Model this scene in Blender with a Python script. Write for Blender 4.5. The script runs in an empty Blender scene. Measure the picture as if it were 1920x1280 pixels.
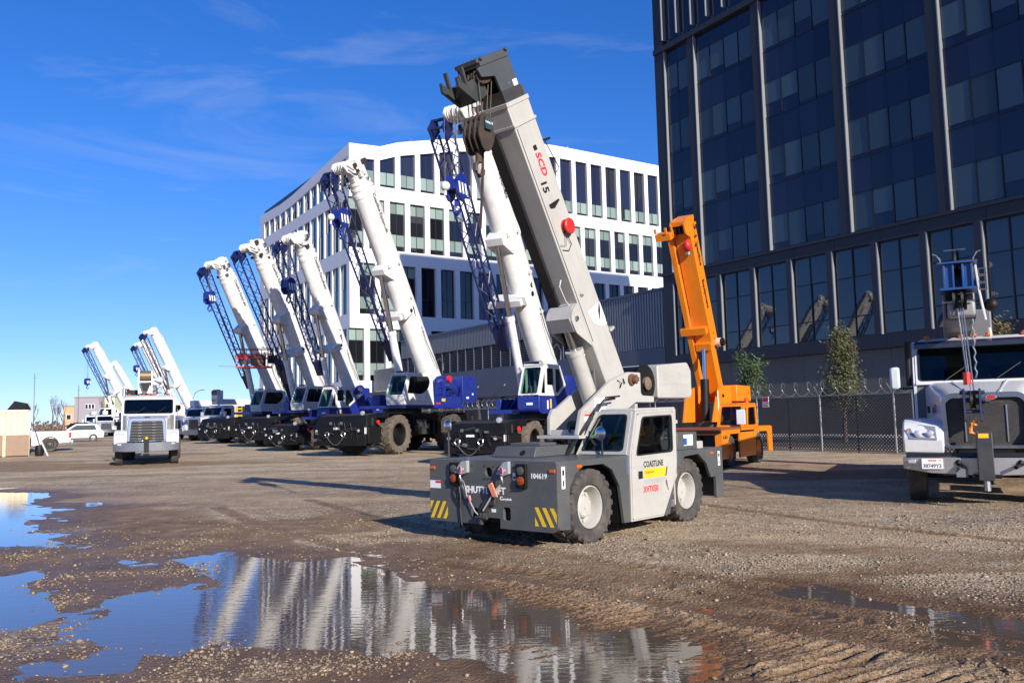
import bpy, bmesh, math, random
import numpy as np
from mathutils import Vector, Matrix
from mathutils.geometry import tessellate_polygon
R = math.radians
scene = bpy.context.scene
C = scene.collection
random.seed(7)

# ---------------------------------------------------------------- camera
cam_data = bpy.data.cameras.new('camera')
cam_data.sensor_width = 22.3
cam_data.lens = 22.3 * 1550 / 1920
cam_data.clip_start = 0.1
cam_data.clip_end = 6000
cam = bpy.data.objects.new('camera', cam_data)
C.objects.link(cam)
cam.matrix_world = Matrix.Translation((0, 0, 1.6)) @ Matrix.Rotation(R(90 + 5.2), 4, 'X') @ Matrix.Rotation(R(-1.3), 4, 'Z')
scene.camera = cam

# ---------------------------------------------------------------- sky, sun, exposure
SUN_EL, SHADOW_HEAD = R(23.0), R(-28.8)          # shadows run 28.8 degrees left of the view direction
sdir = Vector((math.sin(SHADOW_HEAD) * math.cos(SUN_EL), math.cos(SHADOW_HEAD) * math.cos(SUN_EL), -math.sin(SUN_EL)))
world = bpy.data.worlds.new('World')
scene.world = world
world.use_nodes = True
wn, wl = world.node_tree.nodes, world.node_tree.links
wn.clear()
wo = wn.new('ShaderNodeOutputWorld')
bg = wn.new('ShaderNodeBackground')
sky = wn.new('ShaderNodeTexSky')
sky.sky_type = 'NISHITA'
sky.sun_disc = False
sky.sun_elevation = SUN_EL
sky.sun_rotation = math.atan2(-sdir.x, -sdir.y)
sky.altitude = 0
sky.air_density = 1.0
sky.dust_density = 0.15
sky.ozone_density = 3.0
tc = wn.new('ShaderNodeTexCoord')
mp = wn.new('ShaderNodeMapping')
mp.inputs['Scale'].default_value = (1.6, 0.7, 7.0)
mp.inputs['Rotation'].default_value = (R(8), R(-14), R(20))
nz = wn.new('ShaderNodeTexNoise')
nz.inputs['Scale'].default_value = 1.5
nz.inputs['Detail'].default_value = 9
nz.inputs['Roughness'].default_value = 0.62
nz.inputs['Distortion'].default_value = 0.8
rp = wn.new('ShaderNodeValToRGB')
rp.color_ramp.elements[0].position = 0.56
rp.color_ramp.elements[1].position = 0.86
rp.color_ramp.elements[1].color = (0.34, 0.34, 0.34, 1)
mx = wn.new('ShaderNodeMix')
mx.data_type = 'RGBA'
mx.inputs[7].default_value = (8.0, 8.6, 9.4, 1)      # thin cirrus
hs = wn.new('ShaderNodeHueSaturation')
hs.inputs['Saturation'].default_value = 1.32
hs.inputs['Value'].default_value = 1.25
bg.inputs['Strength'].default_value = 0.064
sm = wn.new('ShaderNodeMapping')                    # keeps the hazy yellow band below the visible horizon
sm.inputs['Scale'].default_value = (1, 1, 0.9)
sm.inputs['Location'].default_value = (0, 0, 0.035)
wl.new(tc.outputs['Generated'], sm.inputs['Vector'])
wl.new(sm.outputs['Vector'], sky.inputs['Vector'])
wl.new(tc.outputs['Generated'], mp.inputs['Vector'])
wl.new(mp.outputs['Vector'], nz.inputs['Vector'])
wl.new(nz.outputs['Fac'], rp.inputs['Fac'])
wl.new(rp.outputs['Color'], mx.inputs[0])
wl.new(sky.outputs['Color'], hs.inputs['Color'])
tint = wn.new('ShaderNodeMix'); tint.data_type = 'RGBA'; tint.blend_type = 'MULTIPLY'; tint.inputs[0].default_value = 1
tint.inputs[7].default_value = (0.97, 1.02, 1.52, 1)
wl.new(hs.outputs['Color'], tint.inputs[6])
wl.new(tint.outputs[2], mx.inputs[6])
wl.new(mx.outputs[2], bg.inputs['Color'])
wl.new(bg.outputs['Background'], wo.inputs['Surface'])

sun_data = bpy.data.lights.new('sun', 'SUN')
sun_data.energy = 5.0
sun_data.angle = R(0.53)
sun_data.color = (1.0, 0.93, 0.83)
sun = bpy.data.objects.new('sun', sun_data)
C.objects.link(sun)
sun.rotation_euler = sdir.to_track_quat('-Z', 'Y').to_euler()

scene.view_settings.view_transform = 'Standard'
scene.view_settings.look = 'None'
scene.view_settings.exposure = 0.42
scene.view_settings.gamma = 1.0
scene.cycles.max_bounces = 6
scene.cycles.transparent_max_bounces = 12
scene.cycles.caustics_reflective = False
scene.cycles.caustics_refractive = False
scene.cycles.use_denoising = True

# ---------------------------------------------------------------- materials
MATS = {}
def nodes_of(name):
    m = bpy.data.materials.new(name)
    m.use_nodes = True
    nt = m.node_tree
    return m, nt.nodes, nt.links, nt.nodes['Principled BSDF']

def paint(name, col, rough=0.4, metal=0.0, dirt=0.25, dcol=(0.20, 0.165, 0.125), scale=2.2, coat=0.0, bump=0.0, spec=0.5, streak=0.0):
    """coloured surface with uneven dust, streaks and roughness"""
    if name in MATS: return MATS[name]
    m, n, l, b = nodes_of(name)
    t = n.new('ShaderNodeTexCoord')
    a = n.new('ShaderNodeTexNoise'); a.inputs['Scale'].default_value = scale; a.inputs['Detail'].default_value = 8; a.inputs['Roughness'].default_value = 0.65
    r = n.new('ShaderNodeValToRGB'); r.color_ramp.elements[0].position = 0.42; r.color_ramp.elements[1].position = 0.82
    mu = n.new('ShaderNodeMath'); mu.operation = 'MULTIPLY'; mu.inputs[1].default_value = dirt
    x = n.new('ShaderNodeMix'); x.data_type = 'RGBA'
    x.inputs[6].default_value = (*col, 1); x.inputs[7].default_value = (*dcol, 1)
    l.new(t.outputs['Object'], a.inputs['Vector']); l.new(a.outputs['Fac'], r.inputs['Fac'])
    l.new(r.outputs['Color'], mu.inputs[0])
    fac = mu.outputs[0]
    if streak:      # run-off streaks and scuffs
        sm_ = n.new('ShaderNodeMapping'); sm_.inputs['Scale'].default_value = (1.1, 9.0, 9.0) if streak > 0 else (1, 1, 1); l.new(t.outputs['Object'], sm_.inputs['Vector'])
        a2 = n.new('ShaderNodeTexNoise'); a2.inputs['Scale'].default_value = 1.3; a2.inputs['Detail'].default_value = 6; a2.inputs['Roughness'].default_value = 0.7; l.new(sm_.outputs[0], a2.inputs['Vector'])
        r2 = n.new('ShaderNodeValToRGB'); r2.color_ramp.elements[0].position = 0.52; r2.color_ramp.elements[1].position = 0.80; l.new(a2.outputs['Fac'], r2.inputs['Fac'])
        m2 = n.new('ShaderNodeMath'); m2.operation = 'MULTIPLY_ADD'; m2.inputs[1].default_value = streak; m2.use_clamp = True; l.new(r2.outputs['Color'], m2.inputs[0]); l.new(mu.outputs[0], m2.inputs[2]); fac = m2.outputs[0]
    if dirt >= 0.2:     # fine scuffs and splashes
        a3 = n.new('ShaderNodeTexNoise'); a3.inputs['Scale'].default_value = scale*11; a3.inputs['Detail'].default_value = 5; a3.inputs['Roughness'].default_value = 0.75; l.new(t.outputs['Object'], a3.inputs['Vector'])
        r3 = n.new('ShaderNodeValToRGB'); r3.color_ramp.elements[0].position = 0.57; r3.color_ramp.elements[1].position = 0.72; l.new(a3.outputs['Fac'], r3.inputs['Fac'])
        m3 = n.new('ShaderNodeMath'); m3.operation = 'MULTIPLY_ADD'; m3.inputs[1].default_value = dirt*0.7; m3.use_clamp = True; l.new(r3.outputs['Color'], m3.inputs[0]); l.new(fac, m3.inputs[2]); fac = m3.outputs[0]
    l.new(fac, x.inputs[0]); l.new(x.outputs[2], b.inputs['Base Color'])
    rr = n.new('ShaderNodeMapRange'); rr.inputs['To Min'].default_value = rough; rr.inputs['To Max'].default_value = min(1, rough + 0.35)
    l.new(mu.outputs[0], rr.inputs['Value']); l.new(rr.outputs[0], b.inputs['Roughness'])
    b.inputs['Metallic'].default_value = metal
    b.inputs['Coat Weight'].default_value = coat
    b.inputs['Specular IOR Level'].default_value = spec
    if bump:
        bn = n.new('ShaderNodeTexNoise'); bn.inputs['Scale'].default_value = scale * 14; bn.inputs['Detail'].default_value = 5
        bp = n.new('ShaderNodeBump'); bp.inputs['Strength'].default_value = bump; bp.inputs['Distance'].default_value = 0.02
        l.new(t.outputs['Object'], bn.inputs['Vector']); l.new(bn.outputs['Fac'], bp.inputs['Height']); l.new(bp.outputs['Normal'], b.inputs['Normal'])
    MATS[name] = m
    return m

def flat(name, col, rough=0.5, metal=0.0, emit=0.0):
    if name in MATS: return MATS[name]
    m, n, l, b = nodes_of(name)
    b.inputs['Base Color'].default_value = (*col, 1)
    b.inputs['Roughness'].default_value = rough
    b.inputs['Metallic'].default_value = metal
    MATS[name] = m
    return m

def clear_glass(name, tint, mixf=0.55):
    """vehicle glass: tinted see-through with a mirror-like sheen"""
    if name in MATS: return MATS[name]
    m, n, l, b = nodes_of(name)
    n.remove(b)
    o = n['Material Output']
    tr = n.new('ShaderNodeBsdfTransparent'); tr.inputs['Color'].default_value = (*tint, 1)
    gl = n.new('ShaderNodeBsdfGlossy'); gl.inputs['Roughness'].default_value = 0.03
    fr = n.new('ShaderNodeFresnel'); fr.inputs['IOR'].default_value = 1.6
    ms = n.new('ShaderNodeMixShader')
    ge = n.new('ShaderNodeNewGeometry'); iv = n.new('ShaderNodeMath'); iv.operation = 'SUBTRACT'; iv.inputs[0].default_value = 1.0; l.new(ge.outputs['Backfacing'], iv.inputs[1])
    fm = n.new('ShaderNodeMath'); fm.operation = 'MULTIPLY'; l.new(fr.outputs[0], fm.inputs[0]); l.new(iv.outputs[0], fm.inputs[1])
    l.new(fm.outputs[0], ms.inputs[0]); l.new(tr.outputs[0], ms.inputs[1]); l.new(gl.outputs[0], ms.inputs[2]); l.new(ms.outputs[0], o.inputs['Surface'])
    MATS[name] = m
    return m

def window_glass(name, col, var=0.4, rough=0.04, ior=1.6, bump=0.03, tintn=3.0):
    """building glass: dark or blind-backed pane, each pane a little different, mirror-like surface"""
    if name in MATS: return MATS[name]
    m, n, l, b = nodes_of(name)
    oi = n.new('ShaderNodeObjectInfo')
    mr = n.new('ShaderNodeMapRange'); mr.inputs['To Min'].default_value = 1 - var; mr.inputs['To Max'].default_value = 1 + var * 0.6
    l.new(oi.outputs['Random'], mr.inputs['Value'])
    x = n.new('ShaderNodeMix'); x.data_type = 'RGBA'; x.blend_type = 'MULTIPLY'; x.inputs[0].default_value = 1
    x.inputs[6].default_value = (*col, 1); l.new(mr.outputs[0], x.inputs[7]); l.new(x.outputs[2], b.inputs['Base Color'])
    b.inputs['Roughness'].default_value = rough; b.inputs['IOR'].default_value = ior
    if bump:
        t = n.new('ShaderNodeTexCoord'); a = n.new('ShaderNodeTexNoise'); a.inputs['Scale'].default_value = 0.5; a.inputs['Detail'].default_value = 1
        ad = n.new('ShaderNodeVectorMath'); ad.operation = 'ADD'
        l.new(t.outputs['Object'], ad.inputs[0]); l.new(oi.outputs['Random'], ad.inputs[1]); l.new(ad.outputs[0], a.inputs['Vector'])
        bp = n.new('ShaderNodeBump'); bp.inputs['Strength'].default_value = bump; bp.inputs['Distance'].default_value = 0.1
        l.new(a.outputs['Fac'], bp.inputs['Height']); l.new(bp.outputs['Normal'], b.inputs['Normal'])
    MATS[name] = m
    return m

WHITE = paint('white_paint', (0.76, 0.75, 0.72), 0.38, dirt=0.34, coat=0.15, streak=0.3)
BLUE = paint('blue_paint', (0.010, 0.026, 0.215), 0.35, dirt=0.12, coat=0.3)
BLACKP = paint('black_paint', (0.006, 0.006, 0.0065), 0.55, dirt=0.14, dcol=(0.05, 0.042, 0.034), spec=0.3)
GREYP = paint('grey_paint', (0.074, 0.080, 0.083), 0.45, dirt=0.45, dcol=(0.17, 0.15, 0.12), scale=1.8, coat=0.1, streak=0.3)
CREAM = paint('cream_paint', (0.475, 0.458, 0.415), 0.42, dirt=0.30, scale=1.6, coat=0.1, streak=0.25)
ORANGE = paint('orange_paint', (0.82, 0.225, 0.006), 0.42, dirt=0.22, dcol=(0.30, 0.10, 0.02), coat=0.2, streak=0.35)
RUST = paint('worn_brown_deck', (0.24, 0.065, 0.02), 0.7, dirt=0.4, dcol=(0.09, 0.035, 0.018))
RUBBER = paint('tyre_rubber', (0.048, 0.044, 0.041), 0.85, dirt=0.75, dcol=(0.19, 0.155, 0.12), scale=4.5, bump=0.3)
RUBBERD = paint('dusty_tyre_rubber', (0.10, 0.082, 0.066), 0.9, dirt=0.85, dcol=(0.23, 0.175, 0.125), scale=3.0, bump=0.3)
STEEL = paint('steel', (0.42, 0.42, 0.43), 0.35, 0.9, dirt=0.25)
CHROME = paint('chrome', (0.56, 0.56, 0.57), 0.16, 1.0, dirt=0.08)
GALV = paint('galvanised_steel', (0.27, 0.28, 0.29), 0.45, 0.7, dirt=0.25)
DARKS = paint('dark_steel', (0.05, 0.05, 0.052), 0.5, 0.3, dirt=0.35, dcol=(0.16, 0.12, 0.09))
GREASE = paint('greasy_wire', (0.06, 0.045, 0.035), 0.6, 0.4, dirt=0.5, dcol=(0.14, 0.09, 0.05), scale=8)
SEATM = flat('dark_seat', (0.02, 0.02, 0.022), 0.8)
INTER = flat('cab_interior', (0.13, 0.13, 0.135), 0.8)
GLASS = clear_glass('tinted_glass', (0.62, 0.76, 0.71))
DGLASS = clear_glass('dark_tinted_glass', (0.20, 0.22, 0.22))
RED = paint('red_paint', (0.55, 0.02, 0.02), 0.4, dirt=0.15)
REDL = flat('red_lens', (0.6, 0.02, 0.015), 0.2)
AMBER = flat('amber_lens', (0.55, 0.11, 0.012), 0.25)
LENS = flat('clear_lens', (0.75, 0.77, 0.8), 0.08, 0.6)
YELLOW = paint('yellow_paint', (0.80, 0.52, 0.02), 0.45, dirt=0.12)
BLACKF = flat('black_print', (0.01, 0.01, 0.01), 0.5)
WHITEF = flat('white_print', (0.82, 0.82, 0.80), 0.5)
REDF = flat('red_print', (0.62, 0.03, 0.05), 0.5)
CABLE = flat('black_hose', (0.012, 0.012, 0.012), 0.5)
BRASS = paint('rope_on_drum', (0.20, 0.14, 0.08), 0.5, 0.5, dirt=0.4, scale=9)

# ---------------------------------------------------------------- mesh building
class MB:
    def __init__(s): s.v, s.f = [], []
    def add(s, v, f):
        n = len(s.v)
        s.v += [tuple(p) for p in v]; s.f += [tuple(i + n for i in q) for q in f]
        return s
    def box(s, x0, x1, y0, y1, z0, z1):
        return s.add([(x0,y0,z0),(x1,y0,z0),(x1,y1,z0),(x0,y1,z0),(x0,y0,z1),(x1,y0,z1),(x1,y1,z1),(x0,y1,z1)],
                     [(3,2,1,0),(4,5,6,7),(0,1,5,4),(1,2,6,5),(2,3,7,6),(3,0,4,7)])
    def hexa(s, lo, hi):      # two quads of four points, lower and upper
        return s.add(list(lo) + list(hi), [(3,2,1,0),(4,5,6,7),(0,1,5,4),(1,2,6,5),(2,3,7,6),(3,0,4,7)])
    def bar(s, p, q, w, h=None, up=(0,0,1)):
        p, q = Vector(p), Vector(q); d = (q - p).normalized(); u = Vector(up)
        if abs(d.dot(u)) > 0.98: u = Vector((1,0,0)) if abs(d.x) < 0.9 else Vector((0,1,0))
        a = d.cross(u).normalized(); b = a.cross(d); h = h or w
        o = [a*w/2*i + b*h/2*j for i, j in ((-1,-1),(1,-1),(1,1),(-1,1))]
        return s.hexa([p + k for k in o][::-1], [q + k for k in o][::-1])
    def tube(s, p, q, r, n=8, r2=None, cap=True):
        p, q = Vector(p), Vector(q); d = (q - p).normalized(); r2 = r if r2 is None else r2
        u = Vector((0,0,1)) if abs(d.z) < 0.9 else Vector((1,0,0))
        a = d.cross(u).normalized(); b = a.cross(d)
        v = []
        for c, rr in ((p, r), (q, r2)):
            v += [c + (a*math.cos(t) + b*math.sin(t))*rr for t in [2*math.pi*i/n for i in range(n)]]
        f = [(i, n+i, n+(i+1)%n, (i+1)%n) for i in range(n)]
        if cap: f += [tuple(range(n)), tuple(range(2*n-1, n-1, -1))]
        return s.add(v, f)
    def path(s, pts, r, n=6):
        pts = [Vector(p) for p in pts]; v, f = [], []
        for i, p in enumerate(pts):
            d = (pts[min(i+1, len(pts)-1)] - pts[max(i-1, 0)]).normalized()
            u = Vector((0,0,1)) if abs(d.z) < 0.9 else Vector((1,0,0))
            a = d.cross(u).normalized(); b = a.cross(d)
            v += [p + (a*math.cos(2*math.pi*k/n) + b*math.sin(2*math.pi*k/n))*r for k in range(n)]
            if i: f += [((i-1)*n+k, i*n+k, i*n+(k+1)%n, (i-1)*n+(k+1)%n) for k in range(n)]
        return s.add(v, f)
    def prism(s, poly, y0, y1, ax='y'):        # polygon in (x,z) run along y; ax 'x': polygon in (y,z); ax 'z': in (x,y)
        m = {'y': lambda a, b, t: (a, t, b), 'x': lambda a, b, t: (t, a, b), 'z': lambda a, b, t: (a, b, t)}[ax]
        n = len(poly); v = [m(a, b, y0) for a, b in poly] + [m(a, b, y1) for a, b in poly]
        area = sum(poly[i][0]*poly[(i+1)%n][1] - poly[(i+1)%n][0]*poly[i][1] for i in range(n))
        sgn = (area > 0) ^ (y1 < y0) ^ (ax == 'y')
        lo, hi = tuple(range(n)), tuple(range(n, 2*n)); f = []
        f = [lo[::-1], hi] + [(i, (i+1)%n, n+(i+1)%n, n+i) for i in range(n)]
        if not sgn: f = [q[::-1] for q in f]
        return s.add(v, f)
    def plate(s, outer, holes, o, ax, ay, th):   # flat plate with holes; outer/holes 2D, placed at o + x*ax + y*ay, thickness th along ax x ay
        o, ax, ay = Vector(o), Vector(ax), Vector(ay); nn = ax.cross(ay).normalized()
        loops = [outer] + list(holes); P = [p for lp in loops for p in lp]
        tris = tessellate_polygon([[Vector((a, b, 0)) for a, b in lp] for lp in loops])
        top = [o + ax*a + ay*b + nn*(th/2) for a, b in P]; bot = [o + ax*a + ay*b - nn*(th/2) for a, b in P]
        n = len(P); f = []
        for t in tris:
            A = [Vector(P[i]) for i in t]
            if (A[1]-A[0]).cross(A[2]-A[0]) < 0: t = t[::-1]
            f += [tuple(t), tuple(n + i for i in t[::-1])]
        k = 0
        for li, lp in enumerate(loops):
            m = len(lp); ar = sum(lp[i][0]*lp[(i+1)%m][1] - lp[(i+1)%m][0]*lp[i][1] for i in range(m))
            for i in range(m):
                q = (k+i, n+k+i, n+k+(i+1)%m, k+(i+1)%m)
                f.append(q if (ar > 0) ^ (li > 0) else q[::-1])
            k += m
        return s.add(top + bot, f)
    def lathe(s, prof, c=(0,0,0), ax='y', n=24):   # prof: (radius, along axis)
        c = Vector(c); v = []
        for r, h in prof:
            for i in range(n):
                t = 2*math.pi*i/n; p, q = r*math.cos(t), r*math.sin(t)
                v.append(c + Vector({'y': (p, h, q), 'x': (h, p, q), 'z': (p, q, h)}[ax]))
        f = []
        for j in range(len(prof)-1):
            f += [(j*n+i, j*n+(i+1)%n, (j+1)*n+(i+1)%n, (j+1)*n+i) for i in range(n)]
        return s.add(v, f)
    def sphere(s, c, r, n=10, sc=(1,1,1)):
        pr = [(max(1e-4, math.sin(math.pi*i/(n//2+2))), math.cos(math.pi*i/(n//2+2))) for i in range(n//2+3)]
        k = len(s.v); s.lathe(pr, (0,0,0), 'z', n)
        s.v[k:] = [(c[0]+p[0]*r*sc[0], c[1]+p[1]*r*sc[1], c[2]+p[2]*r*sc[2]) for p in s.v[k:]]
        return s
    def mesh(s, name, mat, smooth=30):
        me = bpy.data.meshes.new(name)
        me.from_pydata(s.v, [], s.f)
        if mat: me.materials.append(mat)
        if smooth:
            me.polygons.foreach_set('use_smooth', [True]*len(me.polygons))
            me.set_sharp_from_angle(angle=R(smooth))
        me.update()
        return me
    def build(s, name, mat, parent=None, bev=0, smooth=30, fix=False):
        me = s.mesh(name, mat, smooth)
        if fix or bev:
            b = bmesh.new(); b.from_mesh(me); bmesh.ops.recalc_face_normals(b, faces=b.faces); b.to_mesh(me); b.free()
        o = put(name, me, parent)
        if bev:
            md = o.modifiers.new('bevel', 'BEVEL'); md.width = bev; md.segments = 2; md.limit_method = 'ANGLE'; md.angle_limit = R(40); md.harden_normals = False
        return o

def put(name, me, parent=None, loc=None, rot=None):
    o = bpy.data.objects.new(name, me); C.objects.link(o)
    if parent: o.parent = parent
    if loc is not None: o.location = loc
    if rot is not None: o.rotation_euler = rot
    return o

def tag(o, label, cat, group=None, kind=None):
    if label: o['label'] = label
    if cat: o['category'] = cat
    if group: o['group'] = group
    if kind: o['kind'] = kind
    return o

def thing(name, label, cat, loc=(0,0,0), rz=0, group=None):
    o = bpy.data.objects.new(name, None); C.objects.link(o)
    o.location = loc; o.rotation_euler = (0, 0, rz); o.empty_display_size = 0.3
    return tag(o, label, cat, group)

def sub(name, parent, loc=(0,0,0), rot=(0,0,0)):
    o = bpy.data.objects.new(name, None); C.objects.link(o); o.parent = parent
    o.location = loc; o.rotation_euler = rot
    return o

def struct(o): o['kind'] = 'structure'; return o

def write(body, size, o, ax, ay, mat, parent, name='lettering', bold=0.0, shear=0.0, sx=1.0, align='LEFT', space=1.0):
    """flat printed lettering; o lower-left point, ax reading direction, ay up direction"""
    cu = bpy.data.curves.new('t', 'FONT'); cu.body = body; cu.size = size; cu.extrude = 0.0015; cu.offset = bold; cu.shear = shear
    cu.align_x = align; cu.space_character = space; cu.resolution_u = 2
    t = bpy.data.objects.new('t', cu); C.objects.link(t)
    dg = bpy.context.evaluated_depsgraph_get()
    me = bpy.data.meshes.new_from_object(t.evaluated_get(dg))
    bpy.data.objects.remove(t); bpy.data.curves.remove(cu)
    me.materials.clear(); me.materials.append(mat)
    ax = Vector(ax).normalized()*sx; ay = Vector(ay).normalized(); n = ax.cross(ay).normalized(); o = Vector(o)
    me.transform(Matrix(((ax.x, ay.x, n.x, o.x), (ax.y, ay.y, n.y, o.y), (ax.z, ay.z, n.z, o.z), (0,0,0,1))))
    return put(name, me, parent)

def rrect(x0, x1, z0, z1, r, n=3):
    out = []
    for cx, cz, a0 in ((x1-r, z1-r, 0), (x0+r, z1-r, 90), (x0+r, z0+r, 180), (x1-r, z0+r, 270)):
        out += [(cx + r*math.cos(R(a0 + 90*i/n)), cz + r*math.sin(R(a0 + 90*i/n))) for i in range(n+1)]
    return out

def roundpoly(p, r, n=3):
    """round the corners of a polygon"""
    out = []; m = len(p)
    for i in range(m):
        a, b, c = Vector(p[i-1]), Vector(p[i]), Vector(p[(i+1) % m])
        rr = r[i] if isinstance(r, (list, tuple)) else r
        if rr <= 0: out.append(tuple(b)); continue
        u, w = (a-b), (c-b); k1 = min(rr, u.length*0.45); k2 = min(rr, w.length*0.45)
        s, e = b + u.normalized()*k1, b + w.normalized()*k2
        for j in range(n+1):
            t = j/n; out.append(tuple(s*(1-t)**2 + b*2*t*(1-t) + e*t*t))
    return out

def shrink(p, d):
    cx = sum(a for a, b in p)/len(p); cz = sum(b for a, b in p)/len(p)
    out = []
    for a, b in p:
        L = math.hypot(a-cx, b-cz) or 1
        out.append((a - (a-cx)/L*d, b - (b-cz)/L*d))
    return out

# ---------------------------------------------------------------- ground
PUD=[[(-16.45,21.96),(-13.01,21.10),(-11.43,20.49),(-10.74,19.32),(-10.71,18.58),(-10.20,17.64),(-9.28,16.83),(-8.58,16.35),(-8.80,15.90),(-8.47,15.21),(-8.12,14.24),(-7.64,13.46),(-7.46,13.06),(-6.91,12.46),(-6.76,12.11),(-5.88,11.39),(-6.31,11.32),(-6.92,11.48),(-8.36,11.21)],
[(-7.31,9.82),(-5.66,9.23),(-5.50,9.30),(-5.40,9.39),(-5.20,9.27),(-5.05,8.98),(-5.07,8.73),(-4.78,8.31),(-4.60,8.29),(-4.37,7.91),(-4.11,7.56),(-3.87,7.13),(-3.90,7.03),(-3.98,6.78),(-4.18,6.85),(-5.02,6.77)],
[(-4.12,10.04),(-4.03,10.19),(-3.84,10.34),(-3.51,10.24),(-3.15,10.08),(-2.72,9.86),(-2.49,9.68),(-2.23,9.69),(-2.02,9.93),(-1.89,9.60),(-1.62,9.27),(-1.31,8.96),(-1.13,8.35),(-0.92,8.41),(-0.80,7.95),(-0.71,7.89),(-0.41,7.93),(-0.14,7.72),(0.01,7.30),(0.12,7.04),(0.33,7.08),(0.52,6.88),(0.69,6.59),(1.01,6.56),(1.24,6.44),(1.45,6.23),(1.55,5.95),(1.53,5.47),(1.25,4.69),(0.01,4.77),(-0.02,5.31),(-0.18,5.46),(-0.22,5.61),(-0.48,5.82),(-0.44,5.87),(-0.77,5.92),(-0.80,5.77),(-0.86,5.70),(-0.97,5.86),(-1.22,6.03),(-1.50,6.06),(-1.90,6.09),(-2.19,6.05),(-2.30,6.10),(-2.33,6.02),(-2.35,5.89),(-2.62,5.93),(-2.57,5.70),(-2.65,5.54),(-2.79,5.51),(-2.98,5.58),(-3.04,5.74),(-3.04,5.88),(-2.91,5.95),(-2.90,6.05),(-2.83,6.14),(-2.97,6.19),(-3.32,6.48),(-3.57,6.84),(-3.48,7.21),(-3.55,7.39),(-3.74,7.59),(-3.84,7.86),(-3.65,8.12),(-3.59,8.18),(-3.47,8.17),(-3.44,8.39),(-3.12,8.21),(-2.98,8.42),(-3.01,8.58),(-3.30,8.95),(-3.63,9.26),(-3.73,9.57)],
[(2.49,7.77),(2.81,7.66),(2.92,7.25),(3.18,6.92),(3.32,6.68),(3.57,6.55),(3.74,6.28),(4.01,6.03),(3.67,5.53),(3.38,5.75),(3.27,5.92),(2.99,6.03),(2.95,6.12),(2.93,6.26),(2.97,6.61),(2.86,6.78),(2.85,7.13),(2.53,7.29),(2.41,7.43)],
[(-4.77,10.01),(-4.69,10.11),(-4.45,9.97),(-4.53,9.77)],
[(-9.11,17.72),(-8.82,17.82),(-8.43,17.10),(-8.66,16.85)]]
MUDP=[(-21.34,26.39),(-9.35,19.14),(-6.22,15.34),(-4.59,13.20),(-3.54,13.68),(-3.15,15.16),(-1.67,12.69),(0.20,10.16),(1.19,8.96),(1.87,8.02),(2.33,7.28),(2.63,6.18),(3.20,5.40),(3.88,4.70),(2.83,3.48),(-0.04,3.62),(-2.98,3.77)]
RUTP = [(-0.55,8.45),(-0.05,8.11),(0.52,7.58),(1.01,7.01),(1.47,6.52),(1.83,6.10),(2.20,5.72),(2.55,5.42),(2.95,4.95),(3.4,4.3)]
_rs = np.random.RandomState(3)
_tab = _rs.rand(256, 256)
def vnoise(x, y):
    xi = np.floor(x).astype(int); yi = np.floor(y).astype(int); fx = x-xi; fy = y-yi
    fx = fx*fx*(3-2*fx); fy = fy*fy*(3-2*fy)
    g = lambda a, b: _tab[a & 255, b & 255]
    return (g(xi,yi)*(1-fx)+g(xi+1,yi)*fx)*(1-fy) + (g(xi,yi+1)*(1-fx)+g(xi+1,yi+1)*fx)*fy
def fbm(x, y, sc, oc=4):
    t = 0; a = 0.5; n = 0
    for i in range(oc):
        t = t + a*vnoise(x/sc*2**i + 17.3*i + 40, y/sc*2**i + 9.1*i + 40); n += a; a *= 0.55
    return t/n - 0.5
def sdist(x, y, poly, closed=True):
    d = np.full(x.shape, 1e9); ins = np.zeros(x.shape, bool); n = len(poly)
    for i in range(n if closed else n-1):
        ax, ay = poly[i]; bx, by = poly[(i+1) % n]
        ex, ey = bx-ax, by-ay; t = np.clip(((x-ax)*ex+(y-ay)*ey)/(ex*ex+ey*ey), 0, 1)
        d = np.minimum(d, np.hypot(x-ax-t*ex, y-ay-t*ey))
        if closed: ins ^= ((ay > y) != (by > y)) & (x < (bx-ax)*(y-ay)/(by-ay+1e-12)+ax)
    return np.where(ins, d, -d) if closed else d
sst = lambda a, b, x: (lambda t: t*t*(3-2*t))(np.clip((x-a)/(b-a), 0, 1))
WATER = -0.004
TRACKS = [[(-4.2,17.0),(-2.6,14.2),(-1.0,11.7),(0.1,10.2),(1.0,9.0),(2.0,7.9),(3.2,6.7),(4.6,5.6)],
          [(-5.6,15.8),(-4.0,13.0),(-2.4,10.9),(-1.1,9.5),(0.2,8.6),(1.5,7.5),(2.3,6.7),(3.3,5.6)],
          [(2.2,19.0),(3.2,14.5),(4.6,11.5),(6.4,9.0),(9.0,6.8)], [(-14,19.5),(-9.5,15.5),(-6.5,13.8),(-3.5,13.0),(-0.5,13.4)]]
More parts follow.
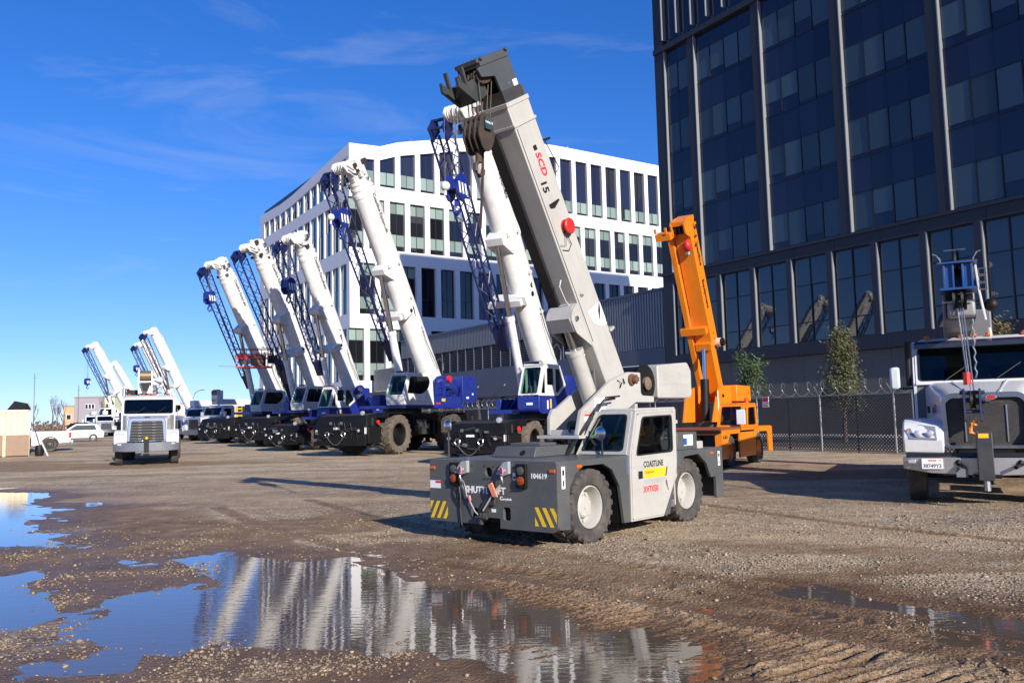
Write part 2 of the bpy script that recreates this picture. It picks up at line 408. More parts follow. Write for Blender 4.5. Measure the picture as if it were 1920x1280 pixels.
def ground(x, y):
    """height, mud share, wetness at a place in the yard"""
    z = 0.03*fbm(x, y, 6.0, 3) + 0.25*sst(44, 60, y)
    near = (np.hypot(x, y) < 26) & (y > 0)
    mud = np.zeros(x.shape); wet = np.zeros(x.shape)
    if near.any():
        X, Y = x[near], y[near]
        sd = np.max([sdist(X, Y, p) for p in PUD], axis=0)
        far = np.clip((np.hypot(X, Y)-4)/14, 0, 1)
        zz = np.where(sd > 0, -0.010-0.034*sst(0, 0.8, sd), 0.001+0.034*sst(0, 1.5, -sd))
        zz = zz + 0.026*fbm(X, Y, 0.7, 3) + 0.022*fbm(X, Y, 0.17, 3)
        dr = sdist(X, Y, RUTP, False)
        bx, by = 0.72, -0.69         # along the wheel track
        s = X*bx + Y*by; c = X*0.69 + Y*0.72                  # across: growing to the upper right
        cl = np.interp(s, [p[0]*bx+p[1]*by for p in RUTP], [p[0]*0.69+p[1]*0.72 for p in RUTP])
        off = cl - c                                          # distance to the near side of the rut edge
        band = sst(0.0, 0.08, off)*(1-sst(1.3, 1.9, off))*sst(-6.3, -5.4, s)
        bars = np.tanh(2.0*np.sin((0.50*X - 0.86*Y + 0.09*fbm(X, Y, 0.5, 2))*2*np.pi/0.125))
        brk = sst(-0.12, 0.12, fbm(X+3, Y, 0.35, 2)+0.05)
        zz = zz + band*(0.019*bars*(0.25+0.75*brk) + 0.020*sst(-5.0, -3.6, s))
        rim = np.exp(-(off/0.045)**2)*sst(-6.3, -5.7, s)
        zz = zz + rim*(0.020 + 0.11*np.abs(fbm(X, Y, 0.08, 2)))
        fo = np.exp(-((off+0.33)/0.05)**2)*(np.sin(s*2*np.pi/0.34) > 0.55)*(s > -5.0)
        zz = zz - 0.022*fo
        trk = np.zeros(X.shape)
        for tp in TRACKS:
            td = sdist(X, Y, tp, False); inb = np.exp(-(td/0.17)**4)
            zz = zz - inb*0.007 + inb*0.011*np.tanh(2*np.sin((0.66*X - 0.75*Y + 0.5*td)*2*np.pi/0.15))*(0.4+0.6*sst(-.1, .1, fbm(X, Y+5, 0.5, 2)))
            zz = zz + 0.010*np.exp(-((td-0.22)/0.05)**2)
            trk = np.maximum(trk, inb)
        z[near] = z[near]*0.3 + zz*(1-0.4*far)
        md = sdist(X, Y, MUDP)
        m = sst(-0.5, 0.35, md + 0.9*fbm(X, Y, 1.6, 4))
        m = np.maximum(m, sst(-0.9, 0.0, sd + 0.5*fbm(X, Y, 0.7, 3)))
        isl = sst(0.02, 0.16, fbm(X+9, Y+4, 1.7, 4))*sst(0.6, -1.2, X) if False else sst(0.02, 0.16, fbm(X+9, Y+4, 1.7, 4))*(1-sst(-1.2, 0.4, X))
        m = m*(1-0.75*isl)
        mud[near] = np.maximum(m, trk*0.7)
        wet[near] = np.clip(1-sst(0.0, 0.045, z[near]-WATER), 0, 1)
    fm = sst(0.05, 0.16, fbm(x*0.40, y, 4.0, 5))
    mud = np.maximum(mud, 0.80*fm*(y > 8)); mud = np.maximum(mud, 0.75*sst(0.08, 0.2, fbm(x*0.25+70, y*0.9, 9.0, 5))*(y > 14))
    return z, mud, wet

def build_ground():
    th = np.radians(np.concatenate([np.arange(-180, -42, 6.0), np.arange(-42, 42, 0.16), np.arange(42, 180, 6.0)]))
    r = [0.3, 1.5, 2.6, 3.2]
    while r[-1] < 2500: r.append(r[-1] + max(0.03, 0.0004*r[-1]**2 if r[-1] < 300 else 0.3*r[-1]))
    r = np.array(r); nr, nt = len(r), len(th)
    X = (r[:, None]*np.sin(th)[None]).ravel(); Y = (r[:, None]*np.cos(th)[None]).ravel()
    z, mud, wet = ground(X, Y)
    V = np.empty((nr*nt+1, 3)); V[:-1, 0] = X; V[:-1, 1] = Y; V[:-1, 2] = z; V[-1] = (0, 0, 0)
    i, j = np.meshgrid(np.arange(nr-1), np.arange(nt), indexing='ij'); j2 = (j+1) % nt
    Q = np.stack([i*nt+j, (i+1)*nt+j, (i+1)*nt+j2, i*nt+j2], -1).reshape(-1, 4)[:, ::-1]
    me = bpy.data.meshes.new('ground')
    me.vertices.add(len(V)); me.vertices.foreach_set('co', V.ravel())
    me.loops.add(Q.size); me.loops.foreach_set('vertex_index', Q.ravel().astype(np.int32))
    me.polygons.add(len(Q)); me.polygons.foreach_set('loop_start', np.arange(0, Q.size, 4, dtype=np.int32))
    me.polygons.foreach_set('use_smooth', np.ones(len(Q), bool))
    me.update(calc_edges=True); me.validate()
    for nm, arr in (('mud', mud), ('wet', wet)):
        a = me.attributes.new(nm, 'FLOAT', 'POINT'); a.data.foreach_set('value', np.append(arr, 0).astype(np.float32))
    m, n, l, b = nodes_of('gravel_and_mud')
    def N(t, **k):
        q = n.new(t)
        for a, v in k.items():
            if a in q.inputs: q.inputs[a].default_value = v
            else: setattr(q, a, v)
        return q
    def mixc(f, a, c, bt='MIX'):
        q = N('ShaderNodeMix', data_type='RGBA', blend_type=bt)
        for s, v in ((0, f), (6, a), (7, c)):
            if hasattr(v, 'is_linked'): l.new(v, q.inputs[s])
            else: q.inputs[s].default_value = v if s == 0 else (*v, 1)
        return q.outputs[2]
    tc = N('ShaderNodeTexCoord').outputs['Object']
    def noise(sc, det=6, ro=0.6, vec=None):
        q = N('ShaderNodeTexNoise', Scale=sc, Detail=det, Roughness=ro); l.new(vec or tc, q.inputs['Vector']); return q.outputs['Fac']
    def ramp(f, p0, p1, c0=(0,0,0), c1=(1,1,1)):
        q = N('ShaderNodeValToRGB'); e = q.color_ramp.elements
        e[0].position, e[1].position = p0, p1; e[0].color, e[1].color = (*c0, 1), (*c1, 1); l.new(f, q.inputs['Fac']); return q.outputs['Color']
    vo = N('ShaderNodeTexVoronoi', Scale=30.0, Randomness=1.0); l.new(tc, vo.inputs['Vector'])
    vb = N('ShaderNodeTexVoronoi', Scale=15.0, Randomness=1.0); l.new(tc, vb.inputs['Vector'])
    sep = N('ShaderNodeSeparateColor'); l.new(vo.outputs['Color'], sep.inputs[0])
    st = ramp(sep.outputs[0], 0.0, 1.0, (0.17, 0.138, 0.100), (0.93, 0.80, 0.60))
    gap = ramp(vo.outputs['Distance'], 0.35, 0.75, (1,1,1), (0.25,0.22,0.19))
    st = mixc(1.0, st, gap, 'MULTIPLY')
    sepb = N('ShaderNodeSeparateColor'); l.new(vb.outputs['Color'], sepb.inputs[0])
    st = mixc(0.35, st, ramp(sepb.outputs[1], 0.2, 0.9, (0.26,0.205,0.145), (0.68,0.56,0.40)))
    mpn = N('ShaderNodeMapping', Scale=(0.35, 1.0, 1.0)); l.new(tc, mpn.inputs['Vector'])
    big = ramp(noise(0.55, 8, 0.65, mpn.outputs[0]), 0.40, 0.68)
    sand = mixc(ramp(noise(60, 3), 0.3, 0.7), (0.49, 0.372, 0.238), (0.77, 0.61, 0.41))
    gr = mixc(big, st, sand)
    mudc = mixc(ramp(noise(3.5, 9, 0.7), 0.3, 0.72), (0.18, 0.116, 0.066), (0.42, 0.30, 0.185))
    mudc = mixc(ramp(noise(75, 3), 0.52, 0.70), mudc, (0.42, 0.32, 0.21))
    at = lambda s: N('ShaderNodeAttribute', attribute_name=s).outputs['Fac']
    am, aw = at('mud'), at('wet')
    mn = N('ShaderNodeMath', operation='ADD'); l.new(am, mn.inputs[0])
    ns = N('ShaderNodeMapRange'); ns.inputs['To Min'].default_value = -0.35; ns.inputs['To Max'].default_value = 0.35; l.new(noise(9, 6, 0.7), ns.inputs['Value'])
    l.new(ns.outputs[0], mn.inputs[1]); mf = ramp(mn.outputs[0], 0.3, 0.75)
    col = mixc(mf, gr, mudc)
    col = mixc(1.0, col, ramp(noise(2.6, 9, 0.78), 0.30, 0.70, (0.76, 0.73, 0.69), (1.16, 1.15, 1.13)), 'MULTIPLY')
    col = mixc(1.0, col, ramp(noise(0.8, 6, 0.7), 0.34, 0.62, (0.82, 0.78, 0.72), (1.18, 1.17, 1.15)), 'MULTIPLY')
    col = mixc(aw, col, mixc(1.0, col, (0.56, 0.47, 0.40), 'MULTIPLY'))
    l.new(col, b.inputs['Base Color'])
    rg = N('ShaderNodeMapRange'); rg.inputs['To Min'].default_value = 0.92; rg.inputs['To Max'].default_value = 0.42; l.new(aw, rg.inputs['Value']); l.new(rg.outputs[0], b.inputs['Roughness'])
    b.inputs['Specular IOR Level'].default_value = 0.3
    hsum = N('ShaderNodeMath', operation='MULTIPLY_ADD'); l.new(vo.outputs['Distance'], hsum.inputs[0]); hsum.inputs[1].default_value = -0.7; l.new(noise(45, 5), hsum.inputs[2])
    bp = N('ShaderNodeBump', Strength=0.9, Distance=0.03); l.new(hsum.outputs[0], bp.inputs['Height']); l.new(bp.outputs['Normal'], b.inputs['Normal'])
    me.materials.append(m)
    return struct(put('ground', me))
GROUND = build_ground()

def water_mat():
    m, n, l, b = nodes_of('puddle_water')
    n.remove(b); o = n['Material Output']
    gl = n.new('ShaderNodeBsdfGlossy'); gl.inputs['Roughness'].default_value = 0.012; gl.inputs['Color'].default_value = (0.93, 0.93, 0.93, 1)
    tr = n.new('ShaderNodeBsdfTransparent'); tr.inputs['Color'].default_value = (0.62, 0.50, 0.40, 1)
    fr = n.new('ShaderNodeFresnel'); fr.inputs['IOR'].default_value = 1.38
    ms = n.new('ShaderNodeMixShader')
    df = n.new('ShaderNodeBsdfDiffuse'); df.inputs['Color'].default_value = (0.30, 0.215, 0.14, 1)     # silt in the water
    body = n.new('ShaderNodeMixShader'); body.inputs[0].default_value = 0.42
    l.new(tr.outputs[0], body.inputs[1]); l.new(df.outputs[0], body.inputs[2])
    t = n.new('ShaderNodeTexCoord'); mp = n.new('ShaderNodeMapping'); mp.inputs['Scale'].default_value = (2.0, 7.0, 1)
    a = n.new('ShaderNodeTexNoise'); a.inputs['Scale'].default_value = 2.2; a.inputs['Detail'].default_value = 3
    bp = n.new('ShaderNodeBump'); bp.inputs['Strength'].default_value = 0.05; bp.inputs['Distance'].default_value = 0.02
    l.new(t.outputs['Object'], mp.inputs['Vector']); l.new(mp.outputs[0], a.inputs['Vector']); l.new(a.outputs['Fac'], bp.inputs['Height'])
    l.new(bp.outputs[0], gl.inputs['Normal']); l.new(bp.outputs[0], fr.inputs['Normal'])
    mr = n.new('ShaderNodeMath'); mr.operation = 'MULTIPLY'; mr.inputs[1].default_value = 1.3; mr.use_clamp = True
    l.new(fr.outputs[0], mr.inputs[0]); l.new(mr.outputs[0], ms.inputs[0]); l.new(body.outputs[0], ms.inputs[1]); l.new(gl.outputs[0], ms.inputs[2])
    l.new(ms.outputs[0], o.inputs['Surface'])
    return m
WATM = water_mat()
for x0, x1, y0, y1 in ((-17, -5.5, 10.6, 22.5), (-7.8, 1.95, 3.6, 10.58), (2.1, 5.2, 4.6, 8.4)):
    w = MB().add([(x0,y0,WATER),(x1,y0,WATER),(x1,y1,WATER),(x0,y1,WATER)], [(0,1,2,3)]).build('puddle', WATM, smooth=0)
    struct(w)

def stones():
    rs = np.random.RandomState(11)
    ico = bmesh.new(); bmesh.ops.create_icosphere(ico, subdivisions=1, radius=1.0)
    iv = np.array([v.co[:] for v in ico.verts]); fi = np.array([[v.index for v in f.verts] for f in ico.faces]); ico.free()
    n = 300000
    u = rs.rand(n); r = 3.9*(17/3.9)**(u**0.85); t = np.radians(rs.uniform(-38, 38, n))
    x, y = r*np.sin(t), r*np.cos(t)
    z, mud, wet = ground(x, y)
    clump = fbm(x, y, 0.7, 3)
    p = (0.10 + 0.30*(1-mud) + 0.75*sst(0.02, 0.2, clump))*(1-sst(9, 17, r))
    p = np.where(z < WATER-0.012, p*0.035, p)
    p = p*np.where((x > -0.6) & (mud > 0.5), 0.30, 1.0)
    keep = rs.rand(n) < p*0.34
    x, y, z, r, mud = x[keep], y[keep], z[keep], r[keep], mud[keep]; n = len(x)
    s = rs.gamma(1.8, 0.0022, n) + 0.0038 + 0.00045*np.maximum(r-5, 0); s = np.minimum(s, 0.024); s = np.where(rs.rand(n) < 0.012, s*2.0, s)
    V = iv[None]*(1+rs.uniform(-.25, .25, (n, len(iv), 1)))
    sc = np.stack([rs.uniform(.8, 1.5, n), rs.uniform(.7, 1.1, n), rs.uniform(.45, .85, n)], -1)
    V = V*sc[:, None]*s[:, None, None]
    a = rs.uniform(0, 6.28, n); ca, sa = np.cos(a)[:, None], np.sin(a)[:, None]
    V = np.stack([V[..., 0]*ca-V[..., 1]*sa, V[..., 0]*sa+V[..., 1]*ca, V[..., 2]], -1)
    V += np.stack([x, y, z+s*0.25], -1)[:, None]
    F = (fi[None]+np.arange(n)[:, None, None]*len(iv)).reshape(-1, 3)
    me = bpy.data.meshes.new('gravel_stones')
    me.vertices.add(V.size//3); me.vertices.foreach_set('co', V.ravel())
    me.loops.add(F.size); me.loops.foreach_set('vertex_index', F.ravel().astype(np.int32))
    me.polygons.add(len(F)); me.polygons.foreach_set('loop_start', np.arange(0, F.size, 3, dtype=np.int32))
    me.update(calc_edges=True)
    br = np.where(rs.rand(n) < 0.45+0.25*mud, rs.uniform(.15, .5, n), rs.uniform(.35, 1.0, n))
    at = me.attributes.new('tone', 'FLOAT', 'POINT'); at.data.foreach_set('value', np.repeat(br, len(iv)).astype(np.float32))
    m, nd, l, b = nodes_of('gravel_stone')
    q = nd.new('ShaderNodeAttribute'); q.attribute_name = 'tone'
    rp = nd.new('ShaderNodeValToRGB'); e = rp.color_ramp.elements; e[0].color = (0.10, 0.066, 0.040, 1); e[1].color = (0.40, 0.315, 0.215, 1)
    l.new(q.outputs['Fac'], rp.inputs['Fac']); l.new(rp.outputs['Color'], b.inputs['Base Color']); b.inputs['Roughness'].default_value = 0.8
    me.materials.append(m)
    return tag(put('gravel_stones', me), 'loose pale gravel stones scattered over the mud and around the puddles', 'gravel', kind='stuff')
stones()
def gz(x, y): return float(ground(np.array([x], float), np.array([y], float))[0][0])

# ---------------------------------------------------------------- buildings
NAVY = paint('navy_metal_cladding', (0.020, 0.024, 0.036), 0.6, 0.0, dirt=0.18, dcol=(0.03, 0.033, 0.04), scale=0.4)
JAMB = paint('pale_metal_reveal', (0.30, 0.315, 0.32), 0.4, 0.3, dirt=0.15)
CONC = paint('raw_concrete', (0.145, 0.135, 0.122), 0.85, dirt=0.6, dcol=(0.085, 0.08, 0.074), scale=0.35, bump=0.15)
SPAN = window_glass('navy_spandrel_glass', (0.017, 0.020, 0.044), 0.35, 0.05, 1.52)
VISN = window_glass('blind_backed_glass', (0.050, 0.078, 0.098), 0.4, 0.05, 1.52)
LOWG = window_glass('dark_lobby_glass', (0.022, 0.024, 0.036), 0.5, 0.02, 1.8)
MULL = flat('dark_mullion', (0.02, 0.022, 0.03), 0.4, 0.3)
PANEL = paint('white_facade_panel', (0.80, 0.79, 0.79), 0.5, dirt=0.10, dcol=(0.55, 0.53, 0.52), scale=0.25)
WGDARK = window_glass('office_glass_dark', (0.013, 0.014, 0.018), 0.5, 0.03, 1.55)
WGBLIND = window_glass('office_glass_blind', (0.23, 0.30, 0.265), 0.30, 0.06, 1.5)
WGSKY = window_glass('office_glass_sky', (0.030, 0.085, 0.11), 0.35, 0.02, 2.0)
CORR = paint('corrugated_grey', (0.21, 0.225, 0.25), 0.45, 0.3, dirt=0.2, scale=0.3)
SLATE = paint('plain_grey_cladding', (0.085, 0.10, 0.14), 0.5, 0.1, dirt=0.2, scale=0.3)
LOUV = flat('louver_dark', (0.02, 0.021, 0.024), 0.6)
GRID_RZ = R(-56.8)

def boxmesh(name, mat, a): return MB().box(*a).mesh(name, mat, 0)

def dark_tower():
    T = thing('office_tower', 'tall navy office tower with glass bays above a concrete base', 'building', (11.65, 60, 0), GRID_RZ)
    XR = 48
    MB().box(-0.68, 60, 0.62, 40, 0.0, 46.4).build('core', NAVY, T, smooth=0)
    # concrete base in cast panels
    x = -0.68; i = 0
    while x < XR:
        w = 5.86
        MB().box(x, x+w-0.02, 0.30, 0.61, 0, 4.94).build('concrete_panel', CONC, T, smooth=0); x += w
    # storey with tall windows
    wins = [(0.30, 1.30), (1.90, 2.55)] + [(4.85+2.92*k, 2.55) for k in range(15)]
    wins = [(a, min(w, 2.55)) for a, w in wins]
    edges = [-0.68] + [e for a, w in wins for e in (a, a+w)] + [XR]
    for i in range(0, len(edges), 2):
        if edges[i+1]-edges[i] > 0.02: MB().box(edges[i], edges[i+1]-0.0, 0.0, 0.61, 5.74, 10.96).build('pier_panel', NAVY, T, smooth=0)
    x = -0.68
    for i in range(17):
        x1 = min(XR, -0.68 + 2.92*(i+1))
        MB().box(x, x1-0.015, 0.0, 0.61, 4.96, 5.735).build('sill_panel', NAVY, T, smooth=0)
        MB().box(x, x1-0.015, 0.0, 0.61, 10.965, 11.62).build('head_panel', NAVY, T, smooth=0); x = x1
    cache = {}
    for a, w in wins:
        k = round(w, 2)
        if k not in cache:
            f = MB(); f.box(0.07, 0.12, 0.17, 0.30, 5.745, 10.955).box(w-0.05, w-0.002, 0.17, 0.30, 5.745, 10.955).box(0.12, w-0.05, 0.17, 0.30, 5.745, 5.81).box(0.12, w-0.05, 0.17, 0.30, 10.89, 10.955)
            f.box(w/2-0.03, w/2+0.03, 0.17, 0.30, 5.81, 10.89)
            for z in (6.95, 9.25): f.box(0.12, w/2-0.03, 0.18, 0.30, z-0.03, z+0.03).box(w/2+0.03, w-0.05, 0.18, 0.30, z-0.03, z+0.03)
            cache[k] = (f.mesh('window', MULL, 0), boxmesh('window_reveal', JAMB, (0.0, 0.068, 0.0, 0.31, 5.745, 10.955)),
                        [boxmesh('pane', LOWG, (x0, x1, 0.235, 0.25, z0, z1)) for x0, x1 in ((0.12, w/2-0.03), (w/2+0.03, w-0.05)) for z0, z1 in ((5.81, 6.92), (6.98, 9.22), (9.28, 10.89))])
        fm, rv, ps = cache[k]
        o = put('window', fm, T, (a, 0, 0)); put('window_reveal', rv, o)
        for p in ps:
            q = put('pane', p, o); q.rotation_euler = (random.uniform(-.002, .002), 0, random.uniform(-.002, .002))
    # ledge
    MB().box(-0.68, XR, -0.10, 0.61, 11.63, 11.80).build('ledge', NAVY, T, smooth=0)
    MB().box(-0.68, XR, -0.13, 0.61, 28.55, 28.95).build('ledge', NAVY, T, smooth=0)
    # curtain wall
    strips = [0.30, 3.30] + [9.17+5.87*k for k in range(7)]
    for a in [-0.68] + [s-0.64 for s in strips[1:]]:
        b = {-0.68: 0.30}.get(a, a+0.64)
        MB().box(a, b, 0.0, 0.61, 11.81, 28.54).build('pilaster', NAVY, T, smooth=0)
    RV = boxmesh('light_fin', JAMB, (0.002, 0.06, -0.02, 0.30, 11.81, 28.54))
    meshes = {}
    for i, s in enumerate(strips):
        put('light_fin', RV, T, (s, 0, 0))
        e = (strips[i+1] if i+1 < len(strips) else XR) - 0.65
        n = 2 if i == 0 else 4; x0 = s+0.075; W = (e-x0)/n
        for k in range(4):
            z = 11.72 + 4.42*k - (0.18*max(0, k-3))
            for c in range(n):
                key = (n, round(W, 2))
                if key not in meshes:
                    meshes[key] = [boxmesh('vision_pane', VISN, (0.03, W-0.08, 0.235, 0.26, 0.12+d, 2.34)) for d in (0.1, 0.1, 0.1, 0.45, 0.8)] + [boxmesh('spandrel_panel', SPAN, (0.004, W-0.006, 0.22, 0.25, 2.40, 4.39)), MB().box(W-0.075, W-0.006, 0.21, 0.30, 0.1, 2.38).box(0.004, W-0.08, 0.22, 0.30, 2.34, 2.39).mesh('mullion', MULL, 0), boxmesh('vision_base', SPAN, (0.004, W-0.08, 0.262, 0.30, 0.06, 2.33))]
                ms = meshes[key]
                j = random.choice((0, 0, 1, 2, 3, 4)) if k != 1 else random.choice((0, 0, 0, 3))
                loc = (x0 + c*W, 0, z)
                p = put('spandrel_panel', ms[5], T, loc)
                q = put('vision_pane', ms[j], p); q.rotation_euler = (random.uniform(-.006, .006), 0, random.uniform(-.006, .006))
                put('mullion', ms[6], p); put('vision_base', ms[7], p)
    for k in range(1, 4):       # dark joint at each floor
        MB().box(-0.70, XR, 0.195, 0.21, 11.70+4.42*k, 11.76+4.42*k).build('floor_joint', MULL, T, smooth=0)
    # closely finned upper storeys
    FN = boxmesh('upper_fin', JAMB, (0, 0.07, -0.12, 0.34, 29.4, 46.2)); GP = boxmesh('upper_glass', SPAN, (0.07, 1.475, 0.30, 0.34, 28.95, 46.2))
    for k in range(32):
        put('upper_fin', FN, T, (0.26+1.475*k, 0, 0)); put('upper_glass', GP, T, (0.26+1.475*k, 0, 0))
    MB().box(-0.68, 0.26, 0.0, 0.61, 28.96, 46.4).build('pilaster', NAVY, T, smooth=0)
    return T
dark_tower()

ROOF = [(0, 37.3), (4.3, 37.5), (7.0, 38.5), (15.65, 40.5), (24, 41.8), (33, 42.35), (60, 42.4)]
def roofz(s): return float(np.interp(s, [a for a, b in ROOF], [b for a, b in ROOF]))
def white_block():
    T = thing('office_block', 'white office block with tall paired windows and sloping parapet behind the cranes', 'building', (-20.47, 104, 0), R(33.2))
    L, D = 58.0, 39.2
    MB().prism([(0.55, 0), (L-0.5, 0), (L-0.5, 42.0), (33, 42.0), (15.6, 40.1), (7, 38.1), (0.55, 36.9)], 0.75, D-0.5, 'y').build('core', MULL, T, smooth=0)
    P = 2.96
    rows = [(31.75, None, 1.32), (23.7, 30.3, -0.26), (15.15, 21.8, 1.32), (6.6, 13.3, -0.26)]
    bands = [(30.3, 32.1), (21.8, 23.7), (13.3, 15.15), (0.0, 6.6)]
    rows[0] = (32.1, None, 1.32)
    for z0, z1 in bands:
        x = 0.0
        while x < L-0.01:
            w = min(2*P, L-x)
            MB().box(x+(0.0 if x == 0 else 0.012), x+w, 0.0, 0.55, z0, z1).build('facade_panel', PANEL, T, smooth=0); x += w
    fc = {}
    def frame(w, z0, za, zb, style):
        key = (round(w, 2), z0, round(za, 2), round(zb, 2), style)
        if key in fc: return fc[key]
        f = MB()
        f.prism([(0.002, z0+.002), (w-.002, z0+.002), (w-.002, zb-.002), (0.002, za-.002)], 0.50, 0.54, 'y')     # dark sheet behind the panes
        f.box(w/2-0.03, w/2+0.03, 0.40, 0.499, z0+.01, min(za, zb)-.05).box(.004, w-.004, 0.42, 0.499, z0+.004, z0+.07)
        fr = f.mesh('window', MULL, 0); ps = []
        def pane(x0, x1, a, b, mat, nm='pane'): ps.append((nm, boxmesh(nm, mat, (x0, x1, 0.455, 0.485, a, b))))
        h0, h1 = 0.05, w-0.05; m0, m1 = w/2-0.04, w/2+0.04
        if style == 'pair':          # two storeys: blinds at the top and the bottom, spandrel and shade painted dark between
            z1 = min(za, zb)
            for a, b in ((h0, m0), (m1, h1)):
                pane(a, b, z1-1.50, z1-0.08, WGBLIND); pane(a, b, z0+0.75, z0+2.25, WGBLIND); pane(a, b, z0+0.09, z0+0.70, WGDARK)
            pane(h0, h1, z0+2.35, z1-1.60, WGDARK, 'spandrel')
        elif style == 'dark':
            z1 = min(za, zb)
            for a, b in ((h0, m0), (m1, h1)): pane(a, b, z0+0.09, z0+2.4, WGDARK); pane(a, b, z0+2.45, z1-0.08, WGDARK)
        elif style == 'attic':
            for a, b in ((h0, m0), (m1, h1)): pane(a, b, z0+0.45, z0+2.1, WGBLIND); pane(a, b, z0+0.09, z0+0.42, WGDARK)
            ps.append(('spandrel', MB().prism([(h0, z0+2.15), (h1, z0+2.15), (h1, zb-0.06), (h0, za-0.06)], 0.455, 0.485, 'y').mesh('spandrel', SPAN, 0)))
        elif style == 'sky':
            zz = z0 + (min(za, zb)-z0)*0.52
            pane(h0, h1, z0+0.09, zz-0.02, WGSKY); pane(h0, h1, zz+0.02, min(za, zb)-0.06, WGSKY)
        fc[key] = (fr, ps); return fc[key]
    def window(parent, loc, rot, w, z0, za, zb, style):
        fr, ps = frame(w, z0, za, zb, style)
        o = put('window', fr, parent, loc, rot)
        for nm, p in ps:
            q = put(nm, p, o); q.rotation_euler = (random.uniform(-.002, .002), 0, random.uniform(-.002, .002))
    for r, (z0, z1, off) in enumerate(rows):
        xs = []; x = off
        while x < L-2.3:
            a = max(0.0, x); xs.append((a, x+2.22)); x += P
        prev = 0.0
        for a, e in xs + [(L, L)]:
            if a-prev > 0.02:
                if r == 0:
                    MB().prism([(prev, 32.1), (a, 32.1), (a, roofz(a)-1.85), (prev, roofz(prev)-1.85)], 0, 0.55, 'y').build('pier', PANEL, T, smooth=0)
                else: MB().box(prev, a, 0, 0.55, z0, z1).build('pier', PANEL, T, smooth=0)
            prev = e
        for a, e in xs:
            if r == 3 and a > 9: continue
            if r == 0: window(T, (a, 0, 0), (0, 0, 0), e-a, z0, roofz(a)-1.85, roofz(e)-1.85, 'attic')
            else: window(T, (a, 0, 0), (0, 0, 0), e-a, z0, z1, z1, 'pair' if (r == 1 or a < 9) else 'dark')
    x = 0.0
    cuts = [0.0, 4.3, 7.0, 11.3, 15.65, 20, 24, 28.5, 33, 38, 43, 48, 53, 58]
    for a, e in zip(cuts[:-1], cuts[1:]):
        MB().prism([(a+(0.012 if a else 0), roofz(a)-1.85), (e, roofz(e)-1.85), (e, roofz(e)), (a+(0.012 if a else 0), roofz(a))], 0, 0.55, 'y').build('parapet_panel', PANEL, T, smooth=0)
    # left side, seen along its deep white fins
    lroof = lambda t: float(np.interp(t, [0, 26, 39.2], [37.3, 35.6, 36.2]))
    Q = 2.8
    lrows = [(31.9, None), (23.7, 30.2), (15.15, 21.7), (6.6, 13.3)]
    S = T
    for z0, z1 in ((30.2, 31.9), (21.7, 23.7), (13.3, 15.15), (0, 6.6)):
        for k in range(7): MB().box(0.0, 0.55, 0.551+k*5.6+(0.01 if k else 0), min(D, 0.55+(k+1)*5.6), z0, z1).build('facade_panel', PANEL, S, smooth=0)
    for k in range(7):
        a, e = 0.551+k*5.6, min(D, 0.55+(k+1)*5.6)
        MB().prism([(a, lroof(a)-1.55), (e, lroof(e)-1.55), (e, lroof(e)), (a, lroof(a))], 0.0, 0.55, 'x').build('parapet_panel', PANEL, S, smooth=0)
    for r, (z0, z1) in enumerate(lrows):
        prev = 0.551
        for k in range(14):
            a = 1.05+Q*k; e = a+2.25
            za, zb = (lroof(a)-1.56, lroof(e)-1.56) if z1 is None else (z1, z1)
            if k < 13:
                MB().box(0.0, 0.55, prev, a, z0+0.002, min(za, zb)-0.002).build('fin', PANEL, S, smooth=0)
                window(S, (-0.24, e, 0), (0, 0, R(-90)), 2.25, z0, min(za, zb), min(za, zb), 'sky')
            else: MB().box(0.0, 0.55, prev, D, z0+0.002, min(za, lroof(D)-1.56)-0.002).build('fin', PANEL, S, smooth=0)
            prev = e
    for a in (9.0, 13.6, 36.0):
        b = MB(); z = roofz(a); b.tube((a, 1.5, z-.3), (a+0.6, 1.5, z+0.9), 0.05, 6).tube((a+1.2, 1.5, z-.3), (a+0.6, 1.5, z+0.9), 0.05, 6); b.build('roof_bracket', GALV, T)
    return T
white_block()

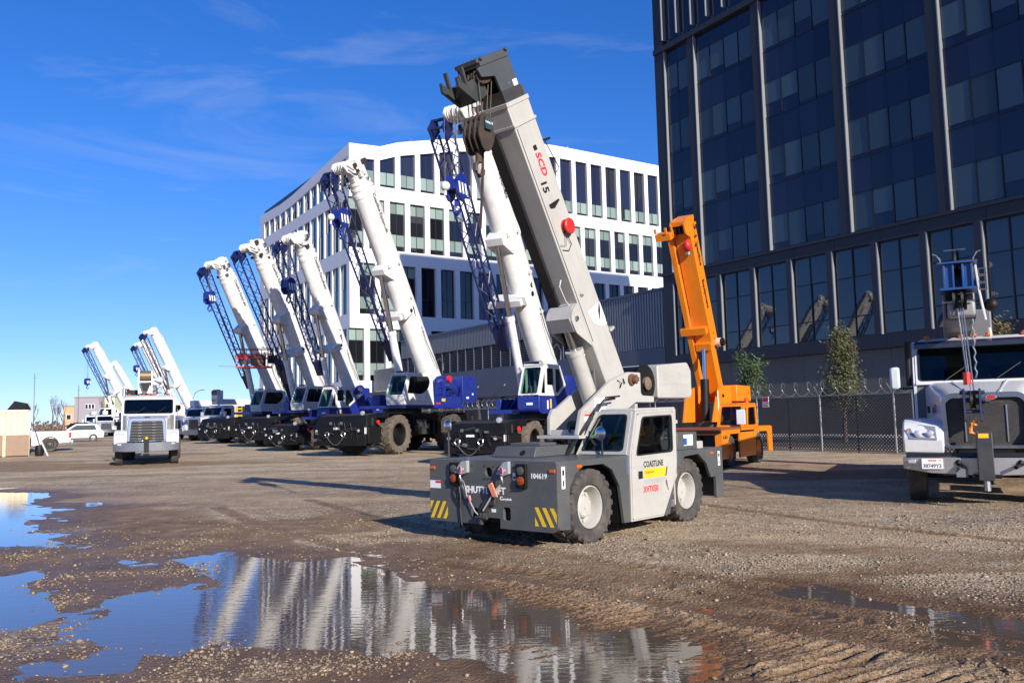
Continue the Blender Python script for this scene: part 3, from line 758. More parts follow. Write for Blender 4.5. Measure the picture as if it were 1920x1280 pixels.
def low_hall():
    T = thing('service_hall', 'low dark hall with ribbed cladding and a louvre band beside the navy tower', 'building', (11.65, 60, 0), GRID_RZ)
    x0, x1 = -46.0, -0.72
    MB().box(x0+0.1, x1-0.05, 0.62, 22, 0.0, 10.7).build('core', SLATE, T, smooth=0)
    b = MB(); x = x0; n = 0
    pr = []
    while x < x1-0.3:                                        # ribs of the cladding
        bot = 8.75 if x < -12 else 6.5
        b.box(x, x+0.16, 0.30, 0.61, bot, 10.75).box(x+0.16, x+0.30, 0.37, 0.61, bot, 10.75); x += 0.30
    b.build('ribbed_cladding', CORR, T, smooth=0)
    MB().box(x0-.05, x1, 0.22, 0.9, 10.76, 10.95).build('roof_edge', SLATE, T, smooth=0)
    lm = MB()
    for k in range(13): lm.bar((0.04, 0.42, 6.55+0.165*k), (1.64, 0.42, 6.55+0.165*k), 0.14, 0.02, (0, -0.6, 1))
    LM = lm.mesh('louvre', CORR, 0); BK = boxmesh('louvre_back', LOUV, (0.0, 1.7, 0.52, 0.61, 6.45, 8.74)); PO = boxmesh('louvre_post', SLATE, (-0.04, 0.04, 0.30, 0.51, 6.45, 8.74))
    x = x0
    while x < -12.2:
        o = put('louvre_post', PO, T, (x, 0, 0)); put('louvre', LM, o); put('louvre_back', BK, o); x += 1.7
    x = x0
    while x < x1-1:
        w = min(4.5, x1-x); MB().box(x+0.015, x+w, 0.26, 0.61, 3.6, 6.44 if x+w < -12 else 6.47).build('wall_panel', SLATE, T, smooth=0); x += w
    for k in range(11): MB().box(x0+0.5+4.2*k, x0+1.0+4.2*k, 0.30, 0.61, 0, 3.59).build('column', CONC, T, smooth=0)
    for k in range(8): MB().sphere((x0+3+5.0*k, 0.12, 4.6), 0.14, 8, (1, 1, 0.5)).tube((x0+3+5.0*k, 0.12, 4.6), (x0+3+5.0*k, 0.26, 4.75), 0.03, 6).build('wall_lamp', GALV, T)
    return T
low_hall()

def annex():
    T = thing('annex', 'small grey ribbed annex with teal windows at the foot of the white block', 'building', (11.65, 60, 0), GRID_RZ)
    MB().box(-53.5, -46.6, 0.2, 14, 0, 7.9).build('core', SLATE, T, smooth=0)
    b = MB(); x = -53.5
    while x < -46.9: b.box(x, x+0.14, 0.06, 0.19, 0, 7.9); x += 0.28
    b.build('ribbed_cladding', CORR, T, smooth=0)
    for k in range(3): MB().box(-52.8+2.1*k, -51.0+2.1*k, 0.0, 0.055, 2.2, 5.2).build('window', WGSKY, T, smooth=0)
    W = thing('retaining_wall', 'plain concrete wall standing in front of the white block behind the cranes', 'wall', (11.65, 60, 0), GRID_RZ)
    for k in range(4): MB().box(-54+5.0*k, -49.02+5.0*k, -2.4, -2.1, 0, 4.9).build('concrete_panel', CONC, W, smooth=0)
annex()

# ---------------------------------------------------------------- fence along the tower side
def meshwire(name, col, sc):
    m, n, l, b = nodes_of(name)
    o = n['Material Output']; b.inputs['Base Color'].default_value = (*col, 1); b.inputs['Roughness'].default_value = 0.5
    t = n.new('ShaderNodeTexCoord'); facs = []
    for a in (45, -45):
        mp = n.new('ShaderNodeMapping'); mp.inputs['Rotation'].default_value = (0, R(a), 0); l.new(t.outputs['Object'], mp.inputs['Vector'])
        w = n.new('ShaderNodeTexWave'); w.inputs['Scale'].default_value = sc; w.bands_direction = 'X'; l.new(mp.outputs[0], w.inputs['Vector'])
        g = n.new('ShaderNodeMath'); g.operation = 'GREATER_THAN'; g.inputs[1].default_value = 0.62; l.new(w.outputs['Fac'], g.inputs[0]); facs.append(g.outputs[0])
    mx = n.new('ShaderNodeMath'); mx.operation = 'MAXIMUM'; l.new(facs[0], mx.inputs[0]); l.new(facs[1], mx.inputs[1])
    tr = n.new('ShaderNodeBsdfTransparent'); ms = n.new('ShaderNodeMixShader')
    l.new(mx.outputs[0], ms.inputs[0]); l.new(tr.outputs[0], ms.inputs[1]); l.new(b.outputs[0], ms.inputs[2]); l.new(ms.outputs[0], o.inputs['Surface'])
    return m
CHAIN = meshwire('chain_link', (0.035, 0.036, 0.037), 3.4)

def fence():
    # local x runs along the fence towards the right of the photograph
    F = thing('chain_link_fence', 'dark chain-link fence with coiled razor wire and forked posts', 'fence', (11.9, 31.65, 0), GRID_RZ)
    XA, XB, SP = -46, 18, 3.05
    n = int((XB-XA)/SP)
    panel = MB().box(0.03, SP-0.03, -0.004, 0.004, 0.05, 2.12)
    PM = MB().add([(0.03, 0, 0.05), (SP-0.03, 0, 0.05), (SP-0.03, 0, 2.1), (0.03, 0, 2.1)], [(0, 1, 2, 3)]).mesh('chain_link_panel', CHAIN, 0)
    post = MB().tube((0, 0, 0), (0, 0, 2.16), 0.038, 8).tube((0, 0, 2.14), (0.0, -0.26, 2.52), 0.02, 6).tube((0, 0, 2.14), (0.0, 0.26, 2.52), 0.02, 6)
    post2 = MB().tube((0, 0, 0), (0, 0, 2.16), 0.038, 8).tube((0, 0, 2.12), (-0.24, 0, 2.5), 0.022, 6).tube((0, 0, 2.12), (0.24, 0, 2.5), 0.022, 6)
    PO = post2.mesh('post', GALV); rail = MB().tube((0, 0, 2.13), (SP, 0, 2.13), 0.026, 6).mesh('top_rail', GALV); lrail = MB().tube((0, 0, 0.06), (SP, 0, 0.06), 0.018, 5).mesh('bottom_wire', GALV)
    mid = MB().tube((0, 0, 0), (0, 0, 2.1), 0.03, 6).mesh('middle_post', DARKS)
    coil = MB(); pts = []
    turns = 5
    for i in range(turns*14+1):
        a = 2*math.pi*i/14
        pts.append((SP*i/(turns*14), 0.27*math.cos(a), 2.42 + 0.27*math.sin(a)))
    coil.path(pts, 0.013, 4)
    CM = coil.mesh('razor_wire_coil', GALV)
    for k in range(n):
        x = XA + SP*k
        p = put('post', PO, F, (x, 0, 0))
        put('chain_link_panel', PM, F, (x, 0, 0)); put('top_rail', rail, F, (x, 0, 0)); put('bottom_wire', lrail, F, (x, 0, 0)); put('razor_wire_coil', CM, F, (x, 0, 0))
        put('middle_post', mid, F, (x+SP/2, 0.06, 0))
    return F
fence()
# street behind the fence
STRIP = paint('street_asphalt', (0.06, 0.06, 0.062), 0.9, dirt=0.4, scale=0.6, bump=0.2)
KERB = paint('kerb_concrete', (0.42, 0.40, 0.37), 0.85, dirt=0.35, scale=0.8)
def strip(name, y0, y1, z0, z1, mat):
    o = MB().box(-60, 40, y0, y1, z0, z1).build(name, mat, None, smooth=0)
    o.location = (11.9, 31.65, 0); o.rotation_euler = (0, 0, GRID_RZ); return struct(o)
strip('road', 3.0, 10.6, -0.2, 0.03, STRIP)
strip('kerb', 2.75, 2.99, -0.2, 0.16, KERB)
strip('pavement', 10.61, 15.3, -0.2, 0.15, KERB)

# ---------------------------------------------------------------- wheels
WM = {}
def tyre_mesh(r, w, nl, style, mat):
    """tyre about the y axis, centred; style 'lug' deep slanted bars, 'otr' blocky chevrons, 'road' ribs"""
    b = MB(); h = w/2; t = 0.05*r if style != 'road' else 0.0; rr = r-t; ri = r*0.56
    b.lathe([(ri, -h*0.62), (ri*1.06, -h*0.86), (r*0.74, -h), (r*0.88, -h*0.97), (rr*0.965, -h*0.86), (rr, -h*0.6), (rr*1.005, 0), (rr, h*0.6), (rr*0.965, h*0.86), (r*0.88, h*0.97), (r*0.74, h), (ri*1.06, h*0.86), (ri, h*0.62)], n=40)
    P = lambda rad, y, a: (rad*math.cos(a), y, rad*math.sin(a))
    if style == 'road':
        for k in range(5):
            y = -h*0.72 + k*h*0.36
            b.lathe([(rr*0.99, y-h*0.14), (r+0.008, y-h*0.13), (r+0.008, y+h*0.13), (rr*0.99, y+h*0.14)], n=40)
    else:
        da = 2*math.pi/nl; wd = da*0.5
        sl = 0.9*da if style == 'lug' else 0.7*da
        for s in (-1, 1):
            for k in range(nl):
                a0 = k*da + (da/2 if s > 0 else 0)
                pts = [(0.03, a0), (0.55, a0+sl*0.6), (0.93, a0+sl)]
                lo, hi = [], []
                for y, a in pts:
                    e = 1.0 if y < 0.9 else 0.985
                    lo.append((P(rr*0.97*(1 if y < .9 else .97), s*h*y, a-wd/2), P(rr*0.97*(1 if y < .9 else .97), s*h*y, a+wd/2)))
                    hi.append((P(r*e, s*h*y, a-wd*0.40), P(r*e, s*h*y, a+wd*0.40)))
                y, a = 0.99, a0+sl*1.02
                lo.append((P(r*0.86, s*h*0.95, a-wd/2), P(r*0.86, s*h*0.95, a+wd/2))); hi.append((P(r*0.87, s*h*1.02, a-wd*.4), P(r*0.87, s*h*1.02, a+wd*.4)))
                v = []
                for i in range(4): v += [lo[i][0], lo[i][1], hi[i][1], hi[i][0]]
                f = [(0, 1, 2, 3)] + [(12, 15, 14, 13)]
                for i in range(3):
                    q = i*4
                    f += [(q, q+4, q+5, q+1), (q+1, q+5, q+6, q+2), (q+2, q+6, q+7, q+3), (q+3, q+7, q+4, q)]
                b.add(v, f)
    return b.mesh('tyre', mat, 35)

def rim_mesh(r, w, mat, dish, holes=8):
    b = MB(); h = w/2; ri = r*0.57; d = h*(0.82-dish*1.35)
    b.lathe([(ri, -h*0.8), (ri*0.98, h*0.80), (ri*0.93, h*0.84), (ri*0.90, h*0.78), (ri*0.86, h*0.4), (ri*0.80, d), (ri*0.56, d+0.01), (ri*0.53, d+0.03), (ri*0.50, d+0.34*h), (ri*0.44, d+0.42*h), (ri*0.14, d+0.44*h), (ri*0.12, d+0.50*h), (0.001, d+0.50*h)], n=32)
    for k in range(holes):
        a = 2*math.pi*k/holes; b.tube((ri*0.66*math.cos(a), d, ri*0.66*math.sin(a)), (ri*0.66*math.cos(a), d+0.03, ri*0.66*math.sin(a)), 0.022*r/0.47, 6)
    return b.mesh('rim', mat, 40)

def wheel(parent, x, y, r, w, side=1, style='lug', rmat=None, tmat=None, dish=0.5, nl=22, steer=0.0, z=None, name='wheel'):
    key = (r, w, style, rmat.name, (tmat or RUBBER).name, dish)
    if key not in WM: WM[key] = (tyre_mesh(r, w, nl, style, tmat or RUBBER), rim_mesh(r, w, rmat, dish))
    o = sub(name, parent, (x, y, r-0.012 if z is None else z), (0, random.uniform(0, 6), steer + (0 if side > 0 else math.pi)))
    put('tyre', WM[key][0], o); put('rim', WM[key][1], o)
    return o

def at(o, loc, rot=(0, 0, 0)): o.location = loc; o.rotation_euler = rot; return o

def decal(name, parent, o, ax, ay, w, h, mat):
    ax, ay, o = Vector(ax), Vector(ay), Vector(o)
    return MB().add([o, o+ax*w, o+ax*w+ay*h, o+ay*h], [(0, 1, 2, 3)]).build(name, mat, parent, smooth=0)

# ---------------------------------------------------------------- grey and cream carry-deck crane in the foreground
def carry_deck():
    T = thing('carry_deck_crane', 'grey and cream carry-deck crane with raised box boom, nearest machine in the yard', 'crane', (0.962, 11.95, 0.0), R(-130.22))
    LX, UZ = (-1, 0, 0), (0, 0, 1)
    # ---- front body
    fb = MB(); fb.plate([(-1.06, .27), (-.19, .27), (-.19, .36), (.17, .36), (.17, .24), (.98, .24), (1.06, .30), (1.06, 1.03), (1.03, 1.065), (-1.06, 1.065)], [rrect(.22, .34, .34, .50, .03), rrect(-.32, -.2, .34, .47, .03), rrect(-.07, .05, .86, .98, .058, 4)], (1.965, 0, 0), (0, 1, 0), (0, 0, 1), 0.05)
    F = fb.build('front_plate', GREYP, T, bev=0.006, smooth=0)
    MB().box(1.90, 1.93, -0.95, 0.95, .30, .99).build('bulkhead', BLACKP, T, smooth=0)
    # ---- left and right sides with wheel arches
    front_side = [(1.94, .27), (1.72, .25), (1.72, .74), (1.60, .90), (1.42, .985), (1.0, .985), (.80, .90), (.64, .68), (.55, .20), (.41, .20), (.41, 1.06), (1.94, 1.06)]
    rear_side = [(-.88, 1.06), (-.83, .72), (-.44, .19), (-.62, .20), (-.76, .58), (-.90, .82), (-1.10, .97), (-1.52, .99), (-1.76, .84), (-1.90, .62), (-2.06, .62), (-2.06, .30), (-2.30, .30), (-2.30, 1.06)]
    for s, nm in ((1, 'left'), (-1, 'right')):
        y = 1.02*s
        MB().plate(front_side, [], (0, y, 0), (1, 0, 0), (0, 0, 1), 0.05).build('front_fender', GREYP, T, bev=0.006, smooth=0)
        MB().plate(rear_side, [], (0, y, 0), (1, 0, 0), (0, 0, 1), 0.05).build('rear_fender', GREYP, T, bev=0.006, smooth=0)
        for ar, nmx in (([(1.73, .74), (1.61, .90), (1.42, .99), (1.0, .99), (.80, .905), (.63, .68), (.54, .20)], 'a'), ([(-.62, .20), (-.76, .585), (-.90, .825), (-1.10, .975), (-1.52, .995), (-1.77, .845), (-1.91, .62)], 'b')):
            b = MB(); o2 = [(x, z) for x, z in ar]; i2 = [(x, z+0.02) for x, z in ar]
            for (x0, z0), (x1, z1) in zip(o2[:-1], o2[1:]):
                b.hexa([(x0, .45*s, z0), (x1, .45*s, z1), (x1, .99*s, z1), (x0, .99*s, z0)], [(x0, .45*s, z0+.018), (x1, .45*s, z1+.018), (x1, .99*s, z1+.018), (x0, .99*s, z0+.018)])
            b.build('arch_liner', BLACKP, T, smooth=0, fix=True)
    MB().box(-2.30, -2.25, -.99, .99, .30, 1.06).build('rear_plate', GREYP, T, bev=0.006)
    # ---- deck
    MB().box(.42, 1.935, -1.04, 1.04, 1.02, 1.062).build('deck', GREYP, T, bev=0.004)
    MB().box(-2.26, .415, -1.04, .18, 1.0, 1.055).box(-2.26, -.90, .181, 1.04, 1.0, 1.055).build('rear_deck', GREYP, T, bev=0.004)
    b = MB(); b.hexa([(1.24, -.62, 1.064), (1.24, .12, 1.064), (.2, .12, 1.064), (.2, -.62, 1.064)], [(1.16, -.6, 1.20), (1.16, .10, 1.20), (.2, .10, 1.20), (.2, -.6, 1.20)]); b.build('deck_box', GREYP, T, bev=0.008)
    MB().box(.62, .98, -.5, .02, 1.202, 1.24).build('deck_hatch', GREYP, T, bev=0.004)
    MB().tube((1.215, -.08, 1.12), (1.225, -.08, 1.125), 0.035, 12).build('deck_hole', BLACKF, T)
    # ---- chassis, axles
    c = MB().box(-2.2, 1.85, -.42, .42, .38, .98).tube((1.18, -.7, .46), (1.18, .7, .46), .11, 10).tube((-1.28, -.7, .46), (-1.28, .7, .46), .11, 10)
    c.box(-.75, .45, -.95, -.45, .3, .98); c.build('chassis', BLACKP, T, smooth=0)
    for x in (1.18, -1.28):
        for s in (1, -1): wheel(T, x, .80*s, .475, .38, s, 'lug', CREAM, RUBBER, 0.62, 22)
    # ---- front details
    for y0 in (-.66, .46):
        L = MB().box(1.992, 2.03, y0, y0+.16, .74, 1.03).box(2.03, 2.045, y0+.01, y0+.15, .75, .76).build('lamp_box', BLACKP, T, bev=0.004)
        MB().lathe([(.055, 2.03), (.052, 2.05), (.03, 2.058), (.001, 2.06)], (0, y0+.08, .83), 'x', 14).build('indicator', flat('shaded_amber_lens', (.26, .05, .01), .25), L)  # amber darkened so the lens colour carries the shade of the front
        MB().lathe([(.052, 2.03), (.05, 2.045), (.03, 2.05), (.001, 2.05)], (0, y0+.08, .95), 'x', 14).build('headlight', flat('smoked_lens', (.08, .075, .07), .1), L)
    for y0, y1 in ((-.55, -.33), (.16, .36)):
        k = MB().plate([(y0, .90), (y0+.05, .98), (y0+.12, 1.05), (y1, 1.06), (y1, .91), (y1-.06, .885)], [], (2.02, 0, 0), (0, 1, 0), (0, 0, 1), 0.05).build('tow_lug', paint('pale_grey_lug', (.34, .36, .38), .45, dirt=.2), T, bev=0.004)
        ym = (y0+y1)/2+.01
        pts = [(2.06+.03*math.cos(a), ym+.045*math.cos(a), .93+.05*math.sin(a)) for a in [R(-60+30*i) for i in range(11)]]
        MB().path(pts, .013, 6).tube((2.05, ym-.06, .955), (2.07, ym+.06, .955), .014, 8).build('shackle', paint('worn_pink_shackle', (.62, .28, .30), .5, dirt=.3), k)
        MB().path([(2.07, ym, .90), (2.075, ym+.005, .86), (2.07, ym+.015, .82), (2.06, ym+.01, .79)], .012, 6).build('shackle_hook', STEEL, k)
    # slings and rope hanging over the plate
    rope = paint('frayed_grey_rope', (.40, .38, .35), .8, dirt=.4)
    MB().path([(2.05, -.42, .82), (2.03, -.43, .76), (2.03, -.36, .63), (2.03, -.30, .55), (2.03, -.22, .43), (2.04, -.15, .39)], .009, 6).path([(2.05, -.43, .82), (2.06, -.38, .80), (2.04, -.37, .74), (2.03, -.36, .64)], .008, 6).build('rope', rope, T)
    MB().path([(2.01, -.58, .74), (2.01, -.60, .66), (2.01, -.58, .58), (2.01, -.52, .52), (2.01, -.49, .45), (2.01, -.48, .33), (2.005, -.47, .24)], .012, 6).path([(2.01, -.49, .45), (2.015, -.48, .60), (2.015, -.50, .72)], .012, 6).build('air_hose', CABLE, T)
    MB().path([(2.03, -.31, .62), (2.035, -.29, .56)], .017, 6).build('rope_clamp', paint('pink_rubber', (.62, .22, .2), .6), T)
    sl = MB().hexa([(2.0, .02, .52), (2.0, .11, .52), (2.03, .11, .52), (2.03, .02, .52)], [(2.0, .0, .78), (2.0, .09, .82), (2.03, .09, .82), (2.03, .0, .78)])
    sl.hexa([(2.0, -.14, .44), (2.0, -.05, .42), (2.03, -.05, .42), (2.03, -.14, .44)], [(2.0, -.05, .58), (2.0, .07, .60), (2.03, .07, .60), (2.03, -.05, .58)]); sl.build('black_strap', paint('oily_strap', (.022, .02, .02), .7, dirt=.3), T, fix=True)
    MB().hexa([(2.055, .13, .63), (2.055, .20, .63), (2.08, .20, .63), (2.08, .13, .63)], [(2.055, .05, .77), (2.055, .11, .80), (2.08, .11, .80), (2.08, .05, .77)]).build('orange_tag', paint('salmon_tag', (.80, .26, .14), .6), T)
    MB().path([(2.05, .26, .80), (2.05, .22, .76), (2.06, .17, .72), (2.05, .02, .55), (2.05, -.06, .45)], .012, 6).build('rope', rope, T)
    hk = MB().box(1.99, 2.04, -.16, -.06, .32, .42).tube((2.04, -.20, .36), (2.04, .0, .36), .022, 8).tube((2.02, -.12, .27), (2.02, -.12, .42), .03, 10); hk.build('hitch', DARKS, T, bev=0.004)
    MB().box(1.985, 1.993, .03, .10, .43, .47).build('stencil_dots', WHITEF, T)
    for y, z in ((-.28, 1.0), (-.06, 1.0), (.09, 1.0), (-.06, .84), (.0, .84), (.40, .98)): MB().tube((1.985, y, z), (2.002, y, z), .011, 8).build('bolt', DARKS, T)
    for k, (y0, y1, lean) in enumerate(((-1.05, -.73, 1), (.72, 1.045, -1))):   # hazard stripes
        for i in range(-1, 4):
            a0, a1 = y0 + i*.115, y0 + i*.115 + .06
            q = []
            z0, z1 = .305, .525; sh = .12*lean
            poly = [(a0, z0), (a1, z0), (a1+sh, z1), (a0+sh, z1)]
            # clip to the decal's ends
            poly2 = []
            def cut(P_, f, val, keep):
                out = []
                for j in range(len(P_)):
                    A, B_ = P_[j-1], P_[j]; ia, ib = keep(A[0]), keep(B_[0])
                    if ia != ib:
                        t = (val-A[0])/(B_[0]-A[0]); out.append((val, A[1]+t*(B_[1]-A[1])))
                    if ib: out.append(B_)
                return out
            poly = cut(poly, 0, y0, lambda v: v >= y0); poly = cut(poly, 0, y1, lambda v: v <= y1) if poly else poly
            if len(poly) > 2: MB().add([(1.9925, a, z) for a, z in poly], [tuple(range(len(poly)))]).build('hazard_stripe', YELLOW, T, smooth=0, fix=False)
    write('SHUTTLELIFT', .118, (1.992, -.42, .655), (0, 1, 0), UZ, WHITEF, F, bold=.004, sx=.98)
    write('C', .06, (1.992, .17, .585), (0, 1, 0), UZ, WHITEF, F, bold=.003); write('arrydeck', .04, (1.992, .215, .585), (0, 1, 0), UZ, WHITEF, F, bold=.001)
    write('104619', .085, (1.992, .665, .862), (0, 1, 0), UZ, WHITEF, F, bold=.0025, sx=.9, space=1.1)
    for y0, z0, w, h, m in ((-1.055, .69, .2, .1, WHITEF), (-.955, .755, .1, .03, REDF), (.385, .83, .055, .09, WHITEF), (.395, .85, .03, .03, BLACKF)): decal('warning_decal', F, (1.9915+(.001 if m != WHITEF else 0), y0, z0), (0, 1, 0), UZ, w, h, m)
    for y in (-1.04, .955): MB().box(1.99, 2.005, y, y+.085, .935, .975).build('side_marker', AMBER, T, bev=0.003)
    for x in (1.48, -1.98): MB().box(x, x+.10, 1.044, 1.058, .965, 1.005).build('side_marker', AMBER, T, bev=0.003)
    for x, z, w, h in ((1.88, .74, .07, .26), (-2.14, .78, .07, .22)): decal('warning_decal', T, (x, 1.0465, z), LX, UZ, w, h, WHITEF); decal('warning_symbol', T, (x-.015, 1.0475, z+h*.6), LX, UZ, w*.55, h*.25, BLACKF); decal('warning_symbol', T, (x-.02, 1.0475, z+h*.12), LX, UZ, w*.4, h*.25, BLACKF)
    decal('data_plate', T, (.47, 1.0465, .82), LX, UZ, .055, .22, flat('blue_grey_plate', (.10, .12, .20), .4))
    m = MB().tube((1.79, -.90, 1.06), (1.79, -.90, 1.47), .012, 8); m.build('mirror_post', DARKS, T)
    MB().sphere((1.80, -.90, 1.50), .075, 12, (.5, .9, 1.1)).build('mirror', CHROME, T)
    # ---- cab
    cab = sub('cab', T)
    side_out = [(.38, 1.06), (.20, 1.64), (-.88, 1.66), (-.86, .72), (-.44, .19), (.39, .20)]
    win = roundpoly([(.23, 1.055), (.045, 1.55), (-.72, 1.57), (-.72, 1.07)], .06)
    door = [(.355, .22), (.345, 1.05), (.165, 1.60), (-.80, 1.625), (-.80, .76), (-.44, .215)]
    MB().plate(side_out, [shrink(door, -.004)], (0, 1.02, 0), (1, 0, 0), (0, 0, 1), 0.05).build('cab_frame', CREAM, cab, smooth=0)
    D = MB().plate(roundpoly(door, [.03, .05, .06, .06, .05, .05]), [win], (0, 1.03, 0), (1, 0, 0), (0, 0, 1), 0.05).build('door', CREAM, T, bev=0.008, smooth=0)
    MB().plate(shrink(win, .004), [], (0, 1.03, 0), (1, 0, 0), (0, 0, 1), 0.008).build('side_window', clear_glass('smoky_glass', (.42, .48, .46)), D, smooth=0)
    MB().plate(shrink(win, -.022), [shrink(win, .012)], (0, 1.058, 0), (1, 0, 0), (0, 0, 1), 0.012).build('window_seal', CABLE, D, smooth=0)
    MB().plate(shrink(roundpoly([(.26, 1.01), (.07, 1.585), (-.76, 1.605), (-.76, 1.03)], .06), -.006), [shrink(roundpoly([(.26, 1.01), (.07, 1.585), (-.76, 1.605), (-.76, 1.03)], .06), .008)], (0, 1.056, 0), (1, 0, 0), (0, 0, 1), 0.006).build('door_pressing', CREAM, D, smooth=0)
    MB().box(.10, .20, 1.056, 1.068, .74, .84).build('door_handle', CABLE, D, bev=0.006)
    write('COASTLINE', .112, (.06, 1.056, .885), LX, UZ, BLACKF, D, bold=.0022, sx=.88)
    MB().add([(.05, 1.0565, .735), (-.50, 1.0565, .735), (-.545, 1.0565, .862), (.05, 1.0565, .862)], [(0, 1, 2, 3)]).build('yellow_label', YELLOW, D, smooth=0)
    write('Equipment', .055, (.03, 1.0575, .80), LX, UZ, flat('brown_print', (.28, .15, .02), .5), D)
    MB().add([(-.505, 1.0575, .735), (-.53, 1.0575, .735), (-.575, 1.0575, .862), (-.55, 1.0575, .862)], [(0, 1, 2, 3)]).build('label_bar', BLACKF, D, smooth=0)
    [decal('fine_print', D, (.05-.15*i, 1.0565, .695-.0*i), LX, UZ, .12, .012, flat('grey_print', (.35, .35, .37), .6)) for i in range(4)]
    for i in range(3): decal('fine_print', D, (.03-.15*i, 1.0565, .67), LX, UZ, .12, .012, MATS['grey_print'])
    write('XV7X50', .115, (.08, 1.056, .55), LX, UZ, REDF, D, bold=.003, sx=.95)
    MB().path([(-.52, 1.06, .68), (-.53, 1.065, .62), (-.57, 1.06, .54)], .006, 5).build('door_cable', CABLE, D)
    # windscreen side, roof, back, inner side
    ax = Vector((0, 1, 0)); ay = Vector((.20-.38, 0, .58)).normalized()
    hw = roundpoly([(.27, .06), (.93, .06), (.93, .55), (.50, .55)], .05)
    MB().plate([(.20, 0), (.995, 0), (.995, .605), (.45, .605)], [hw], (.37, 0, 1.062), ax, ay, .04).build('windscreen_frame', CREAM, cab, smooth=0)
    MB().plate(shrink(hw, .004), [], (.37, 0, 1.062), ax, ay, .008).build('windscreen', GLASS, cab, smooth=0)
    MB().plate(shrink(hw, -.015), [shrink(hw, .01)], (.394, 0, 1.066), ax, ay, .01).build('windscreen_seal', CABLE, cab, smooth=0)
    MB().hexa([(.20, .47, 1.64), (.20, 1.045, 1.64), (-.88, 1.045, 1.655), (-.88, .47, 1.655)], [(.19, .48, 1.675), (.19, 1.04, 1.675), (-.87, 1.04, 1.69), (-.87, .48, 1.69)]).build('roof', CREAM, cab, bev=0.012)
    bw = rrect(.32, .92, 1.15, 1.55, .05)
    MB().plate([(.20, .3), (.995, .3), (.995, 1.65), (.45, 1.65)], [bw], (-.865, 0, 0), (0, 1, 0), (0, 0, 1), .03).build('cab_back', CREAM, cab, smooth=0)
    MB().plate(shrink(bw, .003), [], (-.865, 0, 0), (0, 1, 0), (0, 0, 1), .006).build('rear_window', clear_glass('smoky_glass', (.42, .48, .46)), cab, smooth=0)
    inn = MB()   # inner side leans in at the top
    for x0, x1 in ((.37, .25), (-.35, -.40), (-.80, -.86)): inn.bar((x0, .20, 1.06), (x1, .47, 1.64), .05, .04)
    inn.box(-.85, .38, .19, .23, .25, 1.06); inn.build('cab_inner_posts', CREAM, cab)
    MB().add([(.36, .205, 1.07), (-.84, .205, 1.07), (-.84, .465, 1.63), (.24, .465, 1.63)], [(0, 1, 2, 3)]).build('inner_window', clear_glass('smoky_glass', (.42, .48, .46)), cab, smooth=0)
    MB().box(-.84, .36, .24, .99, .28, .34).box(.28, .36, .24, .99, .34, 1.04).build('cab_floor', INTER, cab)
    MB().box(-.55, -.05, .38, .86, .62, .74).box(-.70, -.56, .38, .86, .66, 1.30).build('seat', SEATM, cab, bev=0.03)
    MB().path([(.10+.03*math.cos(a), .62+.17*math.cos(a), 1.08+.17*math.sin(a)) for a in [2*math.pi*i/16 for i in range(17)]], .014, 6).tube((.25, .62, 1.0), (.10, .62, 1.08), .02, 6).build('steering_wheel', CABLE, cab)
    for i in range(4): MB().tube((.02-.03*i, .87, .92), (-.0-.03*i, .88, 1.12), .008, 6).sphere((-.0-.03*i, .88, 1.13), .018, 8).build('lever', RED if i % 2 else CABLE, cab)
    MB().tube((.42, .64, 1.06), (.42, .64, 1.50), .014, 8).build('mirror_stalk', CABLE, T)
    MB().sphere((.45, .64, 1.35), .095, 14, (.35, .95, 1.0)).build('round_mirror', CHROME, T)
    MB().path([(.58, .16, 1.06), (.46, .26, 1.30), (.20, .42, 1.66), (.05, .45, 1.80), (-.2, .46, 1.83)], .02, 6).path([(.60, .20, 1.06), (.48, .30, 1.30), (.22, .46, 1.66), (.07, .50, 1.84), (-.3, .48, 1.86)], .014, 6).build('hose_bundle', CABLE, T)
    MB().box(-1.05, -.89, .62, .98, 1.45, 1.50).build('rear_shelf', CREAM, T, bev=.005)
    MB().box(-1.62, -1.02, .30, .98, 1.056, 1.32).build('engine_box', GREYP, T, bev=0.015)
    decal('warning_decal', T, (-1.20, .9825, 1.12), LX, UZ, .28, .16, WHITEF); decal('warning_symbol', T, (-1.20, .9835, 1.13), LX, UZ, .10, .1, flat('decal_blue', (.02, .09, .30), .5))
    MB().box(-1.86, -1.68, .55, .95, 1.056, 1.17).build('fuel_cap_box', CREAM, T, bev=0.01)
    # ---- turret
    MB().lathe([(.46, 1.056), (.46, 1.16), (.40, 1.17), (.40, 1.28), (.001, 1.28)], (-.35, 0, 0), 'z', 28).build('turntable', DARKS, T)
    MB().box(-1.1, .52, -.40, .34, 1.281, 1.325).build('turret_base', CREAM, T, bev=.004)
    near = [(.49, 1.326), (.38, 1.66), (-.37, 2.09), (-.85, 2.23), (-1.20, 2.23), (-1.20, 1.92), (-1.25, 1.88), (-1.58, 1.87), (-1.58, 1.78), (-1.05, 1.78), (-.80, 1.68), (-.95, 1.326)]
    far = [(.29, 1.326), (.29, 1.57), (.2, 1.70), (.12, 1.70), (-.40, 1.98), (-.85, 2.23), (-1.20, 2.23), (-1.20, 1.92), (-1.58, 1.87), (-1.58, 1.78), (-1.05, 1.78), (-.80, 1.68), (-.95, 1.326)]
    P1 = MB().plate(roundpoly(near, .02), [], (0, .26, 0), (1, 0, 0), (0, 0, 1), .05).build('turret_plate', CREAM, T, bev=.004, smooth=0)
    MB().plate(roundpoly(far, .02), [], (0, -.36, 0), (1, 0, 0), (0, 0, 1), .05).build('turret_plate', CREAM, T, bev=.004, smooth=0)
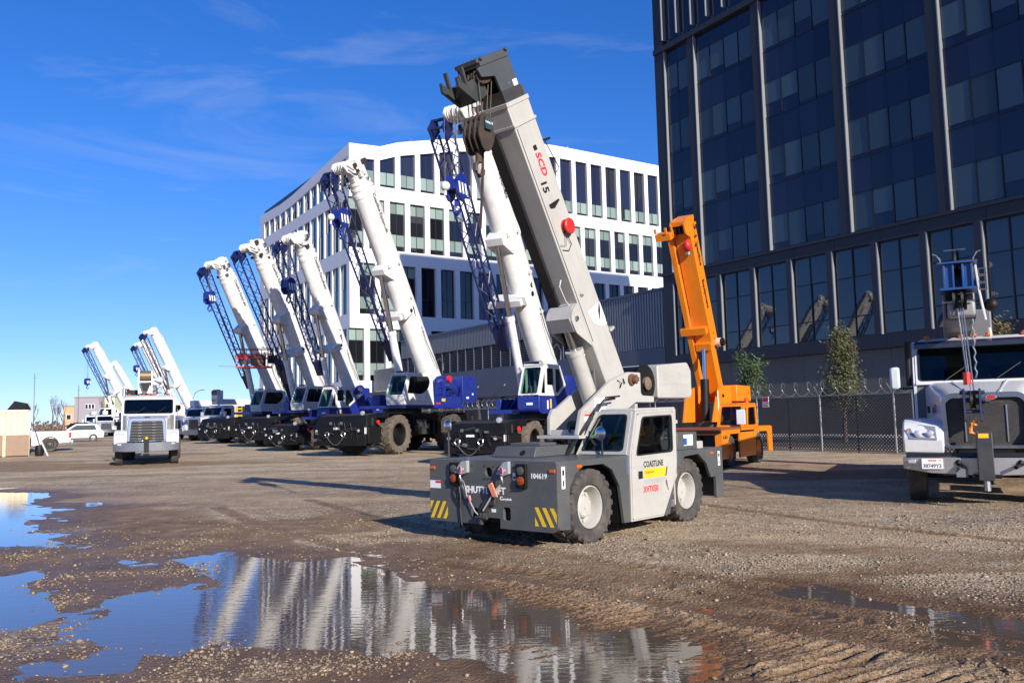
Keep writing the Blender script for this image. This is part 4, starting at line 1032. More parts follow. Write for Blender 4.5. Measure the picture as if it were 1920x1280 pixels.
    MB().box(.24, .28, -.33, .23, 1.326, 1.40).build('cross_plate', CREAM, T); MB().box(-1.18, -1.10, -.33, .23, 1.5, 2.0).build('cross_plate', CREAM, T)
    MB().tube((-.92, .24, 2.12), (-.92, .40, 2.12), .05, 12).tube((-.92, .30, 2.12), (-.92, .33, 2.12), .085, 14).build('pivot_pin', paint('rusty_pin', (.22, .11, .06), .6, .4), T)
    for i in range(8): MB().tube((-1.02-.05*(i % 3), .285, 2.18-.035*(i//2)), (-1.02-.05*(i % 3), .31, 2.18-.035*(i//2)), .016, 6).build('hydraulic_fitting', DARKS, T)
    MB().path([(-.55, .29, 2.1), (-.62, .32, 2.06), (-.60, .30, 1.99)], .01, 5).path([(-.70, .29, 2.13), (-.72, .31, 2.05)], .01, 5).build('fitting_hose', CABLE, T)
    for x, z, w, h in ((.30, 1.34, .20, .14), (.30, 1.50, .20, .10), (.06, 1.62, .28, .22)): decal('warning_decal', P1, (x, .2865, z), LX, UZ, w, h, WHITEF)
    decal('warning_stripe', P1, (.30, .2875, 1.585), LX, UZ, .2, .025, REDF)
    MB().tube((.12, -.10, 1.45), (.12, .12, 1.45), .08, 12).path([(.2, .0, 1.42), (.3, .03, 1.45), (.32, .03, 1.38), (.25, .03, 1.34)], .018, 6).build('tie_down', CABLE, T)
    # winch and counterweight
    MB().tube((-1.40, -.34, 2.08), (-1.40, .22, 2.08), .26, 20).tube((-1.40, .225, 2.08), (-1.40, .25, 2.08), .29, 20).tube((-1.40, -.37, 2.08), (-1.40, -.345, 2.08), .29, 20).build('winch_drum', BLACKP, T)
    MB().tube((-1.40, .252, 2.08), (-1.40, .30, 2.08), .09, 12).sphere((-1.40, .30, 2.06), .10, 10, (1, .3, 1)).build('winch_motor', paint('rusty_motor', (.16, .10, .06), .7, dirt=.6), T)
    MB().prism(roundpoly([(-1.70, 1.84), (-1.70, 2.36), (-2.68, 2.44), (-2.80, 2.30), (-2.80, 1.90), (-2.72, 1.84)], .04), -.82, .30, 'y').build('counterweight', CREAM, T, bev=.02)
    MB().box(-1.70, -1.05, -.80, -.37, 1.79, 1.90).build('counterweight_arm', CREAM, T)
    # ---- boom, built along its own x axis
    EL = math.atan2(.862, .507); O = (-1.02, -.09, 1.66)
    Bm = at(MB().prism([(-.23, -.26), (.23, -.26), (.23, .26), (-.23, .26)], .28, 4.84, 'x').build('boom', CREAM, T, bev=.012), O, (0, -EL, 0))
    MB().prism([(-.245, -.275), (.245, -.275), (.245, .275), (-.245, .275)], 4.52, 4.56, 'x').prism([(-.24, -.27), (.24, -.27), (.24, .27), (-.24, .27)], 4.80, 4.86, 'x').build('boom_collar', CREAM, Bm, bev=.005)
    MB().box(.9, 4.5, -.235, -.075, -.315, -.262).box(.7, 4.3, -.30, -.232, -.25, -.12).build('boom_bar', paint('black_bar', (.010, .010, .011), .5, dirt=.08), Bm)  # near-black bars under and beside the far half of the boom
    MB().box(1.3, 4.5, .231, .236, -.23, -.222).build('boom_hose_line', CABLE, Bm)
    MB().prism([(-.20, -.22), (.20, -.22), (.20, .22), (-.20, .22)], 4.86, 5.02, 'x').build('second_section', DARKS, Bm)
    for yy in (-.2, .0, .18): MB().box(4.87, 5.0, yy-.03, yy+.03, .22, .27).build('section_bolt', STEEL, Bm)
    # head
    hd = paint('dark_grey_head', (.060, .068, .075), .45, dirt=.2)
    H = MB()
    for y in (-.17, .17): H.plate(roundpoly([(4.95, .22), (5.00, -.20), (5.42, -.22), (5.50, -.50), (5.68, -.52), (5.80, -.10), (5.78, .20)], .03), [], (0, y, 0), (1, 0, 0), (0, 0, 1), .035)
    H.box(5.0, 5.75, -.15, .15, .14, .18).box(5.70, 5.82, -.20, .20, -.46, .20); H.build('boom_head', hd, Bm, bev=.004, smooth=0)
    MB().box(5.78, 5.86, -.19, .19, -.50, .22).tube((5.84, -.23, -.42), (5.84, .23, -.42), .03, 8).tube((5.84, -.23, .16), (5.84, .23, .16), .03, 8).build('head_bar', hd, Bm)
    for k in range(3): MB().lathe([(.05, -.02), (.17, -.03), (.15, 0), (.17, .03), (.05, .02)], (5.52, -.10+.1*k, -.36), 'y', 20).build('sheave', GREASE, Bm)
    for k in range(2): MB().lathe([(.05, -.02), (.13, -.03), (.11, 0), (.13, .03), (.05, .02)], (5.62, -.05+.12*k, .05), 'y', 20).build('sheave', GREASE, Bm)
    decal('load_decal', Bm, (5.18, .1885, .02), (0, 0, -1), (1, 0, 0), .01, .01, WHITEF); decal('load_decal', Bm, (5.02, .189, .10), (0, 0, 1), (-1, 0, 0), .10, -.2, WHITEF)
    sp = MB().plate([(5.06, -.42), (5.34, -.42), (5.30, -.92), (5.42, -1.06), (5.30, -1.10), (5.02, -.78)], [], (0, -.22, 0), (1, 0, 0), (0, 0, 1), .04).plate([(5.06, -.42), (5.34, -.42), (5.30, -.92), (5.42, -1.06), (5.30, -1.10), (5.02, -.78)], [], (0, .06, 0), (1, 0, 0), (0, 0, 1), .04)
    sp.box(5.02, 5.30, -.2, .04, -.80, -.76).bar((5.28, -.22, -.88), (5.52, -.22, -.84), .05).bar((5.28, .06, -.88), (5.52, .06, -.84), .05); sp.build('jib_anchor', paint('dark_green_anchor', (.030, .036, .034), .5, dirt=.3), Bm, fix=True, smooth=0)
    for ch in Bm.children:
        if ch.name.split('.')[0] in ('boom_head', 'head_bar', 'sheave', 'load_decal'):
            for vv in ch.data.vertices: vv.co.x = 4.90 + (vv.co.x-4.90)*0.64
        if ch.name.startswith('jib_anchor'):
            for vv in ch.data.vertices: vv.co.z = -.36 + (vv.co.z+.42)*0.75; vv.co.x = 4.90 + (vv.co.x-4.90)*0.95
    # fittings on the side of the boom
    def bt(body, size, x, z, mat, bold=.0, shear=0.0, sx=1.0): return write(body, size, (x, .2315, z), (-1, 0, 0), (0, 0, 1), mat, Bm, bold=bold, shear=shear, sx=sx)
    bt('SCD', .17, 4.10, -.02, REDF, .006, .15, 1.05); bt('15', .19, 3.73, -.13, BLACKF, .006, .1, 1.0)
    MB().box(4.13, 4.20, .231, .2335, -.02, .06).build('worn_print', BLACKF, Bm)
    MB().prism([(3.34, -.12), (3.38, -.12), (3.38, .13), (3.36, .14), (3.30, -.02), (3.32, -.10)], .231, .245, 'y').build('bracket', CABLE, Bm)
    RL = MB().lathe([(.001, .33), (.10, .33), (.115, .32), (.115, .30), (.085, .30), (.085, .25), (.105, .25), (.105, .235), (.001, .235)], (2.98, 0, .07), 'y', 20).build('cable_reel', RED, Bm)
    MB().box(2.86, 2.92, .232, .29, .0, .12).build('reel_bracket', DARKS, Bm)
    MB().path([(2.95, .26, .0), (2.82, .26, .02), (2.72, .25, .05), (2.66, .245, -.05), (2.72, .24, -.18)], .006, 5).path([(2.90, .27, -.03), (2.75, .26, -.10), (2.80, .25, -.2)], .005, 5).build('loose_cable', CABLE, Bm)
    MB().path([(2.02, .235, -.14), (2.0, .26, -.14), (1.98, .26, -.11), (2.0, .235, -.1)], .01, 5).build('eye_hook', STEEL, Bm)
    MB().box(4.18, 4.21, .10, .30, .26, .34).path([(4.19, .22, .30), (3.75, .22, .42), (3.72, .22, .33), (3.70, .2, .27)], .008, 5).build('cable_guide', CABLE, Bm)
    MB().box(1.22, 1.26, .0, .26, .24, .36).build('cable_guide', CREAM, Bm)
    n = 14; arc = [(1.72, .26)] + [(1.72-.36*math.sin(R(100*i/n)), .26-.36*math.cos(R(100*i/n))) for i in range(n+1)]
    arc = [(a, min(b, .255)) for a, b in arc]
    MB().add([(a, .2325, b) for a, b in arc], [tuple(range(len(arc)))]).build('angle_scale', WHITEF, Bm, smooth=0)
    for i in range(1, 12): MB().bar((1.72-.31*math.sin(R(8*i)), .2335, .26-.31*math.cos(R(8*i))), (1.72-.335*math.sin(R(8*i)), .2335, .26-.335*math.cos(R(8*i))), .002, .006).build('scale_mark', BLACKF, Bm)
    gd = Vector((-math.sin(EL), 0, -math.cos(EL)))   # plumb direction in the boom's frame
    pp = Vector((1.74, .245, .235)); sd = Vector((gd.z, 0, -gd.x))
    MB().add([pp, pp+gd*.14+sd*.022, pp+gd*.30, pp+gd*.14-sd*.022], [(0, 1, 2, 3)]).build('angle_pointer', BLACKF, Bm, smooth=0)
    # lift cylinder lug
    lg = MB()
    for y in (-.225, .205): lg.plate(roundpoly([(1.22, -.24), (1.58, -.50), (1.82, -.52), (1.92, -.36), (1.94, -.24)], [.0, .03, .10, .05, 0]), [], (0, y, 0), (1, 0, 0), (0, 0, 1), .03)
    lg.prism([(1.80, -.52), (1.93, -.36), (1.94, -.262), (1.91, -.262), (1.78, -.49)], -.21, .19, 'y').prism([(1.60, -.505), (1.82, -.525), (1.82, -.50), (1.60, -.48)], -.21, .19, 'y'); lg.build('cylinder_lug', CREAM, Bm, smooth=0, fix=True)
    MB().tube((1.76, -.27, -.40), (1.76, .25, -.40), .035, 12).build('lug_pin', STEEL, Bm)
    MB().path([(1.93, .1, -.30), (2.02, .1, -.34), (2.25, .1, -.36), (2.32, .1, -.28)], .012, 6).build('lug_handle', CREAM, Bm)
    ex, ez = math.cos(EL), math.sin(EL)
    pin = Vector((O[0]+1.76*ex+.40*ez, O[1], O[2]+1.76*ez-.40*ex)); foot = Vector((-.50, O[1], 1.62))
    dd = (pin-foot).normalized()
    MB().tube(foot, foot+dd*1.02, .125, 18).tube(foot+dd*.98, foot+dd*1.05, .138, 18).build('lift_cylinder', CREAM, T)
    MB().tube(foot+dd*1.04, pin, .062, 14).build('lift_rod', CHROME, T)
    MB().path([foot+Vector((.17, .02, .9)), foot+Vector((.16, .04, .5)), foot+Vector((.10, .06, .1)), foot+Vector((.12, .08, -.2))], .012, 5).path([foot+Vector((.19, -.04, .85)), foot+Vector((.19, -.02, .4)), foot+Vector((.14, 0, .0)), foot+Vector((.16, .02, -.25))], .012, 5).path([foot+Vector((.14, .10, .7)), foot+Vector((.12, .12, .3)), foot+Vector((.02, .14, -.1))], .010, 5).build('cylinder_hose', STEEL, T)
    MB().box(-.33, -.22, -.2, -.05, 2.36, 2.5).build('valve_block', STEEL, T, bev=.005)
    return T
CD = carry_deck()

def carry_hook():
    """greasy hook block hanging on wire falls from the carry-deck crane's boom head"""
    c, s = math.cos(R(-130.22)), math.sin(R(-130.22))
    T = thing('hook_block', 'greasy dark hook block hanging from the carry-deck crane boom tip', 'hook block', (0.962, 11.95, 0), R(-130.22))
    x, y, z = 1.97, -.09, 5.32
    b = MB()
    for k in (-.13, -.04, .05, .14): b.plate(roundpoly([(-.16, -.10), (-.10, .20), (.10, .20), (.16, -.10), (.06, -.30), (-.06, -.30)], .06), [], (x, y+k, z), (1, 0, 0), (0, 0, 1), .022)
    b.build('cheek_plates', GREASE, T, bev=.004, smooth=0)
    for k in (-.085, .005, .095): MB().lathe([(.03, -.02), (.15, -.03), (.13, 0), (.15, .03), (.03, .02)], (x, y+k, z+.0), 'y', 18).build('sheave', GREASE, T)
    MB().tube((x, y, z-.28), (x, y, z-.42), .045, 10).path([(x, y, z-.40), (x+.06, y, z-.46), (x+.07, y, z-.54), (x+.0, y, z-.60), (x-.07, y, z-.56), (x-.08, y, z-.50)], .03, 8).build('hook', GREASE, T)
    MB().box(x-.06, x+.06, y+.155, y+.19, z-.02, z+.14).build('weight_plate', paint('dark_teal_plate', (.02, .05, .06), .5), T)
    write('104619', .05, (x+.075, y+.192, z+.05), (-1, 0, 0), (0, 0, 1), WHITEF, T)
    b = MB()
    for k in (-.11, -.04, .05, .12): b.tube((x+.04, y+k, z+.12), (x+.14, y+k*.9, z+.92), .009, 5).tube((x-.10, y+k, z+.1), (x-.18, y+k*.8, z+.80), .008, 5)
    b.build('wire_rope', GREASE, T)
    MB().path([(x-.08, y, z-.25), (x-.05, y+.02, z-.5), (x-.02, y+.03, z-.8), (x+.03, y+.03, z-1.3)], .02, 5).build('hanging_line', GREASE, T)
    return T
carry_hook()

# ---------------------------------------------------------------- blue and white rough-terrain cranes
BLUESHADE = paint('shaded_lattice_blue', (0.006, 0.013, 0.085), 0.4, dirt=0.1)  # crane blue darkened, the shade on the jibs is put into the colour
def rt_crane(label, S, foot, tip, big=True, cab=2, phi=-118, lod=0, hook=2.4, hook_label=None, text=True, steer=0.0):
    T = thing('mobile_crane', label, 'crane', (S[0], S[1], S[2] if len(S) > 2 else 0), R(phi), 'blue and white rough-terrain cranes parked in a row')
    if big: xf, xr, wb, W, r, w, zt = 4.85, -4.9, 2.38, 1.60, .92, .72, 1.93
    else: xf, xr, wb, W, r, w, zt = 4.05, -4.1, 1.95, 1.32, .745, .52, 1.52
    k = zt/1.93
    # carrier
    MB().box(xr+.3, xf-.25, -.5, .5, .50*k+.2, zt-.12).build('carrier_frame', BLACKP, T, smooth=0)
    MB().box(-wb+r+.12, wb-r-.12, -W+.05, W-.05, zt-.22, zt-.05).box(-wb+r+.2, wb-r-.2, -W+.12, W-.12, zt*.45, zt-.23).build('side_body', BLACKP, T, smooth=0, bev=0.01 if lod == 0 else 0)
    for sx in (1, -1):
        xe = xf if sx > 0 else xr
        a, b_ = sorted((xe-sx*1.05, xe-sx*.12))
        MB().box(a, b_, -W+.03, W-.03, .58*k, 1.30*k).build('outrigger_box', BLACKP, T, bev=0.015 if lod == 0 else 0)
        for s in (1, -1):
            j = MB().tube((xe-sx*.55, (W-.16)*s, .42*k), (xe-sx*.55, (W-.16)*s, 1.70*k), .13*k, 12).box(xe-sx*.55-.17*k, xe-sx*.55+.17*k, (W-.33 if s > 0 else -W+.02), (W-.02 if s > 0 else -W+.33), .55*k, 1.35*k)
            j.build('outrigger_jack', BLACKP, T, smooth=30)
            MB().lathe([(.001, .30*k), (.26*k, .30*k), (.26*k, .38*k), (.1, .42*k), (.001, .42*k)], (xe-sx*.55, (W-.16)*s, 0), 'z', 14).build('outrigger_float', DARKS, T)
        MB().hexa([(xe-sx*.9, -W+.1, 1.31*k), (xe-sx*.1, -W+.1, 1.31*k), (xe-sx*.1, W-.1, 1.31*k), (xe-sx*.9, W-.1, 1.31*k)], [(xe-sx*.95, -W+.25, zt-.02), (xe-sx*.28, -W+.25, zt-.12), (xe-sx*.28, W-.25, zt-.12), (xe-sx*.95, W-.25, zt-.02)]).build('carrier_hood', BLACKP, T, fix=True, bev=0.02 if lod == 0 else 0)
        MB().box(min(xe, xe-sx*.1), max(xe, xe-sx*.1), -W+.12, W-.12, .48*k, 1.38*k).build('bumper', BLACKP, T, bev=.02 if lod == 0 else 0)
    if lod < 2:
        for y in (-.62, .30):          # tow shackles with chain on the front
            MB().path([(xf+.06, y+.10*math.cos(q), .98*k+.12*math.sin(q)) for q in [2*math.pi*i/10 for i in range(11)]], .03, 6).build('tow_shackle', STEEL, T)
        MB().path([(xf+.06, -.62+.92*i/12, .86*k - .34*math.sin(math.pi*i/12)) for i in range(13)], .014, 5).build('safety_chain', STEEL, T)
        for y in (-W+.35, W-.45):
            L_ = MB().box(xf-.02, xf+.05, y-.16, y+.16, 1.05*k, 1.24*k).build('lamp_box', BLACKP, T)
            MB().lathe([(.07, xf+.05), (.065, xf+.07), (.001, xf+.075)], (0, y, 1.145*k), 'x', 12).build('headlight', LENS, L_)
        MB().lathe([(.10, 0), (.10, .05), (.06, .08), (.001, .08)], (xf-.75, W+.0, 1.50*k), 'y', 14).build('reflector', REDL, T)
        MB().lathe([(.001, xf-.28), (.10, xf-.28), (.10, xf-.2), (.001, xf-.18)], (0, W-.45, zt-.02), 'x', 12).build('work_lamp', LENS, T)
        MB().box(xf-.06, xf+.012, -.30, .02, 1.20*k, 1.30*k).build('number_plate', WHITEF, T)
        MB().box(xf-.1, xf+.004, W-.16, W-.12, 1.0*k, 1.28*k).build('width_marker', WHITEF, T)
        MB().path([(xf-1.2, W+.02, .8*k), (xf-1.0, W+.05, .6*k), (xf-1.3, W+.06, .45*k), (xf-1.7, W-.1, .5*k)], .02, 5).build('drip_hose', CABLE, T)
        rc = random.Random(int(S[1]*7))
        for i in range(16):             # clutter of brackets, valves and hoses on the carrier's front and near side
            q = MB(); s_ = rc.uniform(.05, .16); y = rc.uniform(-W+.2, W-.2); z = rc.uniform(.62, 1.6)*k
            if i < 9: q.box(xf+.001, xf+rc.uniform(.05, .16), y-s_, y+s_*.6, z-s_*.6, z+s_*.5) if i % 2 else q.tube((xf+.04, y-s_*2, z), (xf+.07, y+s_*2, z+rc.uniform(-.1, .1)), .03, 6)
            else:
                x = rc.uniform(-wb+r+.15, wb-r-.3); q.box(x, x+s_*2.2, W-.08, W+.02, zt*.5+rc.uniform(-.1, .3), zt*.5+rc.uniform(.35, .7))
            q.build('carrier_fitting', (DARKS, BLACKP, DARKS, STEEL)[i % 4 if i < 9 else i % 3], T)
        for i in range(4):
            y = rc.uniform(-W+.3, W-.6); MB().path([(xf+.05, y, 1.5*k), (xf+.12, y+.12, 1.15*k), (xf+.10, y+.3, 1.3*k), (xf+.04, y+.4, .8*k)], .018, 5).build('front_hose', CABLE, T)
        for y in (-.5, .1): MB().box(xf-.02, xf+.05, y, y+.10, 1.42*k, 1.55*k).build('front_marker', STEEL, T)
    for x in (wb, -wb):
        for s in (1, -1):
            wheel(T, x, (W-w/2-.0)*s, r, w, s, 'otr', BLACKP, RUBBERD if x > 0 else RUBBER, 0.75, 20, steer if x > 0 else 0)
            if lod < 2: MB().plate([(x-r*1.02, zt-.16), (x-r*.9, zt-.06), (x+r*.9, zt-.06), (x+r*1.05, zt-.25), (x+r*1.05, zt-.21), (x+r*.92, zt-.005), (x-r*.92, zt-.005), (x-r*1.06, zt-.14)], [], (0, (W-w*.5)*s, 0), (1, 0, 0), (0, 0, 1), w*1.05).build('fender', BLACKP, T, smooth=0)
    MB().tube((wb, -W+.3, r-.05), (wb, W-.3, r-.05), .16, 10).build('axle', DARKS, T); MB().tube((-wb, -W+.3, r-.05), (-wb, W-.3, r-.05), .16, 10).build('axle', DARKS, T)
    # superstructure
    z0 = zt+.04
    MB().lathe([(.001, z0-.1), (.92*k+.05, z0-.1), (.92*k+.05, z0+.14), (.001, z0+.14)], (0, 0, 0), 'z', 28).build('turntable', DARKS, T)
    zb = z0+.15
    MB().box(-3.7*k, 1.75 if big else 1.2, -1.32*k, 1.42 if big else 1.18, zb, zb+.16).build('slew_frame', BLUE, T, bev=.01 if lod == 0 else 0)
    MB().prism(roundpoly([(-5.0*k, zb+.30), (-5.1*k, zb+.5), (-5.1*k, zb+1.60*k), (-5.0*k, zb+1.70*k), (-3.65*k, zb+1.70*k), (-3.65*k, zb+.30)], .05), -1.36*k, 1.32*k, 'y').build('counterweight', BLUE, T, bev=.015 if lod == 0 else 0)
    fx, fz = foot; yb = -.20
    for y in (yb-.58, yb+.58):
        MB().plate(roundpoly([(fx-.9, zb+.16), (fx-.55, fz+.05), (fx-.2, fz+.32), (fx+.25, fz+.25), (fx+1.1, zb+.9), (fx+2.2, zb+.16)], .08), [], (0, y, 0), (1, 0, 0), (0, 0, 1), .08).build('boom_bracket', BLUE, T, smooth=0)
    MB().tube((fx, yb-.70, fz), (fx, yb+.70, fz), .13, 14).build('boom_pin', STEEL, T)
    rs = random.Random(int(S[0]*10)+5)
    xw0, xw1 = -3.55*k, (-.75 if big else -1.15)
    MB().box(xw0, xw1, .55, 1.28*k, zb+.16, zb+.62*k).build('machinery_base', BLUE, T, bev=.01 if lod == 0 else 0)
    MB().box(-3.2*k, .7*k, -1.34*k, -.86, zb+.16, zb+.72*k).build('hydraulic_cabinet', BLUE, T, bev=.01 if lod == 0 else 0)
    if lod < 2:
        for i in range(2):
            xx = xw0 + .65 + i*1.15*k
            if xx < xw1-.2: MB().tube((xx, .50, zb+1.0*k), (xx, 1.12*k, zb+1.0*k), .34*k, 16).tube((xx, 1.12*k, zb+1.0*k), (xx, 1.2*k, zb+1.0*k), .40*k, 16).build('winch', BLUE, T)
        for i in range(12):
            xx, yy = rs.uniform(xw0+.1, xw1-.2), rs.uniform(.85, 1.24*k); s_ = rs.uniform(.08, .2); zz = zb+rs.uniform(.62, 1.45)*k
            q = MB()
            if i % 2: q.box(xx-s_, xx+s_, yy-s_*.7, yy+s_*.5, zb+.6*k, zz)
            else: q.tube((xx-s_, yy, zz), (xx+s_*1.4, yy+.04, zz-.1), s_*.7, 8)
            q.build('hydraulic_part', BLUE, T)
        for i in range(7):
            x1, x2 = rs.uniform(xw0, xw1), rs.uniform(xw0, xw1); zz = zb+rs.uniform(.8, 1.4)*k
            MB().path([(x1, 1.22*k, zz), ((x1+x2)/2, 1.34*k, zz+rs.uniform(-.25, .25)), (x2, 1.22*k, zb+.7*k)], .025, 5).build('hose', CABLE if i % 2 else BLUE, T)
        MB().tube((xw0+1.0, 1.1*k, zb+1.52*k), (xw0+1.0, 1.25*k, zb+1.52*k), .17, 12).build('cable_reel', RED, T)
        decal('yellow_decal', T, (xw0+1.9*k, 1.285*k, zb+.35), (-1, 0, 0), (0, 0, 1), .34, .14, YELLOW); decal('red_decal', T, (xw1-.35, 1.285*k, zb+.20), (-1, 0, 0), (0, 0, 1), .42, .09, REDF)
        decal('white_label', T, (-4.0*k, 1.325*k, zb+.5), (-1, 0, 0), (0, 0, 1), .26, .10, WHITEF); decal('white_label', T, (-4.6*k, 1.325*k, zb+.7), (-1, 0, 0), (0, 0, 1), .14, .10, WHITEF)
    # cab on the left
    if cab == 2:
        y0, y1 = .44, 1.46; zc = zb+.16
        out = roundpoly([(1.86, zc), (1.96, zc+.40), (1.52, zc+1.44), (1.30, zc+1.52), (-.15, zc+1.55), (-.55, zc+1.30), (-.66, zc)], [.05, .12, .12, .1, .15, .2, .02])
        win = roundpoly([(1.62, zc+.55), (1.36, zc+1.36), (-.15, zc+1.40), (-.36, zc+1.15), (-.20, zc+.80), (.35, zc+.52)], [.1, .1, .1, .15, .25, .2])
        wm, lowm = WHITE, WHITE
        MB().plate(out, [win], (0, y1-.02, 0), (1, 0, 0), (0, 0, 1), .05).build('cab_side', wm, T, smooth=0, bev=.012 if lod == 0 else 0)
        MB().plate(out, [win], (0, y0+.02, 0), (1, 0, 0), (0, 0, 1), .05).build('cab_side', wm, T, smooth=0)
        for y in (y1-.02, y0+.02): MB().plate(shrink(win, .004), [], (0, y, 0), (1, 0, 0), (0, 0, 1), .01).build('side_window', DGLASS, T, smooth=0)
        f0, f1 = (1.95, zc+.42), (1.50, zc+1.44)
        MB().hexa([(1.86, y0+.05, zc), (1.86, y1-.05, zc), (1.5, y1-.05, zc), (1.5, y0+.05, zc)], [(1.95, y0+.05, zc+.42), (1.95, y1-.05, zc+.42), (1.7, y1-.05, zc+.42), (1.7, y0+.05, zc+.42)]).build('cab_front', wm, T)
        back = -.64
    else:
        y0, y1 = .36, 1.20; zc = zb+.14
        low = roundpoly([(1.30, zb-.02), (1.46, zb+.12), (1.44, zc+.48), (-.25, zc+.50), (-.95, zc+.92), (-1.7, zc+1.35), (-2.0, zc+.3), (-1.6, zb-.02)], [.15, .08, .03, .02, .02, .1, .1, .1])
        MB().prism(low, y0-.02, y1+.03, 'y').build('cab_lower_body', BLUE, T, bev=.02 if lod == 0 else 0)
        zl = zc+.50
        out = roundpoly([(1.42, zl), (.98, zl+1.08), (.80, zl+1.16), (-.45, zl+1.18), (-.98, zl+.42), (-.25, zl+.005)], [.02, .08, .06, .08, .06, .02])
        tri = [(1.20, zl+.09), (.93, zl+.80), (.86, zl+.80), (.86, zl+.09)]
        dw = rrect(.12, .70, zl+.40, zl+1.02, .05); qw = roundpoly([(-.05, zl+.12), (-.05, zl+1.02), (-.38, zl+1.02), (-.80, zl+.46), (-.25, zl+.12)], .05)
        MB().plate(out, [tri, dw, qw], (0, y1-.02, 0), (1, 0, 0), (0, 0, 1), .05).build('cab_side', WHITE, T, smooth=0, bev=.01 if lod == 0 else 0)
        MB().plate(out, [tri, dw, qw], (0, y0+.02, 0), (1, 0, 0), (0, 0, 1), .05).build('cab_side', WHITE, T, smooth=0)
        for y in (y1-.02, y0+.02):
            for hh in (tri, dw, qw): MB().plate(hh, [], (0, y, 0), (1, 0, 0), (0, 0, 1), .008).build('side_window', clear_glass('crane_cab_glass', (.34, .42, .42)), T, smooth=0)
        MB().box(.10, .74, y1+.005, y1+.012, zl+.02, zl+1.10).build('door_seam', WHITE, T, smooth=0)if False else None
        f0, f1 = (1.42, zl+.02), (.98, zl+1.08); back = -.5
    n = Vector((f1[0]-f0[0], 0, f1[1]-f0[1])); hgt = n.length; n.normalize()
    ws = rrect(y0+.07, y1-.07, .05, hgt-.04, .06)
    MB().plate([(y0, 0), (y1, 0), (y1, hgt), (y0, hgt)], [ws], (f0[0], 0, f0[1]), (0, 1, 0), n, .05).build('windscreen_frame', WHITE, T, smooth=0)
    MB().plate(shrink(ws, .003), [], (f0[0], 0, f0[1]), (0, 1, 0), n, .01).build('windscreen', GLASS, T, smooth=0)
    zr = f1[1]+.06
    MB().box(-.15 if cab == 2 else -.45, f1[0], y0+.01, y1-.01, zr-.03, zr+.05).build('cab_roof', WHITE, T, bev=.02 if lod == 0 else 0)
    if lod < 2:
        MB().path([(f1[0]-.05, y0+.05, zr+.04), (f1[0]-.0, y0+.05, zr+.12), (f1[0]-.0, y1-.05, zr+.12), (f1[0]-.05, y1-.05, zr+.04)], .018, 5).build('roof_rail', STEEL, T)
        MB().box(f1[0]-.35, f1[0]-.15, y0+.2, y0+.5, zr+.05, zr+.14).build('roof_lamp', RED if (cab == 1 and lod == 1) else BLACKP, T)
        MB().box(back+.45, back+.95, y0+.25, y1-.25, zc+.25, zc+.45).box(back+.30, back+.45, y0+.25, y1-.25, zc+.3, zc+1.05).build('seat', SEATM, T, bev=.03)
        MB().box(f0[0]-.45, f0[0]-.15, y0+.2, y1-.2, zc+.2, zc+.62).build('dashboard', INTER, T, bev=.02)
        MB().path([(f0[0]+.03, y1-.25, f0[1]+.03), (f0[0]-.05+.02, y1-.35, f0[1]+.35), (f0[0]-.15, y1-.45, f0[1]+.6)], .012, 4).build('wiper', CABLE, T)
        if cab == 1: decal('white_label', T, (1.462, y0+.35, zb+.30), (0, 1, 0), (0, 0, 1), .26, .09, WHITEF); decal('yellow_decal', T, (.55, y1+.0325, zb+.18), (-1, 0, 0), (0, 0, 1), .14, .34, YELLOW); decal('white_label', T, (.80, y1+.0325, zb+.15), (-1, 0, 0), (0, 0, 1), .12, .32, WHITEF)
    MB().box(back, back+.06, y0+.05, y1-.05, zc, zr).build('cab_back', WHITE, T)
    # boom along its own x axis
    L = math.hypot(tip[0]-fx, tip[1]-fz); el = math.atan2(tip[1]-fz, tip[0]-fx)
    wB, dB = (.46, .56) if big else (.43, .52)
    def sec(s): return [(-wB*.86*s, dB*s), (wB*.86*s, dB*s), (wB*s, dB*.86*s), (wB*s, -dB*.10*s)] + [(wB*s*math.cos(R(q)), (-dB*.10 - dB*.90*math.sin(R(q)))*s) for q in range(18, 180, 18)] + [(-wB*s, -dB*.10*s), (-wB*s, dB*.86*s)]
    Lb = L*.90
    Bm = at(MB().prism(sec(1.0), -.30, Lb, 'x').build('boom', WHITE, T, smooth=40), (fx, yb, fz), (0, -el, 0))
    MB().box(.3, Lb-.4, wB-.002, wB+.012, dB*.62, dB*.66).build('boom_seam', WHITE, Bm)
    for i, (a, b_, sc) in enumerate(((Lb-.16, Lb+.02, 1.05), (Lb+.02, Lb+.20, .95), (Lb+.20, Lb+.30, 1.0), (Lb+.30, Lb+.46, .89), (Lb+.46, Lb+.56, .94), (Lb+.56, L+.05, .82))):
        MB().prism(sec(sc), a, b_, 'x').build('boom_collar', WHITE, Bm, smooth=40)
    # head with sheaves
    hd = MB()
    for y in (-.34, .34): hd.plate(roundpoly([(L-.15, .42), (L-.1, -.45), (L+.10, -1.0), (L+.45, -1.15), (L+.62, -.9), (L+.42, -.2), (L+.45, .35)], .08), [], (0, y, 0), (1, 0, 0), (0, 0, 1), .06)
    hd.box(L, L+.38, -.33, .33, -.2, -.1); hd.build('boom_head', WHITE, Bm, smooth=0)
    for i in range(3): MB().lathe([(.05, -.03), (.27, -.05), (.23, 0), (.27, .05), (.05, .03)], (L+.34, -.2+.2*i, -.80), 'y', 18).build('sheave', WHITE, Bm)
    for i in range(2): MB().lathe([(.05, -.03), (.24, -.05), (.2, 0), (.24, .05), (.05, .03)], (L+.28, -.1+.2*i, .22), 'y', 16).build('sheave', WHITE, Bm)
